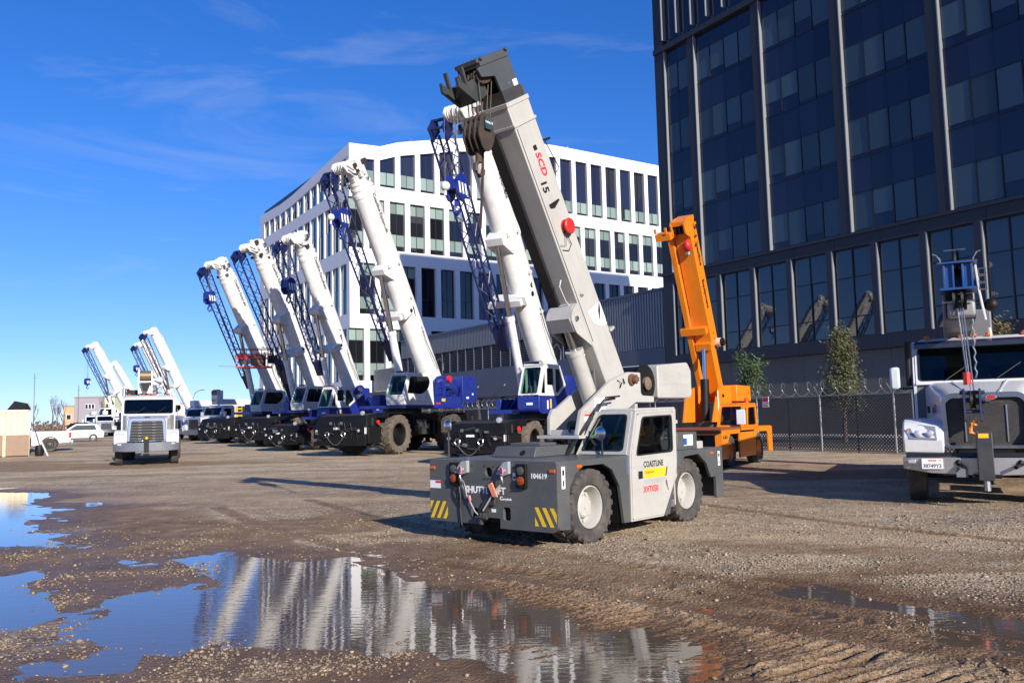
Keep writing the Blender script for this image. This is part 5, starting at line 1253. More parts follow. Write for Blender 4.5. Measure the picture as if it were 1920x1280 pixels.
    if lod < 2:
        for i in range(16):
            xx, yy, zz, s_ = L+rs.uniform(-.9, .45), rs.choice((-.42, .44)), rs.uniform(-.4, .45), rs.uniform(.05, .12)
            MB().box(xx-s_, xx+s_*1.2, yy-.07, yy+.07, zz-s_, zz+s_).build('head_fitting', (WHITE, GREASE, STEEL)[i % 3], Bm)
        for i in range(5): MB().bar((L-.3+.12*i, wB*.8, -dB+.05), (L+.1+.1*i, wB*.8, -dB-.35), .04).build('head_bracket', GREASE if i % 2 else WHITE, Bm)
        for i in range(4): MB().box(L*(.25+.16*i), L*(.25+.16*i)+.1, wB, wB+.14, dB*.3, dB*.5).build('boom_fitting', WHITE, Bm)
        MB().path([(Lb*.30, wB+.06, dB*.4), (Lb*.22, wB+.10, dB*.2), (Lb*.1, wB+.16, dB*.3), (.6, wB+.1, dB*.5)], .018, 5).build('boom_cable', CABLE, Bm)
        MB().prism([(Lb*.36, .10), (Lb*.36+.55, .22), (Lb*.36+.5, .06)], wB+.004, wB+.02, 'y').build('boom_latch', DARKS, Bm, fix=True)
        MB().path([(.9, wB*.9, dB), (1.0, wB+.1, dB+.18), (.6, wB+.12, dB+.3), (.3, wB+.1, dB+.1)], .02, 5).build('boom_step', STEEL, Bm)
    if text and lod < 2: write('Coastline Equipment', .30, (L*.885, wB+.004, dB*.22), (-1, 0, 0), (0, 0, 1), BLACKF, Bm, bold=.008, sx=.80)
    # lift cylinder
    lugx = L*.58
    MB().prism([(lugx-.9, -dB*.45), (lugx-.15, -dB-.42), (lugx+.12, -dB-.42), (lugx+.25, -dB*.5)], -.36, .36, 'y').build('cylinder_lug', WHITE, Bm, fix=True)
    MB().box(lugx+.0, lugx+.16, -wB*1.02, wB*1.02, -dB*1.05, -dB*.2).build('lug_rib', WHITE, Bm)
    ex, ez = math.cos(el), math.sin(el)
    pin = Vector((fx + (lugx-.05)*ex + (dB+.24)*ez, yb, fz + (lugx-.05)*ez - (dB+.24)*ex)); base = Vector((fx + 2.35*k, yb, zb+.35))
    d_ = (pin-base).normalized(); Lc = (pin-base).length
    MB().tube(base, base+d_*Lc*.54, .20*k, 16).tube(base+d_*Lc*.52, base+d_*Lc*.55, .23*k, 16).build('lift_cylinder', WHITE, T)
    MB().tube(base+d_*Lc*.55, pin, .125*k, 14).build('lift_rod', CHROME, T)
    MB().box(lugx-2.6, lugx-2.35, -wB-.55, wB+.02, -dB-.62, -dB*.7).box(lugx-2.65, lugx-2.3, wB-.16, wB+.18, -dB-.45, -dB*.2).build('stow_bracket', WHITE, Bm, bev=.01 if lod == 0 else 0)
    if lod < 2: MB().lathe([(.10, 0), (.10, .02), (.001, .02)], (lugx-2.47, wB+.19, -dB*.6), 'y', 12).build('bracket_hole', BLACKF, Bm)
    # lattice jib stowed along the far underside
    def lattice(name, x0, x1, z0_, z1_, y, hw0, hw1, cr, br, n):
        b = MB(); P_ = lambda t, i, j: Vector((x0+(x1-x0)*t, y+(hw0+(hw1-hw0)*t)*i, z0_+(z1_-z0_)*t+(hw0+(hw1-hw0)*t)*j))
        for i, j in ((-1, -1), (1, -1), (1, 1), (-1, 1)): b.tube(P_(0, i, j), P_(1, i, j), cr, 6)
        for m in range(n):
            t0, t1 = m/n, (m+1)/n
            q = ((-1, -1), (1, -1), (1, 1), (-1, 1))
            for s_ in range(4):
                A, B_ = q[s_], q[(s_+1) % 4]
                if m % 2: A, B_ = B_, A
                b.tube(P_(t0, *A), P_(t1, *B_), br, 4, cap=False)
        return b.build(name, BLUESHADE, Bm)
    lattice('lattice_jib', L*.26, L*.97, -dB-.72, -dB-.48, -.74, .20, .30, .05, .022, 16 if lod < 2 else 9)
    MB().box(L*.18, L*.27, -.96, -.54, -dB-.92, -dB-.52).build('jib_tip', BLUESHADE, Bm, bev=.03 if lod == 0 else 0)
    jr = MB()
    for y in (-.96, -.38): jr.plate([(L*.96, -dB-.85), (L*.98, -dB-.2), (L+.25, -dB-.15), (L+.30, -dB-.45), (L+.1, -dB-.9)], [], (0, y, 0), (1, 0, 0), (0, 0, 1), .05)
    jr.tube((L+.22, -1.06, -dB-.35), (L+.22, -.28, -dB-.35), .06, 8).tube((L+.02, -1.06, -dB-.75), (L+.02, -.28, -dB-.75), .05, 8); jr.build('jib_root', BLUESHADE, Bm, smooth=0)
    # hook block hanging plumb from the head
    if hook:
        c, s = math.cos(R(phi)), math.sin(R(phi))
        hx = fx + (L+.34)*ex + .95*ez; hz = fz + (L+.34)*ez - .95*ex
        H = thing('hook_block', hook_label, 'hook block', T.location, R(phi), 'blue striped hook blocks of the parked cranes')
        zc_ = hz-hook
        b = MB()
        for y in (-.26, .22): b.plate(roundpoly([(-.30, -.30), (-.30, .25), (-.12, .42), (.12, .42), (.30, .25), (.30, -.30), (.1, -.5), (-.1, -.5)], .05), [], (hx, yb+y, zc_), (1, 0, 0), (0, 0, 1), .07)
        b.box(hx-.27, hx+.27, yb-.22, yb+.18, zc_-.15, zc_+.2)
        b.build('cheek_plates', BLUE, H, smooth=0)
        for i in range(3): MB().add([(hx-.30+.2*i, yb+.262, zc_-.28), (hx-.20+.2*i, yb+.262, zc_-.28), (hx-.12+.2*i if i < 2 else hx+.28, yb+.262, zc_+.1), (hx-.22+.2*i, yb+.262, zc_+.1)], [(0, 1, 2, 3)]).build('white_stripe', WHITEF, H, smooth=0)
        MB().tube((hx, yb, zc_-.45), (hx, yb, zc_-.68), .08, 8).path([(hx, yb, zc_-.64), (hx+.12, yb, zc_-.74), (hx+.13, yb, zc_-.9), (hx, yb, zc_-1.0), (hx-.13, yb, zc_-.92), (hx-.15, yb, zc_-.8)], .055, 7).build('hook', BLUE, H)
        b = MB()
        for y in (-.2, -.06, .06, .2): b.tube((hx+(.12 if y > 0 else -.12), yb+y, zc_+.3), (hx+(.2 if y > 0 else -.2), yb+y, hz+.2), .010, 4)
        b.build('wire_rope', DARKS, H)
        if lod == 0:
            MB().tube((hx+.55, yb-.1, hz-.1), (hx+.55, yb-.1, zc_+.05), .009, 4).build('whip_line', DARKS, H)
            MB().sphere((hx+.55, yb-.1, zc_-.10), .17, 10).tube((hx+.55, yb-.1, zc_-.25), (hx+.55, yb-.1, zc_-.42), .05, 6).build('overhaul_ball', WHITE, H)
    return T
rt_crane('smaller crane with slanted white cab over blue, just behind the grey carry-deck crane', (0.53, 31.83), (-2.1, 3.30), (3.6, 12.35), False, 1, lod=0, hook=2.6, hook_label='striped hook block hanging nearest the grey carry-deck boom')
rt_crane('large white-cab crane with big brown tyre and tall boom, second from the grey boom', (-5.56, 41.45), (-2.85, 3.55), (3.45, 13.5), True, 2, lod=0, hook=2.3, hook_label='striped hook block hanging from the boom of the big-tyred white-cab crane')
rt_crane('smaller crane with slanted cab and red roof light, third crane from the grey boom', (-10.85, 48.83), (-2.35, 3.45), (2.2, 12.0), False, 1, lod=1, hook=2.6, hook_label='dark blue hook block hanging between two white booms before the white office block')
rt_crane('white-cab crane with shaded boom, fourth crane from the grey boom', (-13.76, 55.03, .05), (-1.65, 3.1), (4.25, 12.5), True, 2, lod=1, hook=0)
rt_crane('white-cab crane at the left end of the near row, behind the red work platform', (-18.28, 61.03, .1), (-1.6, 3.0), (4.1, 12.6), True, 2, lod=1, hook=2.2, hook_label='striped hook block hanging against the sky at the left end of the near row')
rt_crane('distant crane with tall white boom left of the near row', (-40.6, 98.0, .2), (-3.1, 3.4), (2.3, 12.2), True, 2, lod=2, hook=0)
rt_crane('distant crane with shaded boom just left of the taller distant boom', (-47.3, 110.0, .2), (-3.3, 3.4), (2.1, 12.0), True, 2, lod=2, hook=3.0, hook_label='tiny blue hook hanging beside the shaded distant boom')
rt_crane('farthest crane with boom pointing over the grey apartment block, hook hanging free', (-55.3, 113.0, .2), (-3.4, 3.4), (2.0, 12.2), True, 2, lod=2, hook=4.6, hook_label='lone blue hook hanging free against the sky at far left')
rt_crane('short distant boom half hidden between two taller distant booms', (-70.4, 148.0, .2), (-5.4, 3.4), (.9, 12.4), True, 2, lod=2, hook=0)

# ---------------------------------------------------------------- orange carry-deck crane by the fence
def orange_crane():
    T = thing('carry_deck_crane', 'orange carry-deck crane with raised boom standing before the chain-link fence', 'crane', (5.97, 25.32, 0), R(-122))
    LX, UZ = (-1, 0, 0), (0, 0, 1)
    for s in (1, -1):
        MB().plate([(2.28, .30), (2.28, 1.10), (.62, 1.10), (.62, .98), (1.55, .98), (1.75, .80), (1.80, .30)], [], (0, 1.08*s, 0), (1, 0, 0), UZ, .05).build('front_fender', ORANGE, T, smooth=0, bev=.005)
        MB().plate([(-.95, 1.12), (-2.85, 1.12), (-2.85, .32), (-2.45, .32), (-2.35, .85), (-2.2, .98), (-1.2, .98), (-.95, .8)], [], (0, 1.08*s, 0), (1, 0, 0), UZ, .05).build('rear_fender', ORANGE, T, smooth=0, bev=.005)
        MB().plate([(.60, 1.0), (.62, .28), (-1.0, .28), (-1.05, 1.0)], [], (0, 1.06*s, 0), (1, 0, 0), UZ, .05).build('step_panel', ORANGE, T, smooth=0)
        for x in (1.2, -1.68): wheel(T, x, .84*s, .47, .34, s, 'lug', ORANGE, RUBBER, .5, 20)
    MB().box(-2.75, 2.2, -.45, .45, .35, .98).build('chassis', BLACKP, T)
    F = MB().plate([(-1.06, .30), (1.06, .30), (1.06, 1.10), (-1.06, 1.10)], [[(-.95, .52), (-.08, .52), (-.08, .97), (-.95, .97)], [(.05, .52), (.90, .52), (.90, .97), (.05, .97)]], (2.25, 0, 0), (0, 1, 0), UZ, .06).build('front_frame', ORANGE, T, smooth=0)
    MB().box(2.0, 2.03, -1.0, 1.0, .4, 1.0).build('front_recess', paint('recess_black', (.012, .010, .010), .6), T)
    MB().box(2.2, 2.36, -1.08, 1.08, 1.02, 1.10).build('front_bumper_bar', BLACKP, T, bev=.02)
    write('BRODERSON', .2, (2.035, -.98, .72), (0, 1, 0), UZ, flat('lilac_print', (.36, .33, .42), .5), T, bold=.006, sx=.75)
    write('IC-80-3', .12, (2.20, 1.107, .86), LX, UZ, BLACKF, T, bold=.004)
    MB().box(.3, 2.22, -1.06, 1.06, 1.101, 1.16).build('deck', RUST, T, bev=.01)
    MB().box(-2.85, .295, -1.06, 1.06, 1.05, 1.14).build('rear_deck', ORANGE, T, bev=.01)
    # cab
    out = [(.30, 1.14), (.02, 1.80), (-1.18, 1.82), (-1.30, 1.14)]
    dw = roundpoly([(-.30, 1.20), (-.36, 1.72), (-1.08, 1.74), (-1.16, 1.20)], .04)
    fwn = roundpoly([(.18, 1.20), (-.02, 1.70), (-.20, 1.70), (-.18, 1.20)], .03)
    MB().plate(out, [dw, fwn], (0, 1.06, 0), (1, 0, 0), UZ, .05).build('cab_side', ORANGE, T, smooth=0, bev=.008)
    for hh in (dw, fwn): MB().plate(hh, [], (0, 1.06, 0), (1, 0, 0), UZ, .008).build('side_window', clear_glass('smoky_glass', (.42, .48, .46)), T, smooth=0)
    n = Vector((-.28, 0, .66)).normalized(); ws = rrect(.40, 1.0, .06, .66, .04)
    MB().plate([(.32, 0), (1.06, 0), (1.06, .72), (.32, .72)], [ws], (.29, 0, 1.14), (0, 1, 0), n, .05).build('windscreen_frame', ORANGE, T, smooth=0)
    MB().plate(ws, [], (.29, 0, 1.14), (0, 1, 0), n, .008).build('windscreen', GLASS, T, smooth=0)
    MB().box(-1.2, .02, .32, 1.08, 1.81, 1.86).build('cab_roof', ORANGE, T, bev=.02)
    MB().box(-1.29, -1.22, .32, 1.04, 1.14, 1.80).build('cab_back', ORANGE, T)
    MB().box(-.9, -.45, .5, .95, 1.15, 1.35).box(-1.05, -.9, .5, .95, 1.2, 1.7).build('seat', SEATM, T, bev=.03)
    MB().box(.40, .44, .95, 1.22, 1.22, 1.66).build('mirror', paint('white_mirror_back', (.8, .8, .8), .3), T, bev=.03)
    MB().tube((.30, 1.0, 1.2), (.42, 1.08, 1.3), .015, 6).build('mirror_arm', CABLE, T)
    MB().tube((-1.2, .8, 1.86), (-1.2, .8, 1.92), .07, 10).sphere((-1.2, .8, 1.96), .08, 10).build('beacon', AMBER, T)
    # turret
    MB().lathe([(.5, 1.15), (.5, 1.30), (.001, 1.30)], (-.25, -.1, 0), 'z', 24).build('turntable', DARKS, T)
    near = [(.55, 1.31), (.10, 2.10), (-.25, 2.42), (-1.25, 2.42), (-1.25, 1.95), (-.9, 1.31)]
    far = [(.95, 1.31), (.62, 2.25), (.30, 2.28), (-.3, 2.42), (-1.25, 2.42), (-1.25, 1.95), (-.9, 1.31)]
    MB().plate(near, [], (0, .28, 0), (1, 0, 0), UZ, .08).build('turret_plate', ORANGE, T, smooth=0, bev=.006)
    MB().plate(far, [], (0, -.48, 0), (1, 0, 0), UZ, .08).build('turret_plate', ORANGE, T, smooth=0, bev=.006)
    CW = MB().box(-2.75, -1.255, -.75, .50, 1.93, 2.44).build('counterweight', ORANGE, T, bev=.03)
    write('IC', .12, (-2.45, .503, 2.18), LX, UZ, BLACKF, CW)
    for x, z, w, h in ((.12, 1.45, .10, .55), (.14, 2.0, .09, .25)): decal('pale_decal', T, (x, .3225, z), LX, UZ, w, h, WHITEF)
    MB().tube((-.35, .32, 2.10), (-.35, .36, 2.10), .05, 8).build('pin', BLACKP, T)
    # boom
    foot, tip = (-1.10, 2.22), (1.20, 7.08)
    L = math.hypot(tip[0]-foot[0], tip[1]-foot[1]); el = math.atan2(tip[1]-foot[1], tip[0]-foot[0])
    bx = lambda a, w, h: [(-a, -h), (a, -h), (a, h), (-a, h)]
    Bm = at(MB().prism(bx(.17, 0, .20), -.1, L*.42, 'x').build('boom', ORANGE, T, bev=.01), (foot[0], -.10, foot[1]), (0, -el, 0))
    MB().prism([(-.25, -.29), (.25, -.29), (.25, .29), (-.25, .29)], L*.30, L, 'x').build('outer_section', ORANGE, Bm, bev=.012)
    for yy in (.0, .18): MB().tube((L*.34+yy, .245, .0), (L*.34+yy, .256, .0), .045, 12).build('boom_hole', RUST, Bm)
    write('Coastline', .26, (L*.93, .254, -.02), LX, UZ, BLACKF, Bm, bold=.010, sx=.82); write('Equipment', .26, (L*.70, .254, -.10), LX, UZ, BLACKF, Bm, bold=.010, sx=.82)
    MB().lathe([(.001, 0), (.14, 0), (.14, .12), (.001, .12)], (L*.30, .24, .22), 'y', 16).build('cable_reel', paint('pale_reel', (.55, .5, .42), .5), Bm)
    MB().lathe([(.001, .125), (.12, .125), (.12, .22), (.001, .22)], (L*.30, .24, .22), 'y', 16).build('reel_drum', BLACKP, Bm)
    MB().path([(L*.33, .26, .30), (L*.55, .25, .34), (L*.62, .25, .30), (L*.9, .25, .32)], .012, 5).build('boom_cable', CABLE, Bm)
    h = MB()
    for y in (-.20, .20): h.plate(roundpoly([(L-.75, .26), (L-.72, -.22), (L-.2, -.30), (L-.02, -.60), (L+.30, -.62), (L+.38, -.2), (L+.30, .3)], .04), [], (0, y, 0), (1, 0, 0), UZ, .04)
    h.box(L+.22, L+.34, -.24, .24, -.55, .28); h.build('boom_head', ORANGE, Bm, smooth=0)
    for i in range(3): MB().lathe([(.04, -.02), (.15, -.03), (.13, 0), (.15, .03), (.04, .02)], (L+.08, -.12+.12*i, -.36), 'y', 16).build('sheave', GREASE, Bm)
    for i in range(6): MB().box(L-.55+.12*i, L-.48+.12*i, .22, .28, -.15+.05*i, .02+.05*i).build('head_fitting', ORANGE if i % 2 else GREASE, Bm)
    MB().sphere((L-.45, .10, -.36), .12, 10, (1.5, 1, 1)).build('hook_weight', RED, Bm); MB().tube((L-.70, .1, -.4), (L-.62, .1, -.38), .09, 10).build('hook_swivel', STEEL, Bm)
    MB().box(L-.1, L+.1, -.66, -.2, -.80, -.44).bar((L+.1, -.70, -.6), (L+.24, -.70, -.6), .06).bar((L+.1, -.30, -.8), (L+.28, -.30, -.8), .06).build('jib_bracket', ORANGE, Bm)
    MB().box(L*.02, L-.05, -.44, -.28, -.44, -.22).build('boom_bar', ORANGE, Bm, bev=.01)  # stowed jib running beside the boom
    MB().box(L*.40, L*.44, -.6, .2, -.5, -.28).build('stow_bracket', ORANGE, Bm)
    ex, ez = math.cos(el), math.sin(el); lx = L*.32
    pin = Vector((foot[0]+lx*ex+.34*ez, -.10, foot[1]+lx*ez-.34*ex)); base = Vector((.10, -.10, 1.35)); dd = (pin-base).normalized(); Lc = (pin-base).length
    MB().tube(base, base+dd*Lc*.55, .13, 14).build('lift_cylinder', BLACKP, T); MB().tube(base+dd*Lc*.55, pin, .06, 12).build('lift_rod', CHROME, T)
    MB().box(lx-.12, lx+.1, -.24, .24, -.42, -.2).build('cylinder_lug', ORANGE, Bm)
    return T
orange_crane()

# ---------------------------------------------------------------- trucks
def loft(secs):
    b = MB(); n = len(secs[0]); v = [p for s in secs for p in s]; f = [tuple(range(n))[::-1], tuple(range((len(secs)-1)*n, len(secs)*n))]
    for i in range(len(secs)-1): f += [(i*n+j, i*n+(j+1) % n, (i+1)*n+(j+1) % n, (i+1)*n+j) for j in range(n)]
    return b.add(v, f)
TGLASS = clear_glass('truck_glass', (.34, .40, .38))
def ring(x, hw, zb, zt, c=.10): return [(x, -hw, zb), (x, -hw, zt-c), (x, -hw*.96+c*.35, zt-c*.3), (x, -hw+c*1.6, zt), (x, hw-c*1.6, zt), (x, hw*.96-c*.35, zt-c*.3), (x, hw, zt-c), (x, hw, zb)]
def truck(label, loc, phi, front, lod=0, boom=None, group=None):
    """conventional-cab truck; front axle at x = 0; front: 'square' chrome grille or 'slat' trapezoid grille"""
    T = thing('boom_truck', label, 'truck', loc, R(phi), group)
    bv = .015 if lod == 0 else 0
    sq = front == 'square'
    body = paint('truck_white', (.68, .68, .68), .3, dirt=.25, coat=.3, streak=.2)
    # hood
    gx = .98
    H = loft([ring(gx-.06, .58 if sq else .74, .95, 1.78 if sq else 1.88), ring(.3, .66 if sq else .80, .95, 1.90 if sq else 1.95), ring(-.72, .86 if sq else .92, .95, 2.05 if sq else 2.02)]).build('hood', body, T, fix=True, smooth=50, bev=bv)
    if sq:
        for s in (-1, 1): MB().bar((.80, .22*s, 1.815), (-.6, .42*s, 2.045), .03, .025).build('hood_crease', body, H)
        MB().box(-.2, .1, -.83, -.79, 1.50, 1.62).build('hood_vent', BLACKF, H)
    # grille
    if sq:
        outl = roundpoly([(-.60, .93), (.60, .93), (.62, 1.70), (.50, 1.82), (-.50, 1.82), (-.62, 1.70)], .08, 4); inn = roundpoly([(-.53, .985), (.53, .985), (.55, 1.66), (.47, 1.735), (.16, 1.735), (.08, 1.67), (-.08, 1.67), (-.16, 1.735), (-.47, 1.735), (-.55, 1.66)], .04)
        G = MB().plate(outl, [inn], (gx, 0, 0), (0, 1, 0), (0, 0, 1), .10).build('grille_surround', paint('grey_chrome', (.30, .30, .31), .2, .9, dirt=.2), T, bev=.02, smooth=30)
        gm = paint('grille_mesh', (.045, .042, .04), .55, .4, dirt=.4, bump=.8, scale=6)
        MB().plate(shrink(inn, -.01), [], (gx-.02, 0, 0), (0, 1, 0), (0, 0, 1), .02).build('grille_mesh', gm, G, smooth=0)
        for k in range(26): MB().box(gx-.012, gx-.006, -.53, .53, 1.02+.025*k, 1.030+.025*k).build('grille_bar', DARKS, G, smooth=0)
        for y in (-.28, .30): MB().box(gx-.005, gx+.01, y-.01, y+.01, 1.04, 1.62).build('grille_strip', CHROME, G)
        bd = MB()
        for a, b_ in inn[::2]: bd.sphere((gx+.055, a*1.03, 1.345+(b_-1.345)*1.03), .010, 6)
        bd.build('grille_rivets', CHROME, G)['kind'] = 'stuff'
        MB().lathe([(.001, gx+.06), (.08, gx+.058), (.09, gx+.05)], (0, 0, 1.745), 'x', 18).build('emblem', CHROME, G); MB().lathe([(.001, gx+.064), (.062, gx+.062)], (0, 0, 1.745), 'x', 18).build('emblem_face', RED, G)
        for ob in G.children:
            if ob.name.startswith('emblem'): ob.scale = (1, 1, .55); ob.location = (0, .10, .785)
    else:
        outl = [(-.58, .95), (.58, .95), (.78, 1.74), (.70, 1.88), (-.70, 1.88), (-.78, 1.74)]; inn = [(-.46, .99), (.46, .99), (.62, 1.70), (.56, 1.76), (-.56, 1.76), (-.62, 1.70)]
        outl = [(-.74, .95), (.74, .95), (.70, 1.80), (.60, 1.90), (-.60, 1.90), (-.70, 1.80)]; inn = [(-.62, .98), (.62, .98), (.56, 1.72), (.50, 1.76), (-.50, 1.76), (-.56, 1.72)]
        bl = paint('bluish_chrome', (.42, .48, .60), .2, .9, dirt=.1)
        G = MB().plate(outl, [inn], (gx, 0, 0), (0, 1, 0), (0, 0, 1), .10).build('grille_surround', bl, T, bev=.02 if lod == 0 else 0, smooth=30)
        MB().plate(inn, [], (gx-.04, 0, 0), (0, 1, 0), (0, 0, 1), .02).build('grille_back', BLACKF, G, smooth=0)
        for k in range(7):
            z = 1.02+.112*k; hw = .62-.06*(z-.98)/.74
            MB().hexa([(gx-.03, -hw, z), (gx-.03, hw, z), (gx+.03, hw, z+.02), (gx+.03, -hw, z+.02)], [(gx-.03, -hw, z+.055), (gx-.03, hw, z+.055), (gx+.03, hw, z+.06), (gx+.03, -hw, z+.06)]).build('grille_slat', DARKS, G, smooth=0)
            if lod == 0:
                for y in (-.26, .26): MB().box(gx+.03, gx+.036, y-.06, y+.06, z+.03, z+.05).build('slat_glint', CHROME, G)
        MB().box(gx+.0, gx+.055, -.10, .10, 1.90, 1.95).build('emblem', BLACKF, G)
    # fenders and lamps
    for s in (1, -1):
        prof = [(1.14, .86), (1.18, 1.10), (1.05, 1.30), (.80, 1.40), (.1, 1.42), (-.42, 1.30), (-.66, .95), (-.60, .86)] + [(.62*math.cos(R(q)), .56+.62*math.sin(R(q))) for q in range(150, 20, -13)]
        MB().prism(prof, (.60 if sq else .72)*s, 1.20*s, 'y').build('fender', body, T, fix=True, smooth=40, bev=.03 if lod == 0 else 0)
        if sq:
            HL = loft([[(1.19, s*.70, 1.08), (1.19, s*1.10, 1.10), (1.10, s*1.17, 1.24), (1.02, s*.95, 1.32), (1.14, s*.72, 1.28)], [(1.02, s*.70, 1.06), (1.0, s*1.21, 1.08), (.85, s*1.23, 1.26), (.80, s*.95, 1.36), (.95, s*.70, 1.30)]]).build('headlight', paint('headlight_grey', (.42, .43, .45), .15, .5, dirt=.1), T, fix=True, smooth=40)
            for yy in (.80, .98): MB().sphere((1.18, s*yy, 1.18), .055, 10, (.4, 1, 1)).build('headlight_bulb', LENS, HL)
            MB().sphere((1.10, s*1.13, 1.19), .05, 8, (.6, .6, 1)).build('turn_lamp', AMBER, HL)
            for z in (1.62, 1.36): MB().sphere((.55, s*.70, z), .05, 8, (1.3, .5, .7)).build('side_lamp', AMBER, T)
        else:
            HL = MB().box(1.10, 1.17, min(s*.84, s*1.14), max(s*.84, s*1.14), 1.02, 1.30).build('headlight', LENS, T, bev=.03 if lod == 0 else 0)
    # bumper
    if sq:
        BP = loft([[(1.16, -1.22, .80), (1.27, -.95, .80), (1.30, 0, .80), (1.27, .95, .80), (1.16, 1.22, .80), (1.05, 1.2, .80), (1.05, -1.2, .80)], [(1.14, -1.22, .62), (1.26, -.80, .55), (1.29, 0, .52), (1.26, .80, .55), (1.14, 1.22, .62), (1.05, 1.2, .6), (1.05, -1.2, .6)]]).build('bumper', paint('pale_bumper', (.50, .50, .51), .25, .55, dirt=.3), T, fix=True, bev=.012)
        MB().box(1.0, 1.20, -1.15, 1.15, .81, .87).build('bumper_gap', BLACKF, T)
        PL = MB().box(1.24, 1.296, -.94, -.64, .625, .785).build('number_plate', WHITEF, T)
        write('38749Y3', .082, (1.297, -.925, .645), (0, 1, 0), (0, 0, 1), flat('plate_blue', (.03, .04, .12), .5), PL, bold=.0015, sx=.9)
        decal('plate_state', PL, (1.2975, -.85, .745), (0, 1, 0), (0, 0, 1), .12, .02, REDF); decal('plate_sticker', PL, (1.2975, -.70, .745), (0, 1, 0), (0, 0, 1), .04, .025, YELLOW)
        MB().box(1.20, 1.285, -1.14, -1.02, .71, .77).build('marker_lamp', LENS, T, bev=.01)
        for y in (-.42, .42): MB().tube((1.27, y, .70), (1.42, y+.08*(1 if y < 0 else -1), .66), .03, 8).sphere((1.27, y, .72), .055, 8).build('tow_hook', BLACKP, T)
        MB().box(1.29, 1.32, -.46, -.30, .50, .64).build('grey_flap', paint('grey_flap', (.16, .17, .18), .6), T)
    else:
        loft([[(1.10, -1.25, .92), (1.24, -.80, .92), (1.24, .80, .92), (1.10, 1.25, .92), (1.0, 1.2, .92), (1.0, -1.2, .92)], [(1.10, -1.23, .58), (1.24, -.76, .55), (1.24, .76, .55), (1.10, 1.23, .58), (1.0, 1.2, .58), (1.0, -1.2, .58)]]).build('bumper', paint('dark_chrome', (.30, .31, .33), .25, .9, dirt=.3), T, fix=True, bev=bv)
        for s in (-1, 1): MB().box(1.14, 1.20, min(s*.84, s*1.06), max(s*.84, s*1.06), .82, .88).build('fog_lamp', LENS, T)
    # cab
    cp = roundpoly([(-.70, .95), (-.70, 2.05), (-1.02, 2.72), (-1.18, 2.84), (-2.05, 2.86), (-2.18, 2.72), (-2.18, .95)], [0, .03, .06, .08, .08, .08, 0])
    dwin = roundpoly([(-.92, 2.02), (-1.14, 2.60), (-1.85, 2.60), (-1.85, 2.02)], .05)
    for s in (1, -1):
        MB().plate(cp, [dwin], (0, 1.02*s, 0), (1, 0, 0), (0, 0, 1), .05).build('cab_side', body, T, smooth=0, bev=bv)
        MB().plate(dwin, [], (0, 1.02*s, 0), (1, 0, 0), (0, 0, 1), .008).build('side_window', TGLASS, T, smooth=0)
        MB().box(-1.05, -.85, min(1.02*s, 1.35*s), max(1.02*s, 1.35*s), 1.94, 1.98).build('mirror_arm', CABLE, T)
        MB().box(-1.02, -.84, min(1.27*s, 1.44*s), max(1.27*s, 1.44*s), 1.94, 2.36).build('mirror', paint('pale_mirror', (.62, .68, .68), .3), T, bev=.04 if lod == 0 else 0)
        MB().box(-2.0, -.8, min(.95*s, 1.18*s), max(.95*s, 1.18*s), .45, .82).build('step_tank', CHROME if lod == 0 else STEEL, T, bev=.05 if lod == 0 else 0)
    n = Vector((-.32, 0, .68)).normalized(); ws = rrect(-.94, .94, .04, .70, .07)
    MB().plate([(-1.0, -.04), (1.0, -.04), (1.0, .76), (-1.0, .76)], [ws], (-.71, 0, 2.04), (0, 1, 0), n, .05).build('windscreen_frame', body, T, smooth=0)
    MB().plate(ws, [], (-.71, 0, 2.04), (0, 1, 0), n, .01).build('windscreen', TGLASS, T, smooth=0)
    MB().plate(shrink(ws, -.02), [shrink(ws, .015)], (-.68, 0, 2.045), (0, 1, 0), n, .012).build('windscreen_seal', CABLE, T, smooth=0)
    loft([ring(-1.02, .98, 2.70, 2.76, .03), ring(-1.25, .99, 2.70, 2.88, .08), ring(-2.10, .97, 2.70, 2.88, .08)]).build('roof', body, T, fix=True, smooth=40)
    MB().box(-2.18, -2.12, -1.0, 1.0, .95, 2.75).build('cab_back', body, T); MB().box(-2.1, -.75, -1.0, 1.0, .95, 1.05).box(-.95, -.73, -1.0, 1.0, 1.05, 2.0).build('cab_floor', INTER, T)
    for y in (-.5, .5): MB().box(-1.75, -1.3, y-.25, y+.25, 1.2, 1.6).box(-1.9, -1.75, y-.25, y+.25, 1.3, 2.35).build('seat', SEATM, T, bev=.03 if lod == 0 else 0)
    MB().path([(-1.0+.05*math.cos(q), .5+.22*math.cos(q), 1.98+.2*math.sin(q)) for q in [2*math.pi*i/14 for i in range(15)]], .016, 5).build('steering_wheel', CABLE, T)
    for yy in (-.55, .25): MB().bar((-.70, yy, 2.06), (-.84, yy+.42, 2.36), .02, .012).build('wiper', CABLE, T)
    if lod == 0:
        for s in (1, -1):
            for p, q in (((-.86, 1.0), (-.86, 2.0)), ((-1.95, 1.0), (-1.95, 2.6)), ((-.86, 1.0), (-1.95, 1.0))): MB().bar((p[0], 1.046*s, p[1]), (q[0], 1.046*s, q[1]), .012, .012).build('door_seam', CABLE, T)
            MB().box(-1.85, -1.68, min(1.045*s, 1.07*s), max(1.045*s, 1.07*s), 1.78, 1.82).build('door_handle', CHROME, T)
            MB().path([(-2.12, 1.06*s, 1.2), (-2.12, 1.12*s, 1.3), (-2.12, 1.12*s, 2.3), (-2.12, 1.06*s, 2.4)], .015, 6).build('grab_rail', CHROME, T)
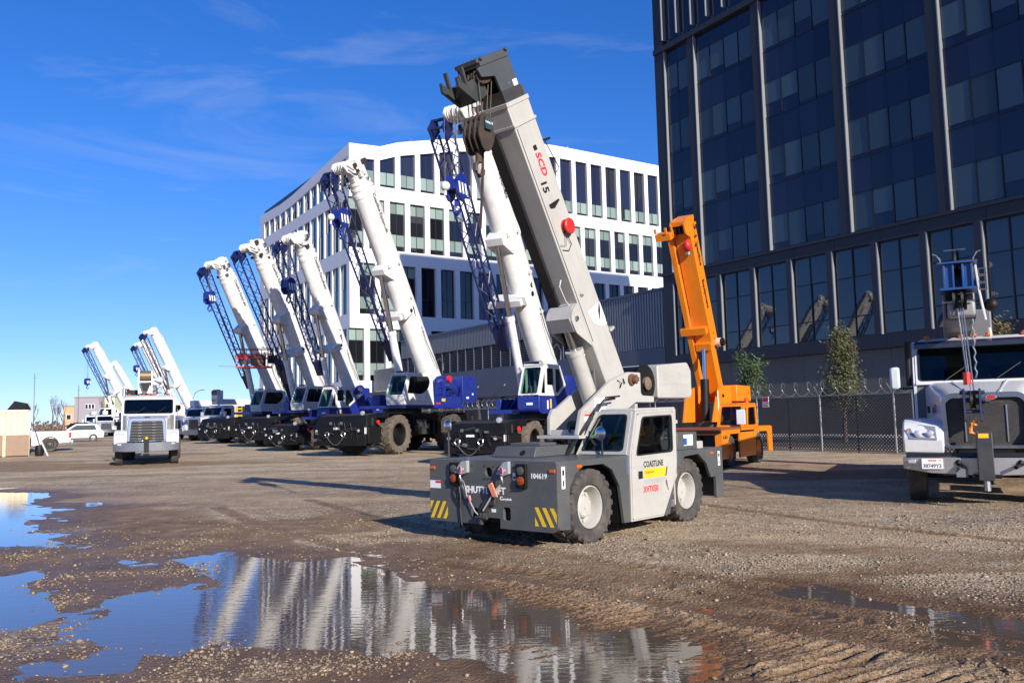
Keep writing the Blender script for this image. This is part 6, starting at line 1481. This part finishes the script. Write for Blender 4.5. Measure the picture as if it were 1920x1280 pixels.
    if sq:
        loft([ring(-.84, 1.0, 2.68, 2.76, .02), ring(-1.06, 1.0, 2.74, 2.82, .02)]).build('sun_visor', paint('navy_visor', (.03, .035, .06), .15, .3, dirt=.1), T, fix=True, smooth=40)
    for y in ((-.78, -.22, 0, .22, .78) if lod < 2 else ()):
        MB().box(-1.32, -1.20, y-.035, y+.035, 2.875, 2.90).sphere((-1.26, y, 2.91), .045, 8, (1.3, 1, .9)).build('roof_marker', AMBER, T)
    # chassis, rear wheels, bed
    MB().box(-8.0, 1.0, -.42, .42, .62, .92).build('frame_rails', BLACKP, T)
    MB().box(-8.1, -2.5, -1.2, 1.2, .98, 1.16).build('deck', paint('deck_grey', (.18, .18, .18), .6, dirt=.3), T, bev=bv)
    for s in (1, -1):
        wheel(T, 0, 1.05*s, .53, .30, s, 'road', CHROME, RUBBER, .35, 20)
        for x in (-5.4, -6.7): wheel(T, x, 1.02*s, .53, .52, s, 'road', CHROME, RUBBER, .5, 20)
        MB().box(-4.6, -2.6, min(.75*s, 1.2*s), max(.75*s, 1.2*s), .50, .97).build('tool_box', BLACKP if s > 0 else STEEL, T, bev=bv)
    ST = MB().tube((-2.35, -1.05, 1.0), (-2.35, -1.05, 3.2 if not sq else 2.9), .07, 12).tube((-2.35, -1.05, 1.3), (-2.35, -1.05, 2.2), .10, 12).build('exhaust_stack', STEEL if not sq else DARKS, T)
    MB().tube((-.85, -1.12, 2.0), (-.85, -1.12, 2.82), .05, 10).build('intake_pipe', BLACKP, T) if sq else None
    return T, body
P1, PBODY = truck('white boom truck with chrome grille and hanging blue hook block at the right edge', (7.95, 14.09, 0), -117.5, 'square', 0)
def peterbilt_boom(T):
    LB = paint('light_blue_paint', (.010, .062, .22), .4, dirt=.15)
    y0 = -.24
    B = MB().prism([(y0-.24, 3.05), (y0+.24, 3.05), (y0+.24, 3.55), (y0-.24, 3.55)], -7.2, .35, 'x').build('boom', paint('dull_boom', (.16, .16, .165), .5, dirt=.3), T, bev=.02)
    MB().prism([(y0-.20, 3.10), (y0+.20, 3.10), (y0+.20, 3.45), (y0-.20, 3.45)], .35, .70, 'x').build('inner_section', BLACKP, T)
    for y in (-.20, -.07, .07, .20): MB().box(.50, 1.05, y0+y-.015, y0+y+.015, 3.52, 3.92).build('head_plate', LB, T, bev=.004)
    MB().box(.52, .56, y0-.185, y0+.185, 3.53, 3.9).build('head_back', LB, T)
    for a in (-.183, .087): MB().box(.98, 1.01, y0+a, y0+a+.096, 3.525, 3.915).build('head_face', LB, T)
    MB().box(.45, 1.10, y0-.27, y0+.27, 3.485, 3.52).build('head_base', LB, T); MB().box(.48, 1.08, y0-.29, y0+.29, 3.92, 3.95).build('head_top', LB, T)
    MB().lathe([(.04, -.03), (.20, -.035), (.17, 0), (.20, .035), (.04, .03)], (.85, y0, 3.97), 'y', 20).build('sheave', BLACKP, T)
    for k in range(2): MB().lathe([(.04, -.03), (.18, -.04), (.15, 0), (.18, .04), (.04, .03)], (.92, y0-.06+.12*k, 3.34), 'y', 20).build('sheave', BLACKP, T)
    MB().tube((.85, y0-.18, 4.17), (.85, y0+.14, 4.17), .012, 6).tube((1.0, y0-.25, 3.30), (1.0, y0+.22, 3.30), .015, 6).build('rope_guard', STEEL, T)
    for s in (-1, 1): MB().path([(.9, y0+.24*s, 3.95), (.9, y0+.24*s, 4.02), (.9, y0+.30*s, 4.10), (.9, y0+.35*s, 4.12)], .014, 6).build('rope_horn', STEEL, T)
    MB().box(.60, .95, y0-.18, y0+.22, 3.06, 3.30).build('nose_casting', paint('grey_casting', (.30, .30, .30), .5, dirt=.4), T, bev=.04)
    for k in range(3): MB().path([(.9, y0+.30+.10*a, 3.72-.12*k+.1*b) for a, b in ((0, 0), (1, 0), (1, 1), (0, 1), (0, 0))], .012, 4).build('pin_holder', GALV, T)
    MB().path([(.75, y0+.26, 3.95), (.75, y0+.29, 3.5), (.70, y0+.36, 3.0)], .02, 6).build('hose', PBODY, T)
    MB().sphere((.6, y0+.46, 3.25), .11, 12).tube((.6, y0+.26, 3.28), (.6, y0+.46, 3.25), .03, 6).build('work_lamp', BLACKP, T)
    MB().tube((-1.55, y0+.52, 2.88), (-1.5, y0+.50, 3.05), .03, 8).build('antenna_base', PBODY, T)
    MB().box(-4.2, -3.2, -.55, .55, 1.16, 1.9).box(-4.0, -3.4, -.40, .40, 1.9, 3.6).build('crane_pedestal', MATS['dull_boom'], T, bev=.03)
    MB().box(-8.0, -7.6, -.4, .1, 1.16, 3.0).build('boom_rest', BLACKP, T)
    MB().box(1.30, 1.44, -.16, .06, .46, 1.20).build('front_post', paint('post_black', (.035, .036, .04), .5, dirt=.25), T, bev=.01); MB().tube((1.37, -.24, .52), (1.37, .15, .52), .03, 8).build('post_pin', BLACKP, T); MB().tube((1.37, -.05, .30), (1.37, -.05, .46), .05, 8).build('post_foot', STEEL, T)
    decal('post_label', T, (1.442, -.13, 1.11), (0, 1, 0), (0, 0, 1), .14, .07, YELLOW)
    H = thing('hook_block', 'small blue hook block with orange hook hanging before the chrome grille', 'hook block', (7.95, 14.09, 0), R(-117.5))
    x, y, z = 1.22, -.16, 1.72
    b = MB()
    for k in (-.12, .10): b.plate(roundpoly([(-.09, -.36), (-.11, .16), (.11, .16), (.09, -.36)], .03), [], (x, y+k, z), (1, 0, 0), (0, 0, 1), .03)
    b.build('cheek_plates', paint('hook_blue', (.02, .03, .10), .5, dirt=.3), H, smooth=0)
    MB().tube((x, y-.18, z+.10), (x, y+.17, z+.10), .03, 8).tube((x, y-.18, z-.02), (x, y+.17, z-.02), .03, 8).tube((x, y-.14, z-.2), (x, y+.14, z-.2), .03, 8).build('cross_pins', MATS['hook_blue'], H)
    MB().lathe([(.03, -.03), (.15, -.04), (.12, 0), (.15, .04), (.03, .03)], (x, y, z-.02), 'y', 18).build('sheave', BLACKP, H)
    MB().tube((x, y, z-.34), (x, y, z-.42), .035, 8).path([(x, y-.02, z-.38), (x, y-.06, z-.45), (x, y-.06, z-.52), (x, y-.01, z-.57), (x, y+.05, z-.53)], .032, 7).build('hook', paint('hook_orange', (.85, .25, .02), .4), H)
    MB().tube((x, y-.06, z+.22), (x, y-.06, z+.42), .055, 8).build('wedge_socket', RED, H)
    MB().tube((x, y-.06, z+.42), (.96, y0-.05, 3.36), .012, 5).tube((x, y+.03, z), (.98, y0+.03, 3.36), .012, 5).tube((x, y-.02, z+.1), (.97, y0-.0, 3.36), .010, 5).build('wire_rope', STEEL, H)
    MB().path([(.98, y0+.16+.015*math.sin(i*1.9), 3.0-.05*i) for i in range(20)], .012, 4).build('chain', STEEL, H)
peterbilt_boom(P1)

P2, _b = truck('white boom truck facing the camera with slatted grille and cable drum above the cab', (-15.19, 34.46, 0), -68, 'slat', 0)
def drum_mast(T):
    w = _b
    MB().prism([(-.42, 2.95), (.12, 2.95), (.16, 3.35), (-.46, 3.35)], -6.5, -1.25, 'x').build('boom', w, T, bev=.02)
    for y in (-.42, .10): MB().plate(roundpoly([(-1.9, 2.92), (-1.05, 2.92), (-.95, 3.4), (-1.1, 3.95), (-1.6, 3.95), (-1.9, 3.4)], .05), [], (0, y, 0), (1, 0, 0), (0, 0, 1), .05).build('winch_plate', w, T, smooth=0)
    MB().tube((-1.15, -.38, 3.70), (-1.15, .06, 3.70), .22, 18).build('rope_drum', BRASS, T)
    MB().box(-1.0, -.95, -.40, .08, 3.42, 3.47).build('drum_guard', w, T); MB().prism([(-.36, 3.40), (.04, 3.40), (-.08, 3.05), (-.24, 3.05)], -.98, -.94, 'x').build('guide_plate', BLACKP, T)
    MB().box(-1.4, -1.0, .14, .34, 3.3, 3.6).tube((-1.1, .34, 3.5), (-1.1, .52, 3.55), .12, 10).tube((-1.0, .30, 3.2), (-1.0, .56, 3.32), .05, 8).build('winch_motor', w, T, bev=.02)
    MB().path([(-1.0, .2, 3.5), (-.9, .45, 3.35), (-1.0, .3, 3.1), (-1.1, .1, 3.0)], .025, 5).build('winch_hose', CABLE, T)
    for y in (-.62, -.55): MB().bar((-2.4, y, 2.9), (-2.4, y-.35, 3.2), .05).build('stay', BLACKP, T)
    MB().box(-2.6, -2.4, -.95, -.45, 2.75, 3.15).build('outrigger_control', BLACKP, T)
    MB().box(-3.2, -2.4, -.5, .5, 1.16, 2.9).build('crane_pedestal', w, T, bev=.03)
    MB().box(1.24, 1.36, -.09, .09, .50, 1.02).tube((1.3, -.12, .42), (1.3, .12, .42), .05, 8).build('front_post', BLACKP, T); MB().sphere((1.36, 0, 1.08), .06, 8).build('hook_tip', YELLOW, T)
    decal('dash_card', T, (-.80, -.75, 2.10), (0, 1, 0), (-.32, 0, .68), .3, .16, flat('tan_card', (.62, .48, .26), .7))
drum_mast(P2)
P3, _c = truck('white day-cab truck half hidden behind the black crane carriers', (-25.0, 67.0, .2), -120, 'slat', 2)
MB().prism([(-.3, 2.95), (.3, 2.95), (.3, 3.4), (-.3, 3.4)], -7.5, -1.0, 'x').build('boom', PBODY, P3); MB().box(-1.6, -1.0, -.35, .35, 3.2, 4.1).build('winch_housing', PBODY, P3); MB().tube((-1.2, -.3, 3.9), (-1.2, .3, 3.9), .28, 12).build('rope_drum', BRASS, P3)
P4, _c = truck('white truck partly hidden between the slatted-grille truck and the day-cab truck', (-29.2, 74.0, .2), -120, 'slat', 2)
MB().prism([(-.3, 3.0), (.3, 3.0), (.3, 3.5), (-.3, 3.5)], -7.5, -.6, 'x').build('boom', PBODY, P4)

def far_truck(label, loc, phi): 
    T, b = truck(label, loc, phi, 'slat', 2, group='far white trucks by the apartment block'); MB().prism([(-.3, 2.95), (.3, 2.95), (.3, 3.4), (-.3, 3.4)], -7.5, -1.0, 'x').build('boom', b, T)
far_truck('tiny white truck in front of the grey apartment block, left one of two', (-56.6, 112, .2), -60); far_truck('tiny white truck in front of the grey apartment block, right one of two', (-53.6, 109, .2), -60)

def pickup():
    T = thing('pickup_truck', 'white pickup truck parked behind the beige container', 'pickup', (-28.9, 51.8, .12), R(208))
    wt = paint('car_white', (.80, .80, .80), .25, dirt=.15, coat=.4)
    # local x forward, rear axle at x = 0
    body = [(-1.10, .55), (-1.14, .80), (-1.10, 1.22), (.95, 1.25), (.95, 1.24), (3.2, 1.20), (4.25, 1.08), (4.35, .60), (4.2, .45), (3.75, .45)] + [(3.3+.46*math.cos(R(q)), .42+.46*math.sin(R(q))) for q in range(10, 180, 17)] + [(2.8, .38), (.55, .38)] + [(.46*math.cos(R(q)), .42+.46*math.sin(R(q))) for q in range(10, 180, 17)] + [(-.5, .50)]
    B = MB().prism(body, -.93, .93, 'y').build('body', wt, T, fix=True, smooth=0, bev=.02)
    cab = [(.98, 1.24), (1.05, 1.78), (1.30, 1.86), (2.55, 1.86), (3.25, 1.22)]
    wn = roundpoly([(1.18, 1.30), (1.22, 1.72), (1.85, 1.74), (1.85, 1.30)], .05); w2 = roundpoly([(1.95, 1.30), (1.95, 1.74), (2.48, 1.74), (2.95, 1.30)], .05)
    for s in (1, -1):
        MB().plate(cab, [wn, w2], (0, .80*s, 0), (1, 0, 0), (0, 0, 1), .05).build('cab_side', wt, T, smooth=0)
        for q in (wn, w2): MB().plate(q, [], (0, .80*s, 0), (1, 0, 0), (0, 0, 1), .01).build('side_window', DGLASS, T, smooth=0)
        for x in (0, 3.3): wheel(T, x, .80*s, .40, .27, s, 'lug', DARKS, RUBBER, .4, 24)
        MB().box(-1.15, -1.02, min(.80*s, .94*s), max(.80*s, .94*s), .82, 1.15).build('tail_lamp', REDL, T)
        arch = [(.50*math.cos(R(q)), .42+.50*math.sin(R(q))) for q in range(0, 181, 15)] + [(.44*math.cos(R(q)), .42+.44*math.sin(R(q))) for q in range(180, -1, -15)]
        for x in (0, 3.3): MB().plate([(a+x, b) for a, b in arch], [], (0, .925*s, 0), (1, 0, 0), (0, 0, 1), .05).build('arch_flare', CABLE, T, smooth=0)
    MB().box(1.02, 2.5, -.78, .78, 1.83, 1.87).build('roof', wt, T); MB().add([(1.0, -.78, 1.26), (1.0, .78, 1.26), (1.08, .76, 1.80), (1.08, -.76, 1.80)], [(0, 1, 2, 3)]).build('rear_window', DGLASS, T)
    MB().box(-1.0, .85, -.78, .78, 1.235, 1.27).build('bed_cover', BLACKP, T); MB().box(-1.28, -1.12, -.88, .88, .48, .68).build('rear_bumper', STEEL, T, bev=.03)
    return T
pickup()
def parked_car(label, loc, phi, col):
    T = thing('parked_car', label, 'car', loc, R(phi)); m = paint('car_'+'%d' % int(col[0]*100), col, .3, dirt=.15, coat=.4)
    prof = roundpoly([(-2.2, .35), (-2.25, .85), (-2.0, 1.0), (-1.75, 1.5), (-1.4, 1.60), (.1, 1.60), (.9, 1.05), (2.0, .90), (2.2, .6), (2.15, .35)], .12)
    MB().prism(prof, -.88, .88, 'y').build('body', m, T, fix=True, smooth=40)
    for s in (1, -1):
        MB().plate(roundpoly([(-1.6, 1.05), (-1.45, 1.48), (0.05, 1.48), (.65, 1.05)], .06), [], (0, .885*s, 0), (1, 0, 0), (0, 0, 1), .012).build('side_window', window_glass('car_window', (.05, .07, .075), .1), T, smooth=0)
        for x in (-1.35, 1.4): wheel(T, x, .80*s, .34, .22, s, 'road', STEEL, RUBBER, .3, 20)
    return T
parked_car('silver-white car showing its windows above the pickup bed', (-40.0, 76.0, .24), 207, (.66, .68, .68))

# ---------------------------------------------------------------- container, boards and odds and ends at the left edge
def left_edge():
    T = thing('shipping_container', 'beige shipping container at the left edge of the yard', 'container', (-27.4, 47.0, .02), R(30))
    BE = paint('beige_container', (.72, .62, .42), .55, dirt=.18, dcol=(.5, .40, .26))
    MB().box(-6.05, -.04, .08, 2.4, .16, 2.55).build('shell', BE, T, smooth=0)
    b = MB()
    for k in range(21): b.prism([(-6.0+.285*k, 0.0), (-5.93+.285*k, -.05), (-5.80+.285*k, -.05), (-5.73+.285*k, 0.0)], .18, 2.45, 'z')
    o = b.build('corrugation', BE, T, fix=True, smooth=0); o.location = (0, .08, 0)
    for x in (-6.06, -.14): MB().box(x, x+.14, -.0, .16, .0, 2.6).build('corner_post', BE, T)
    MB().box(-6.06, 0, -.0, .14, 2.45, 2.60).build('top_rail', BE, T); MB().box(-5.9, -.15, .0, .14, .0, .16).build('bottom_rail', BE, T)
    for i, (x, w, lab) in enumerate(((-1.15, 1.12, 'brown plywood board leaning on the container, nearest its right end'), (-2.65, 1.35, 'brown plywood board leaning on the container at the left edge of the picture'))):
        p = MB().box(x, x+w, -.30, -.27, 0, 1.16).build('plywood_board', paint('plywood_brown', (.27, .18, .12), .8, dirt=.4, dcol=(.4, .3, .22)), None); p.location = (-27.4, 47.0, .02); p.rotation_euler = (R(-9), 0, R(30))
        tag(p, lab, 'board', 'plywood boards leaning on the container')
    t = MB().add([(-28.75, 47.0, 2.63), (-27.95, 47.3, 2.63), (-27.98, 47.7, 3.0), (-28.62, 47.5, 3.15), (-28.95, 48.0, 2.64), (-28.1, 48.3, 2.64)], [(0, 1, 2, 3), (3, 2, 5, 4), (0, 3, 4), (1, 5, 2)]).build('tarpaulin', CABLE, None, fix=True); tag(t, 'black tarpaulin peaked over something on the container roof', 'tarpaulin')
    t = MB().box(-29.75, -29.35, 46.9, 47.3, 2.62, 2.95).tube((-29.5, 47.1, 2.95), (-29.5, 47.1, 3.1), .06, 8).build('generator', paint('orange_box', (.7, .25, .05), .5, dirt=.4), None); tag(t, 'small orange box on the container roof at the left edge', 'box')
    J = thing('jack_stand', 'black drum with leaning white poles beside the container', 'jack stand', (-26.6, 46.6, gz(-26.6, 46.6)))
    MB().lathe([(.001, 0), (.2, 0), (.22, .1), (.22, .5), (.18, .6), (.001, .6)], (0, 0, 0), 'z', 14).build('drum', BLACKP, J)
    MB().bar((.55, -.1, 0), (-.15, 0, 1.3), .06).build('pole', WHITE, J); MB().bar((.2, .0, 0), (-.35, .1, 1.5), .05).build('pole', STEEL, J)
left_edge()

def work_platform():
    T = thing('boom_lift', 'red work platform on a black folded boom in front of the leftmost near crane', 'boom lift', (-15.4, 58.6, .1), R(-118))
    # platform hangs forward of the mast; coordinates follow the lift's own frame
    MB().box(-2.0, 1.2, -1.1, 1.1, .45, 1.2).build('chassis', BLACKP, T, bev=.03)
    for x in (-1.4, .9):
        for s in (1, -1): wheel(T, x, .95*s, .45, .34, s, 'lug', DARKS, RUBBER, .4, 20)
    MB().box(-1.8, .6, -.9, .9, 1.3, 2.2).build('turret', BLACKP, T, bev=.03)
    P_ = T.matrix_basis.inverted()
    tw = lambda x, y, z: P_ @ Vector((x, y, z))
    BLK = paint('black_boom', (.012, .010, .011), .5, dirt=.1)
    a, b_, c_ = tw(-15.55, 58.6, 3.2), tw(-16.45, 57.6, 5.95), tw(-16.95, 57.2, 5.95)
    MB().bar(tw(-15.3, 58.8, 2.0), a, .42, .5).bar(a, b_, .34, .46).bar(b_, c_, .30, .55).build('boom', BLK, T)
    M_ = P_.to_3x3()
    R_ = paint('red_steel', (.42, .05, .04), .5, dirt=.3)
    q = MB(); X0, X1, Y0, Y1, Z0, Z1 = -18.95, -16.75, 56.5, 57.5, 5.35, 6.65
    E = lambda x, y, z: tw(x, y, z)
    q.hexa([E(X0, Y0, Z0), E(X1, Y0, Z0), E(X1, Y1, Z0), E(X0, Y1, Z0)], [E(X0, Y0, Z0+.1), E(X1, Y0, Z0+.1), E(X1, Y1, Z0+.1), E(X0, Y1, Z0+.1)])
    q.build('platform_floor', R_, T)
    for z in (6.0, 6.3, Z1):
        MB().tube(E(X0, Y0, z), E(X1, Y0, z), .03, 5).tube(E(X0, Y1, z), E(X1, Y1, z), .03, 5).tube(E(X0, Y0, z), E(X0, Y1, z), .03, 5).tube(E(X1, Y0, z), E(X1, Y1, z), .03, 5).build('guard_rail', R_, T)
    for x in (X0, (X0*2+X1)/3, (X0+2*X1)/3, X1):
        for y in (Y0, Y1): MB().tube(E(x, y, Z0), E(x, y, Z1), .03, 5).build('rail_post', R_, T)
    MB().hexa([E(-17.9, 56.6, 5.5), E(-17.1, 56.6, 5.5), E(-17.1, 57.2, 5.5), E(-17.9, 57.2, 5.5)], [E(-17.9, 56.6, 6.2), E(-17.1, 56.6, 6.2), E(-17.1, 57.2, 6.2), E(-17.9, 57.2, 6.2)]).build('control_box', paint('dull_machinery', (.10, .06, .045), .6, dirt=.6), T)
    MB().hexa([E(X0+.1, Y0-.02, 5.95), E(-17.9, Y0-.02, 5.95), E(-17.9, Y0, 5.95), E(X0+.1, Y0, 5.95)], [E(X0+.1, Y0-.02, 6.25), E(-17.9, Y0-.02, 6.25), E(-17.9, Y0, 6.25), E(X0+.1, Y0, 6.25)]).build('sign_board', RED, T)
    MB().bar(E(-20.1, 56.4, 5.50), E(-18.4, 56.6, 5.45), .05).build('probe_bar', STEEL, T)
work_platform()

# ---------------------------------------------------------------- trees
def leafmat(name, c0, c1):
    m, n, l, b = nodes_of(name)
    g = n.new('ShaderNodeNewGeometry'); rp = n.new('ShaderNodeValToRGB'); e = rp.color_ramp.elements; e[0].color = (*c0, 1); e[1].color = (*c1, 1)
    l.new(g.outputs['Random Per Island'], rp.inputs['Fac']); l.new(rp.outputs['Color'], b.inputs['Base Color']); b.inputs['Roughness'].default_value = .6
    b.inputs['Subsurface Weight'].default_value = 0.0
    return m
BARK = paint('bark', (.13, .095, .07), .9, dirt=.4, scale=5, bump=.4)
def branches(b, rs, p, d, L, r, depth, ends, spread=.55, up=.15):
    q = p + d*L; b.tube(p, q, r, 6 if depth > 1 else 4, r*.62, cap=False)
    if depth == 0: ends.append(q); return
    for k in range(rs.choice((2, 3, 3))):
        v = Vector((rs.uniform(-1, 1), rs.uniform(-1, 1), rs.uniform(-.6, 1)))*spread
        nd = (d + v + Vector((0, 0, up))).normalized()
        branches(b, rs, p + d*L*rs.uniform(.65, 1.0), nd, L*rs.uniform(.60, .82), r*.58, depth-1, ends, spread, up)
    ends.append(q)
def tree(label, loc, h, crown_r, seed, leaf, nleaf=2600, ls=.085, group=None, depth=4, bare=False, name='tree', spread=.55, up=.2, cone=0.0):
    rs = random.Random(seed)
    T = thing(name, label, 'tree', loc, rs.uniform(0, 6), group)
    b = MB(); ends = []
    branches(b, rs, Vector((0, 0, -.1)), Vector((rs.uniform(-.05, .05), rs.uniform(-.05, .05), 1)), h*.38, h*.018+.02, depth, ends, spread if not bare else .5, up if not bare else .35)
    b.build('trunk', BARK, T, smooth=60)
    if bare: return T
    lo = h*.30
    v, f = [], []
    cl = [e for e in ends if e.z > lo] or ends
    if cone:
        cl = []
        for k in range(90):
            t = rs.random()**1.15; rr = cone*(1-t)**.75*math.sqrt(rs.random()); a = rs.uniform(0, 6.28)
            cl.append(Vector((rr*math.cos(a), rr*math.sin(a), lo + (h-lo)*t)))
    for k in range(nleaf):
        c = rs.choice(cl) + Vector((rs.gauss(0, .16), rs.gauss(0, .16), rs.gauss(0, .20)))*h*.30*crown_r
        s = ls*rs.uniform(.6, 1.4); a = Vector((rs.gauss(0, 1), rs.gauss(0, 1), rs.gauss(0, 1))).normalized(); t = a.orthogonal().normalized(); w = a.cross(t)
        n = len(v); v += [c - t*s, c + w*s*.32, c + t*s, c - w*s*.32]; f.append((n, n+1, n+2, n+3))
    MB().add(v, f).build('crown', leaf, T, smooth=0)
    return T
OLIVE = leafmat('olive_leaf', (.040, .048, .016), (.17, .17, .065)); DRY = leafmat('dry_leaf', (.10, .075, .03), (.20, .15, .06)); GREENL = leafmat('green_leaf', (.03, .07, .02), (.10, .16, .045))
tree('leafy olive-green street tree behind the fence, tallest of the three', (15.9, 40.0, .1), 5.2, .85, 4, OLIVE, 8500, .07, 'street trees behind the fence', spread=.36, up=.5, depth=5, cone=1.15)
tree('small green street tree behind the orange crane boom', (12.6, 46.0, .1), 4.6, .8, 9, GREENL, 2400, .075, 'street trees behind the fence')
tree('sparse brownish street tree behind the cab of the chrome-grille truck', (21.9, 36.5, .1), 5.4, 1.1, 13, DRY, 2600, .075, 'street trees behind the fence')
rsx = random.Random(21)
words = ['leftmost', 'second', 'third', 'fourth', 'fifth', 'sixth', 'rightmost']
for i, (px, Y, h) in enumerate(((-96, 165, 10), (-92, 170, 12), (-88, 160, 9), (-84.5, 172, 11), (-80, 165, 10), (-100, 180, 13), (-104, 175, 11))):
    o = sorted((-96, -92, -88, -84.5, -80, -100, -104)).index(px)
    tree('bare winter tree on the far left skyline, %s of seven' % words[o], (px, Y, 0), h*.62, 1, 30+i, None, depth=5, bare=True, group='bare trees on the left skyline', name='bare_tree')
BUSH = leafmat('brown_brush', (.12, .07, .045), (.24, .15, .10))
rb = random.Random(5); v, f = [], []
for k in range(5000):
    c = Vector((rb.uniform(-108, -74), rb.uniform(150, 158), rb.uniform(0, 2.6)*rb.random()**.6)); s = .22
    a = Vector((rb.gauss(0, 1), rb.gauss(0, 1), rb.gauss(0, 1))).normalized(); t = a.orthogonal().normalized(); w = a.cross(t); n = len(v)
    v += [c-t*s, c+w*s*.3, c+t*s, c-w*s*.3]; f.append((n, n+1, n+2, n+3))
tag(MB().add(v, f).build('brush', BUSH, None, smooth=0), 'reddish brown brush below the bare trees at far left', 'brush', kind='stuff')

# ---------------------------------------------------------------- far buildings
def apartment(name, label, x0, x1, Y, h, wall, wins, depth=12, extra=None):
    T = thing(name, label, 'building', (x0, Y, 0), 0)
    W = x1-x0
    MB().box(0, W, .0, depth, -.5, h).build('wall', wall, T, smooth=0)
    MB().box(-.15, W+.15, -.15, depth, h, h+.35).build('roof', paint('roof_grey', (.30, .30, .31), .8), T, smooth=0)
    for (a, b_, z0, z1) in wins:
        o = MB().box(a-.12, b_+.12, -.10, -.002, z0-.12, z1+.12).build('window', PANEL, T, smooth=0)
        MB().box(a, b_, -.14, -.101, z0, z1).build('pane', WGDARK, o, smooth=0)
    return T
GW = paint('grey_stucco', (.33, .30, .32), .9, dirt=.1, scale=.2); GRN = paint('pale_green_stucco', (.62, .66, .42), .9, dirt=.1, scale=.2); ORG = paint('orange_stucco', (.72, .38, .20), .9, dirt=.1, scale=.2); TAN = paint('tan_stucco', (.66, .46, .32), .9, dirt=.1, scale=.2)
wz = [(6.3, 7.4), (3.4, 4.5), (.6, 1.6)]
apartment('apartment_block', 'grey apartment block with white-framed windows at far left', -116.6, -109.2, 220, 9.2, GW, [(a, a+.6, z0, z1) for z0, z1 in wz for a in (3.0, 3.85, 4.7)])
apartment('apartment_wing', 'pale green apartment wing right of the grey block', -109.1, -106.4, 221, 9.2, GRN, [(a, a+.55, z0, z1) for z0, z1 in wz for a in (.5, 1.4)])
apartment('apartment_wing', 'orange apartment wing left of the grey block', -120.5, -116.7, 222, 7.0, ORG, [(.9, 2.0, 3.6, 4.8), (.9, 2.0, 1.2, 2.2)])
apartment('warehouse', 'long white low warehouse on the skyline behind the parked trucks', -83, -64.5, 200, 6.4, PANEL, [(1.0+3.1*k, 3.4+3.1*k, 3.4, 5.2) for k in range(5)])
apartment('shop_building', 'tan building with a yellow sign between the trucks and the cranes', -52.4, -48.6, 150, 5.4, TAN, [(.6, 1.5, 2.6, 3.6)])
Sg = MB().box(-49.9, -48.9, 149.6, 149.8, 2.2, 5.0).build('shop_sign', YELLOW, None); tag(Sg, 'yellow upright sign on the tan building', 'sign')
for k in range(4): MB().box(-49.75, -49.05, 149.57, 149.60, 2.4+.62*k, 2.85+.62*k).build('sign_letter', BLACKF, Sg)
LP = thing('street_lamp', 'tall street lamp with curved arm on the skyline right of the drum truck', 'street lamp', (-46.4, 120, 0), 0)
MB().tube((0, 0, 0), (0, 0, 5.4), .09, 8, .06).path([(0, 0, 5.3), (.25, 0, 6.0), (.7, 0, 6.35), (1.3, 0, 6.5)], .05, 6).build('pole', GALV, LP); MB().box(1.1, 1.6, -.12, .12, 6.43, 6.55).build('lamp_head', GALV, LP)
for i, (x, h, lab) in enumerate(((-110, 14, 'thin utility pole left of the bare trees'), (-93.5, 10.5, 'short utility pole among the bare trees'))):
    t = thing('utility_pole', lab, 'pole', (x, 190 if i == 0 else 178, 0), 0); MB().tube((0, 0, 0), (0, 0, h), .07, 8).build('post', BARK, t); MB().bar((-.4, 0, h-1), (.4, 0, h-1), .06).build('cross_arm', BARK, t)
# distant tree line so the yard does not end in bare horizon
rb = random.Random(8)
TL = leafmat('far_tree_line', (.09, .075, .06), (.15, .13, .10))
v, f = [], []
for k in range(9000):
    x = rb.uniform(-420, 60); c = Vector((x, 330+rb.uniform(0, 30), rb.random()**1.4*(5+2.5*math.sin(x*.07)+1.5*math.sin(x*.31)))); s = .9
    a = Vector((rb.gauss(0, 1), rb.gauss(0, 1), rb.gauss(0, 1))).normalized(); t = a.orthogonal().normalized(); w = a.cross(t); n = len(v)
    v += [c-t*s, c+w*s*.6, c+t*s, c-w*s*.6]; f.append((n, n+1, n+2, n+3))
tag(MB().add(v, f).build('tree_line', TL, None, smooth=0), 'low hazy tree line along the far horizon', 'trees', kind='stuff')
sg = MB().box(-.16, .16, -.02, .0, 0, .42).build('fence_sign', WHITEF, None); sg.location = (10.3, 33.85, 1.75); sg.rotation_euler = (0, 0, GRID_RZ)
tag(sg, 'small red and white sign tied to the fence right of the orange crane', 'sign')
MB().box(-.14, .14, -.024, -.021, .22, .40).build('red_panel', REDF, sg)
for k in range(3): MB().box(-.12, .12, -.024, -.021, .04+.055*k, .065+.055*k).build('text_line', REDF, sg)
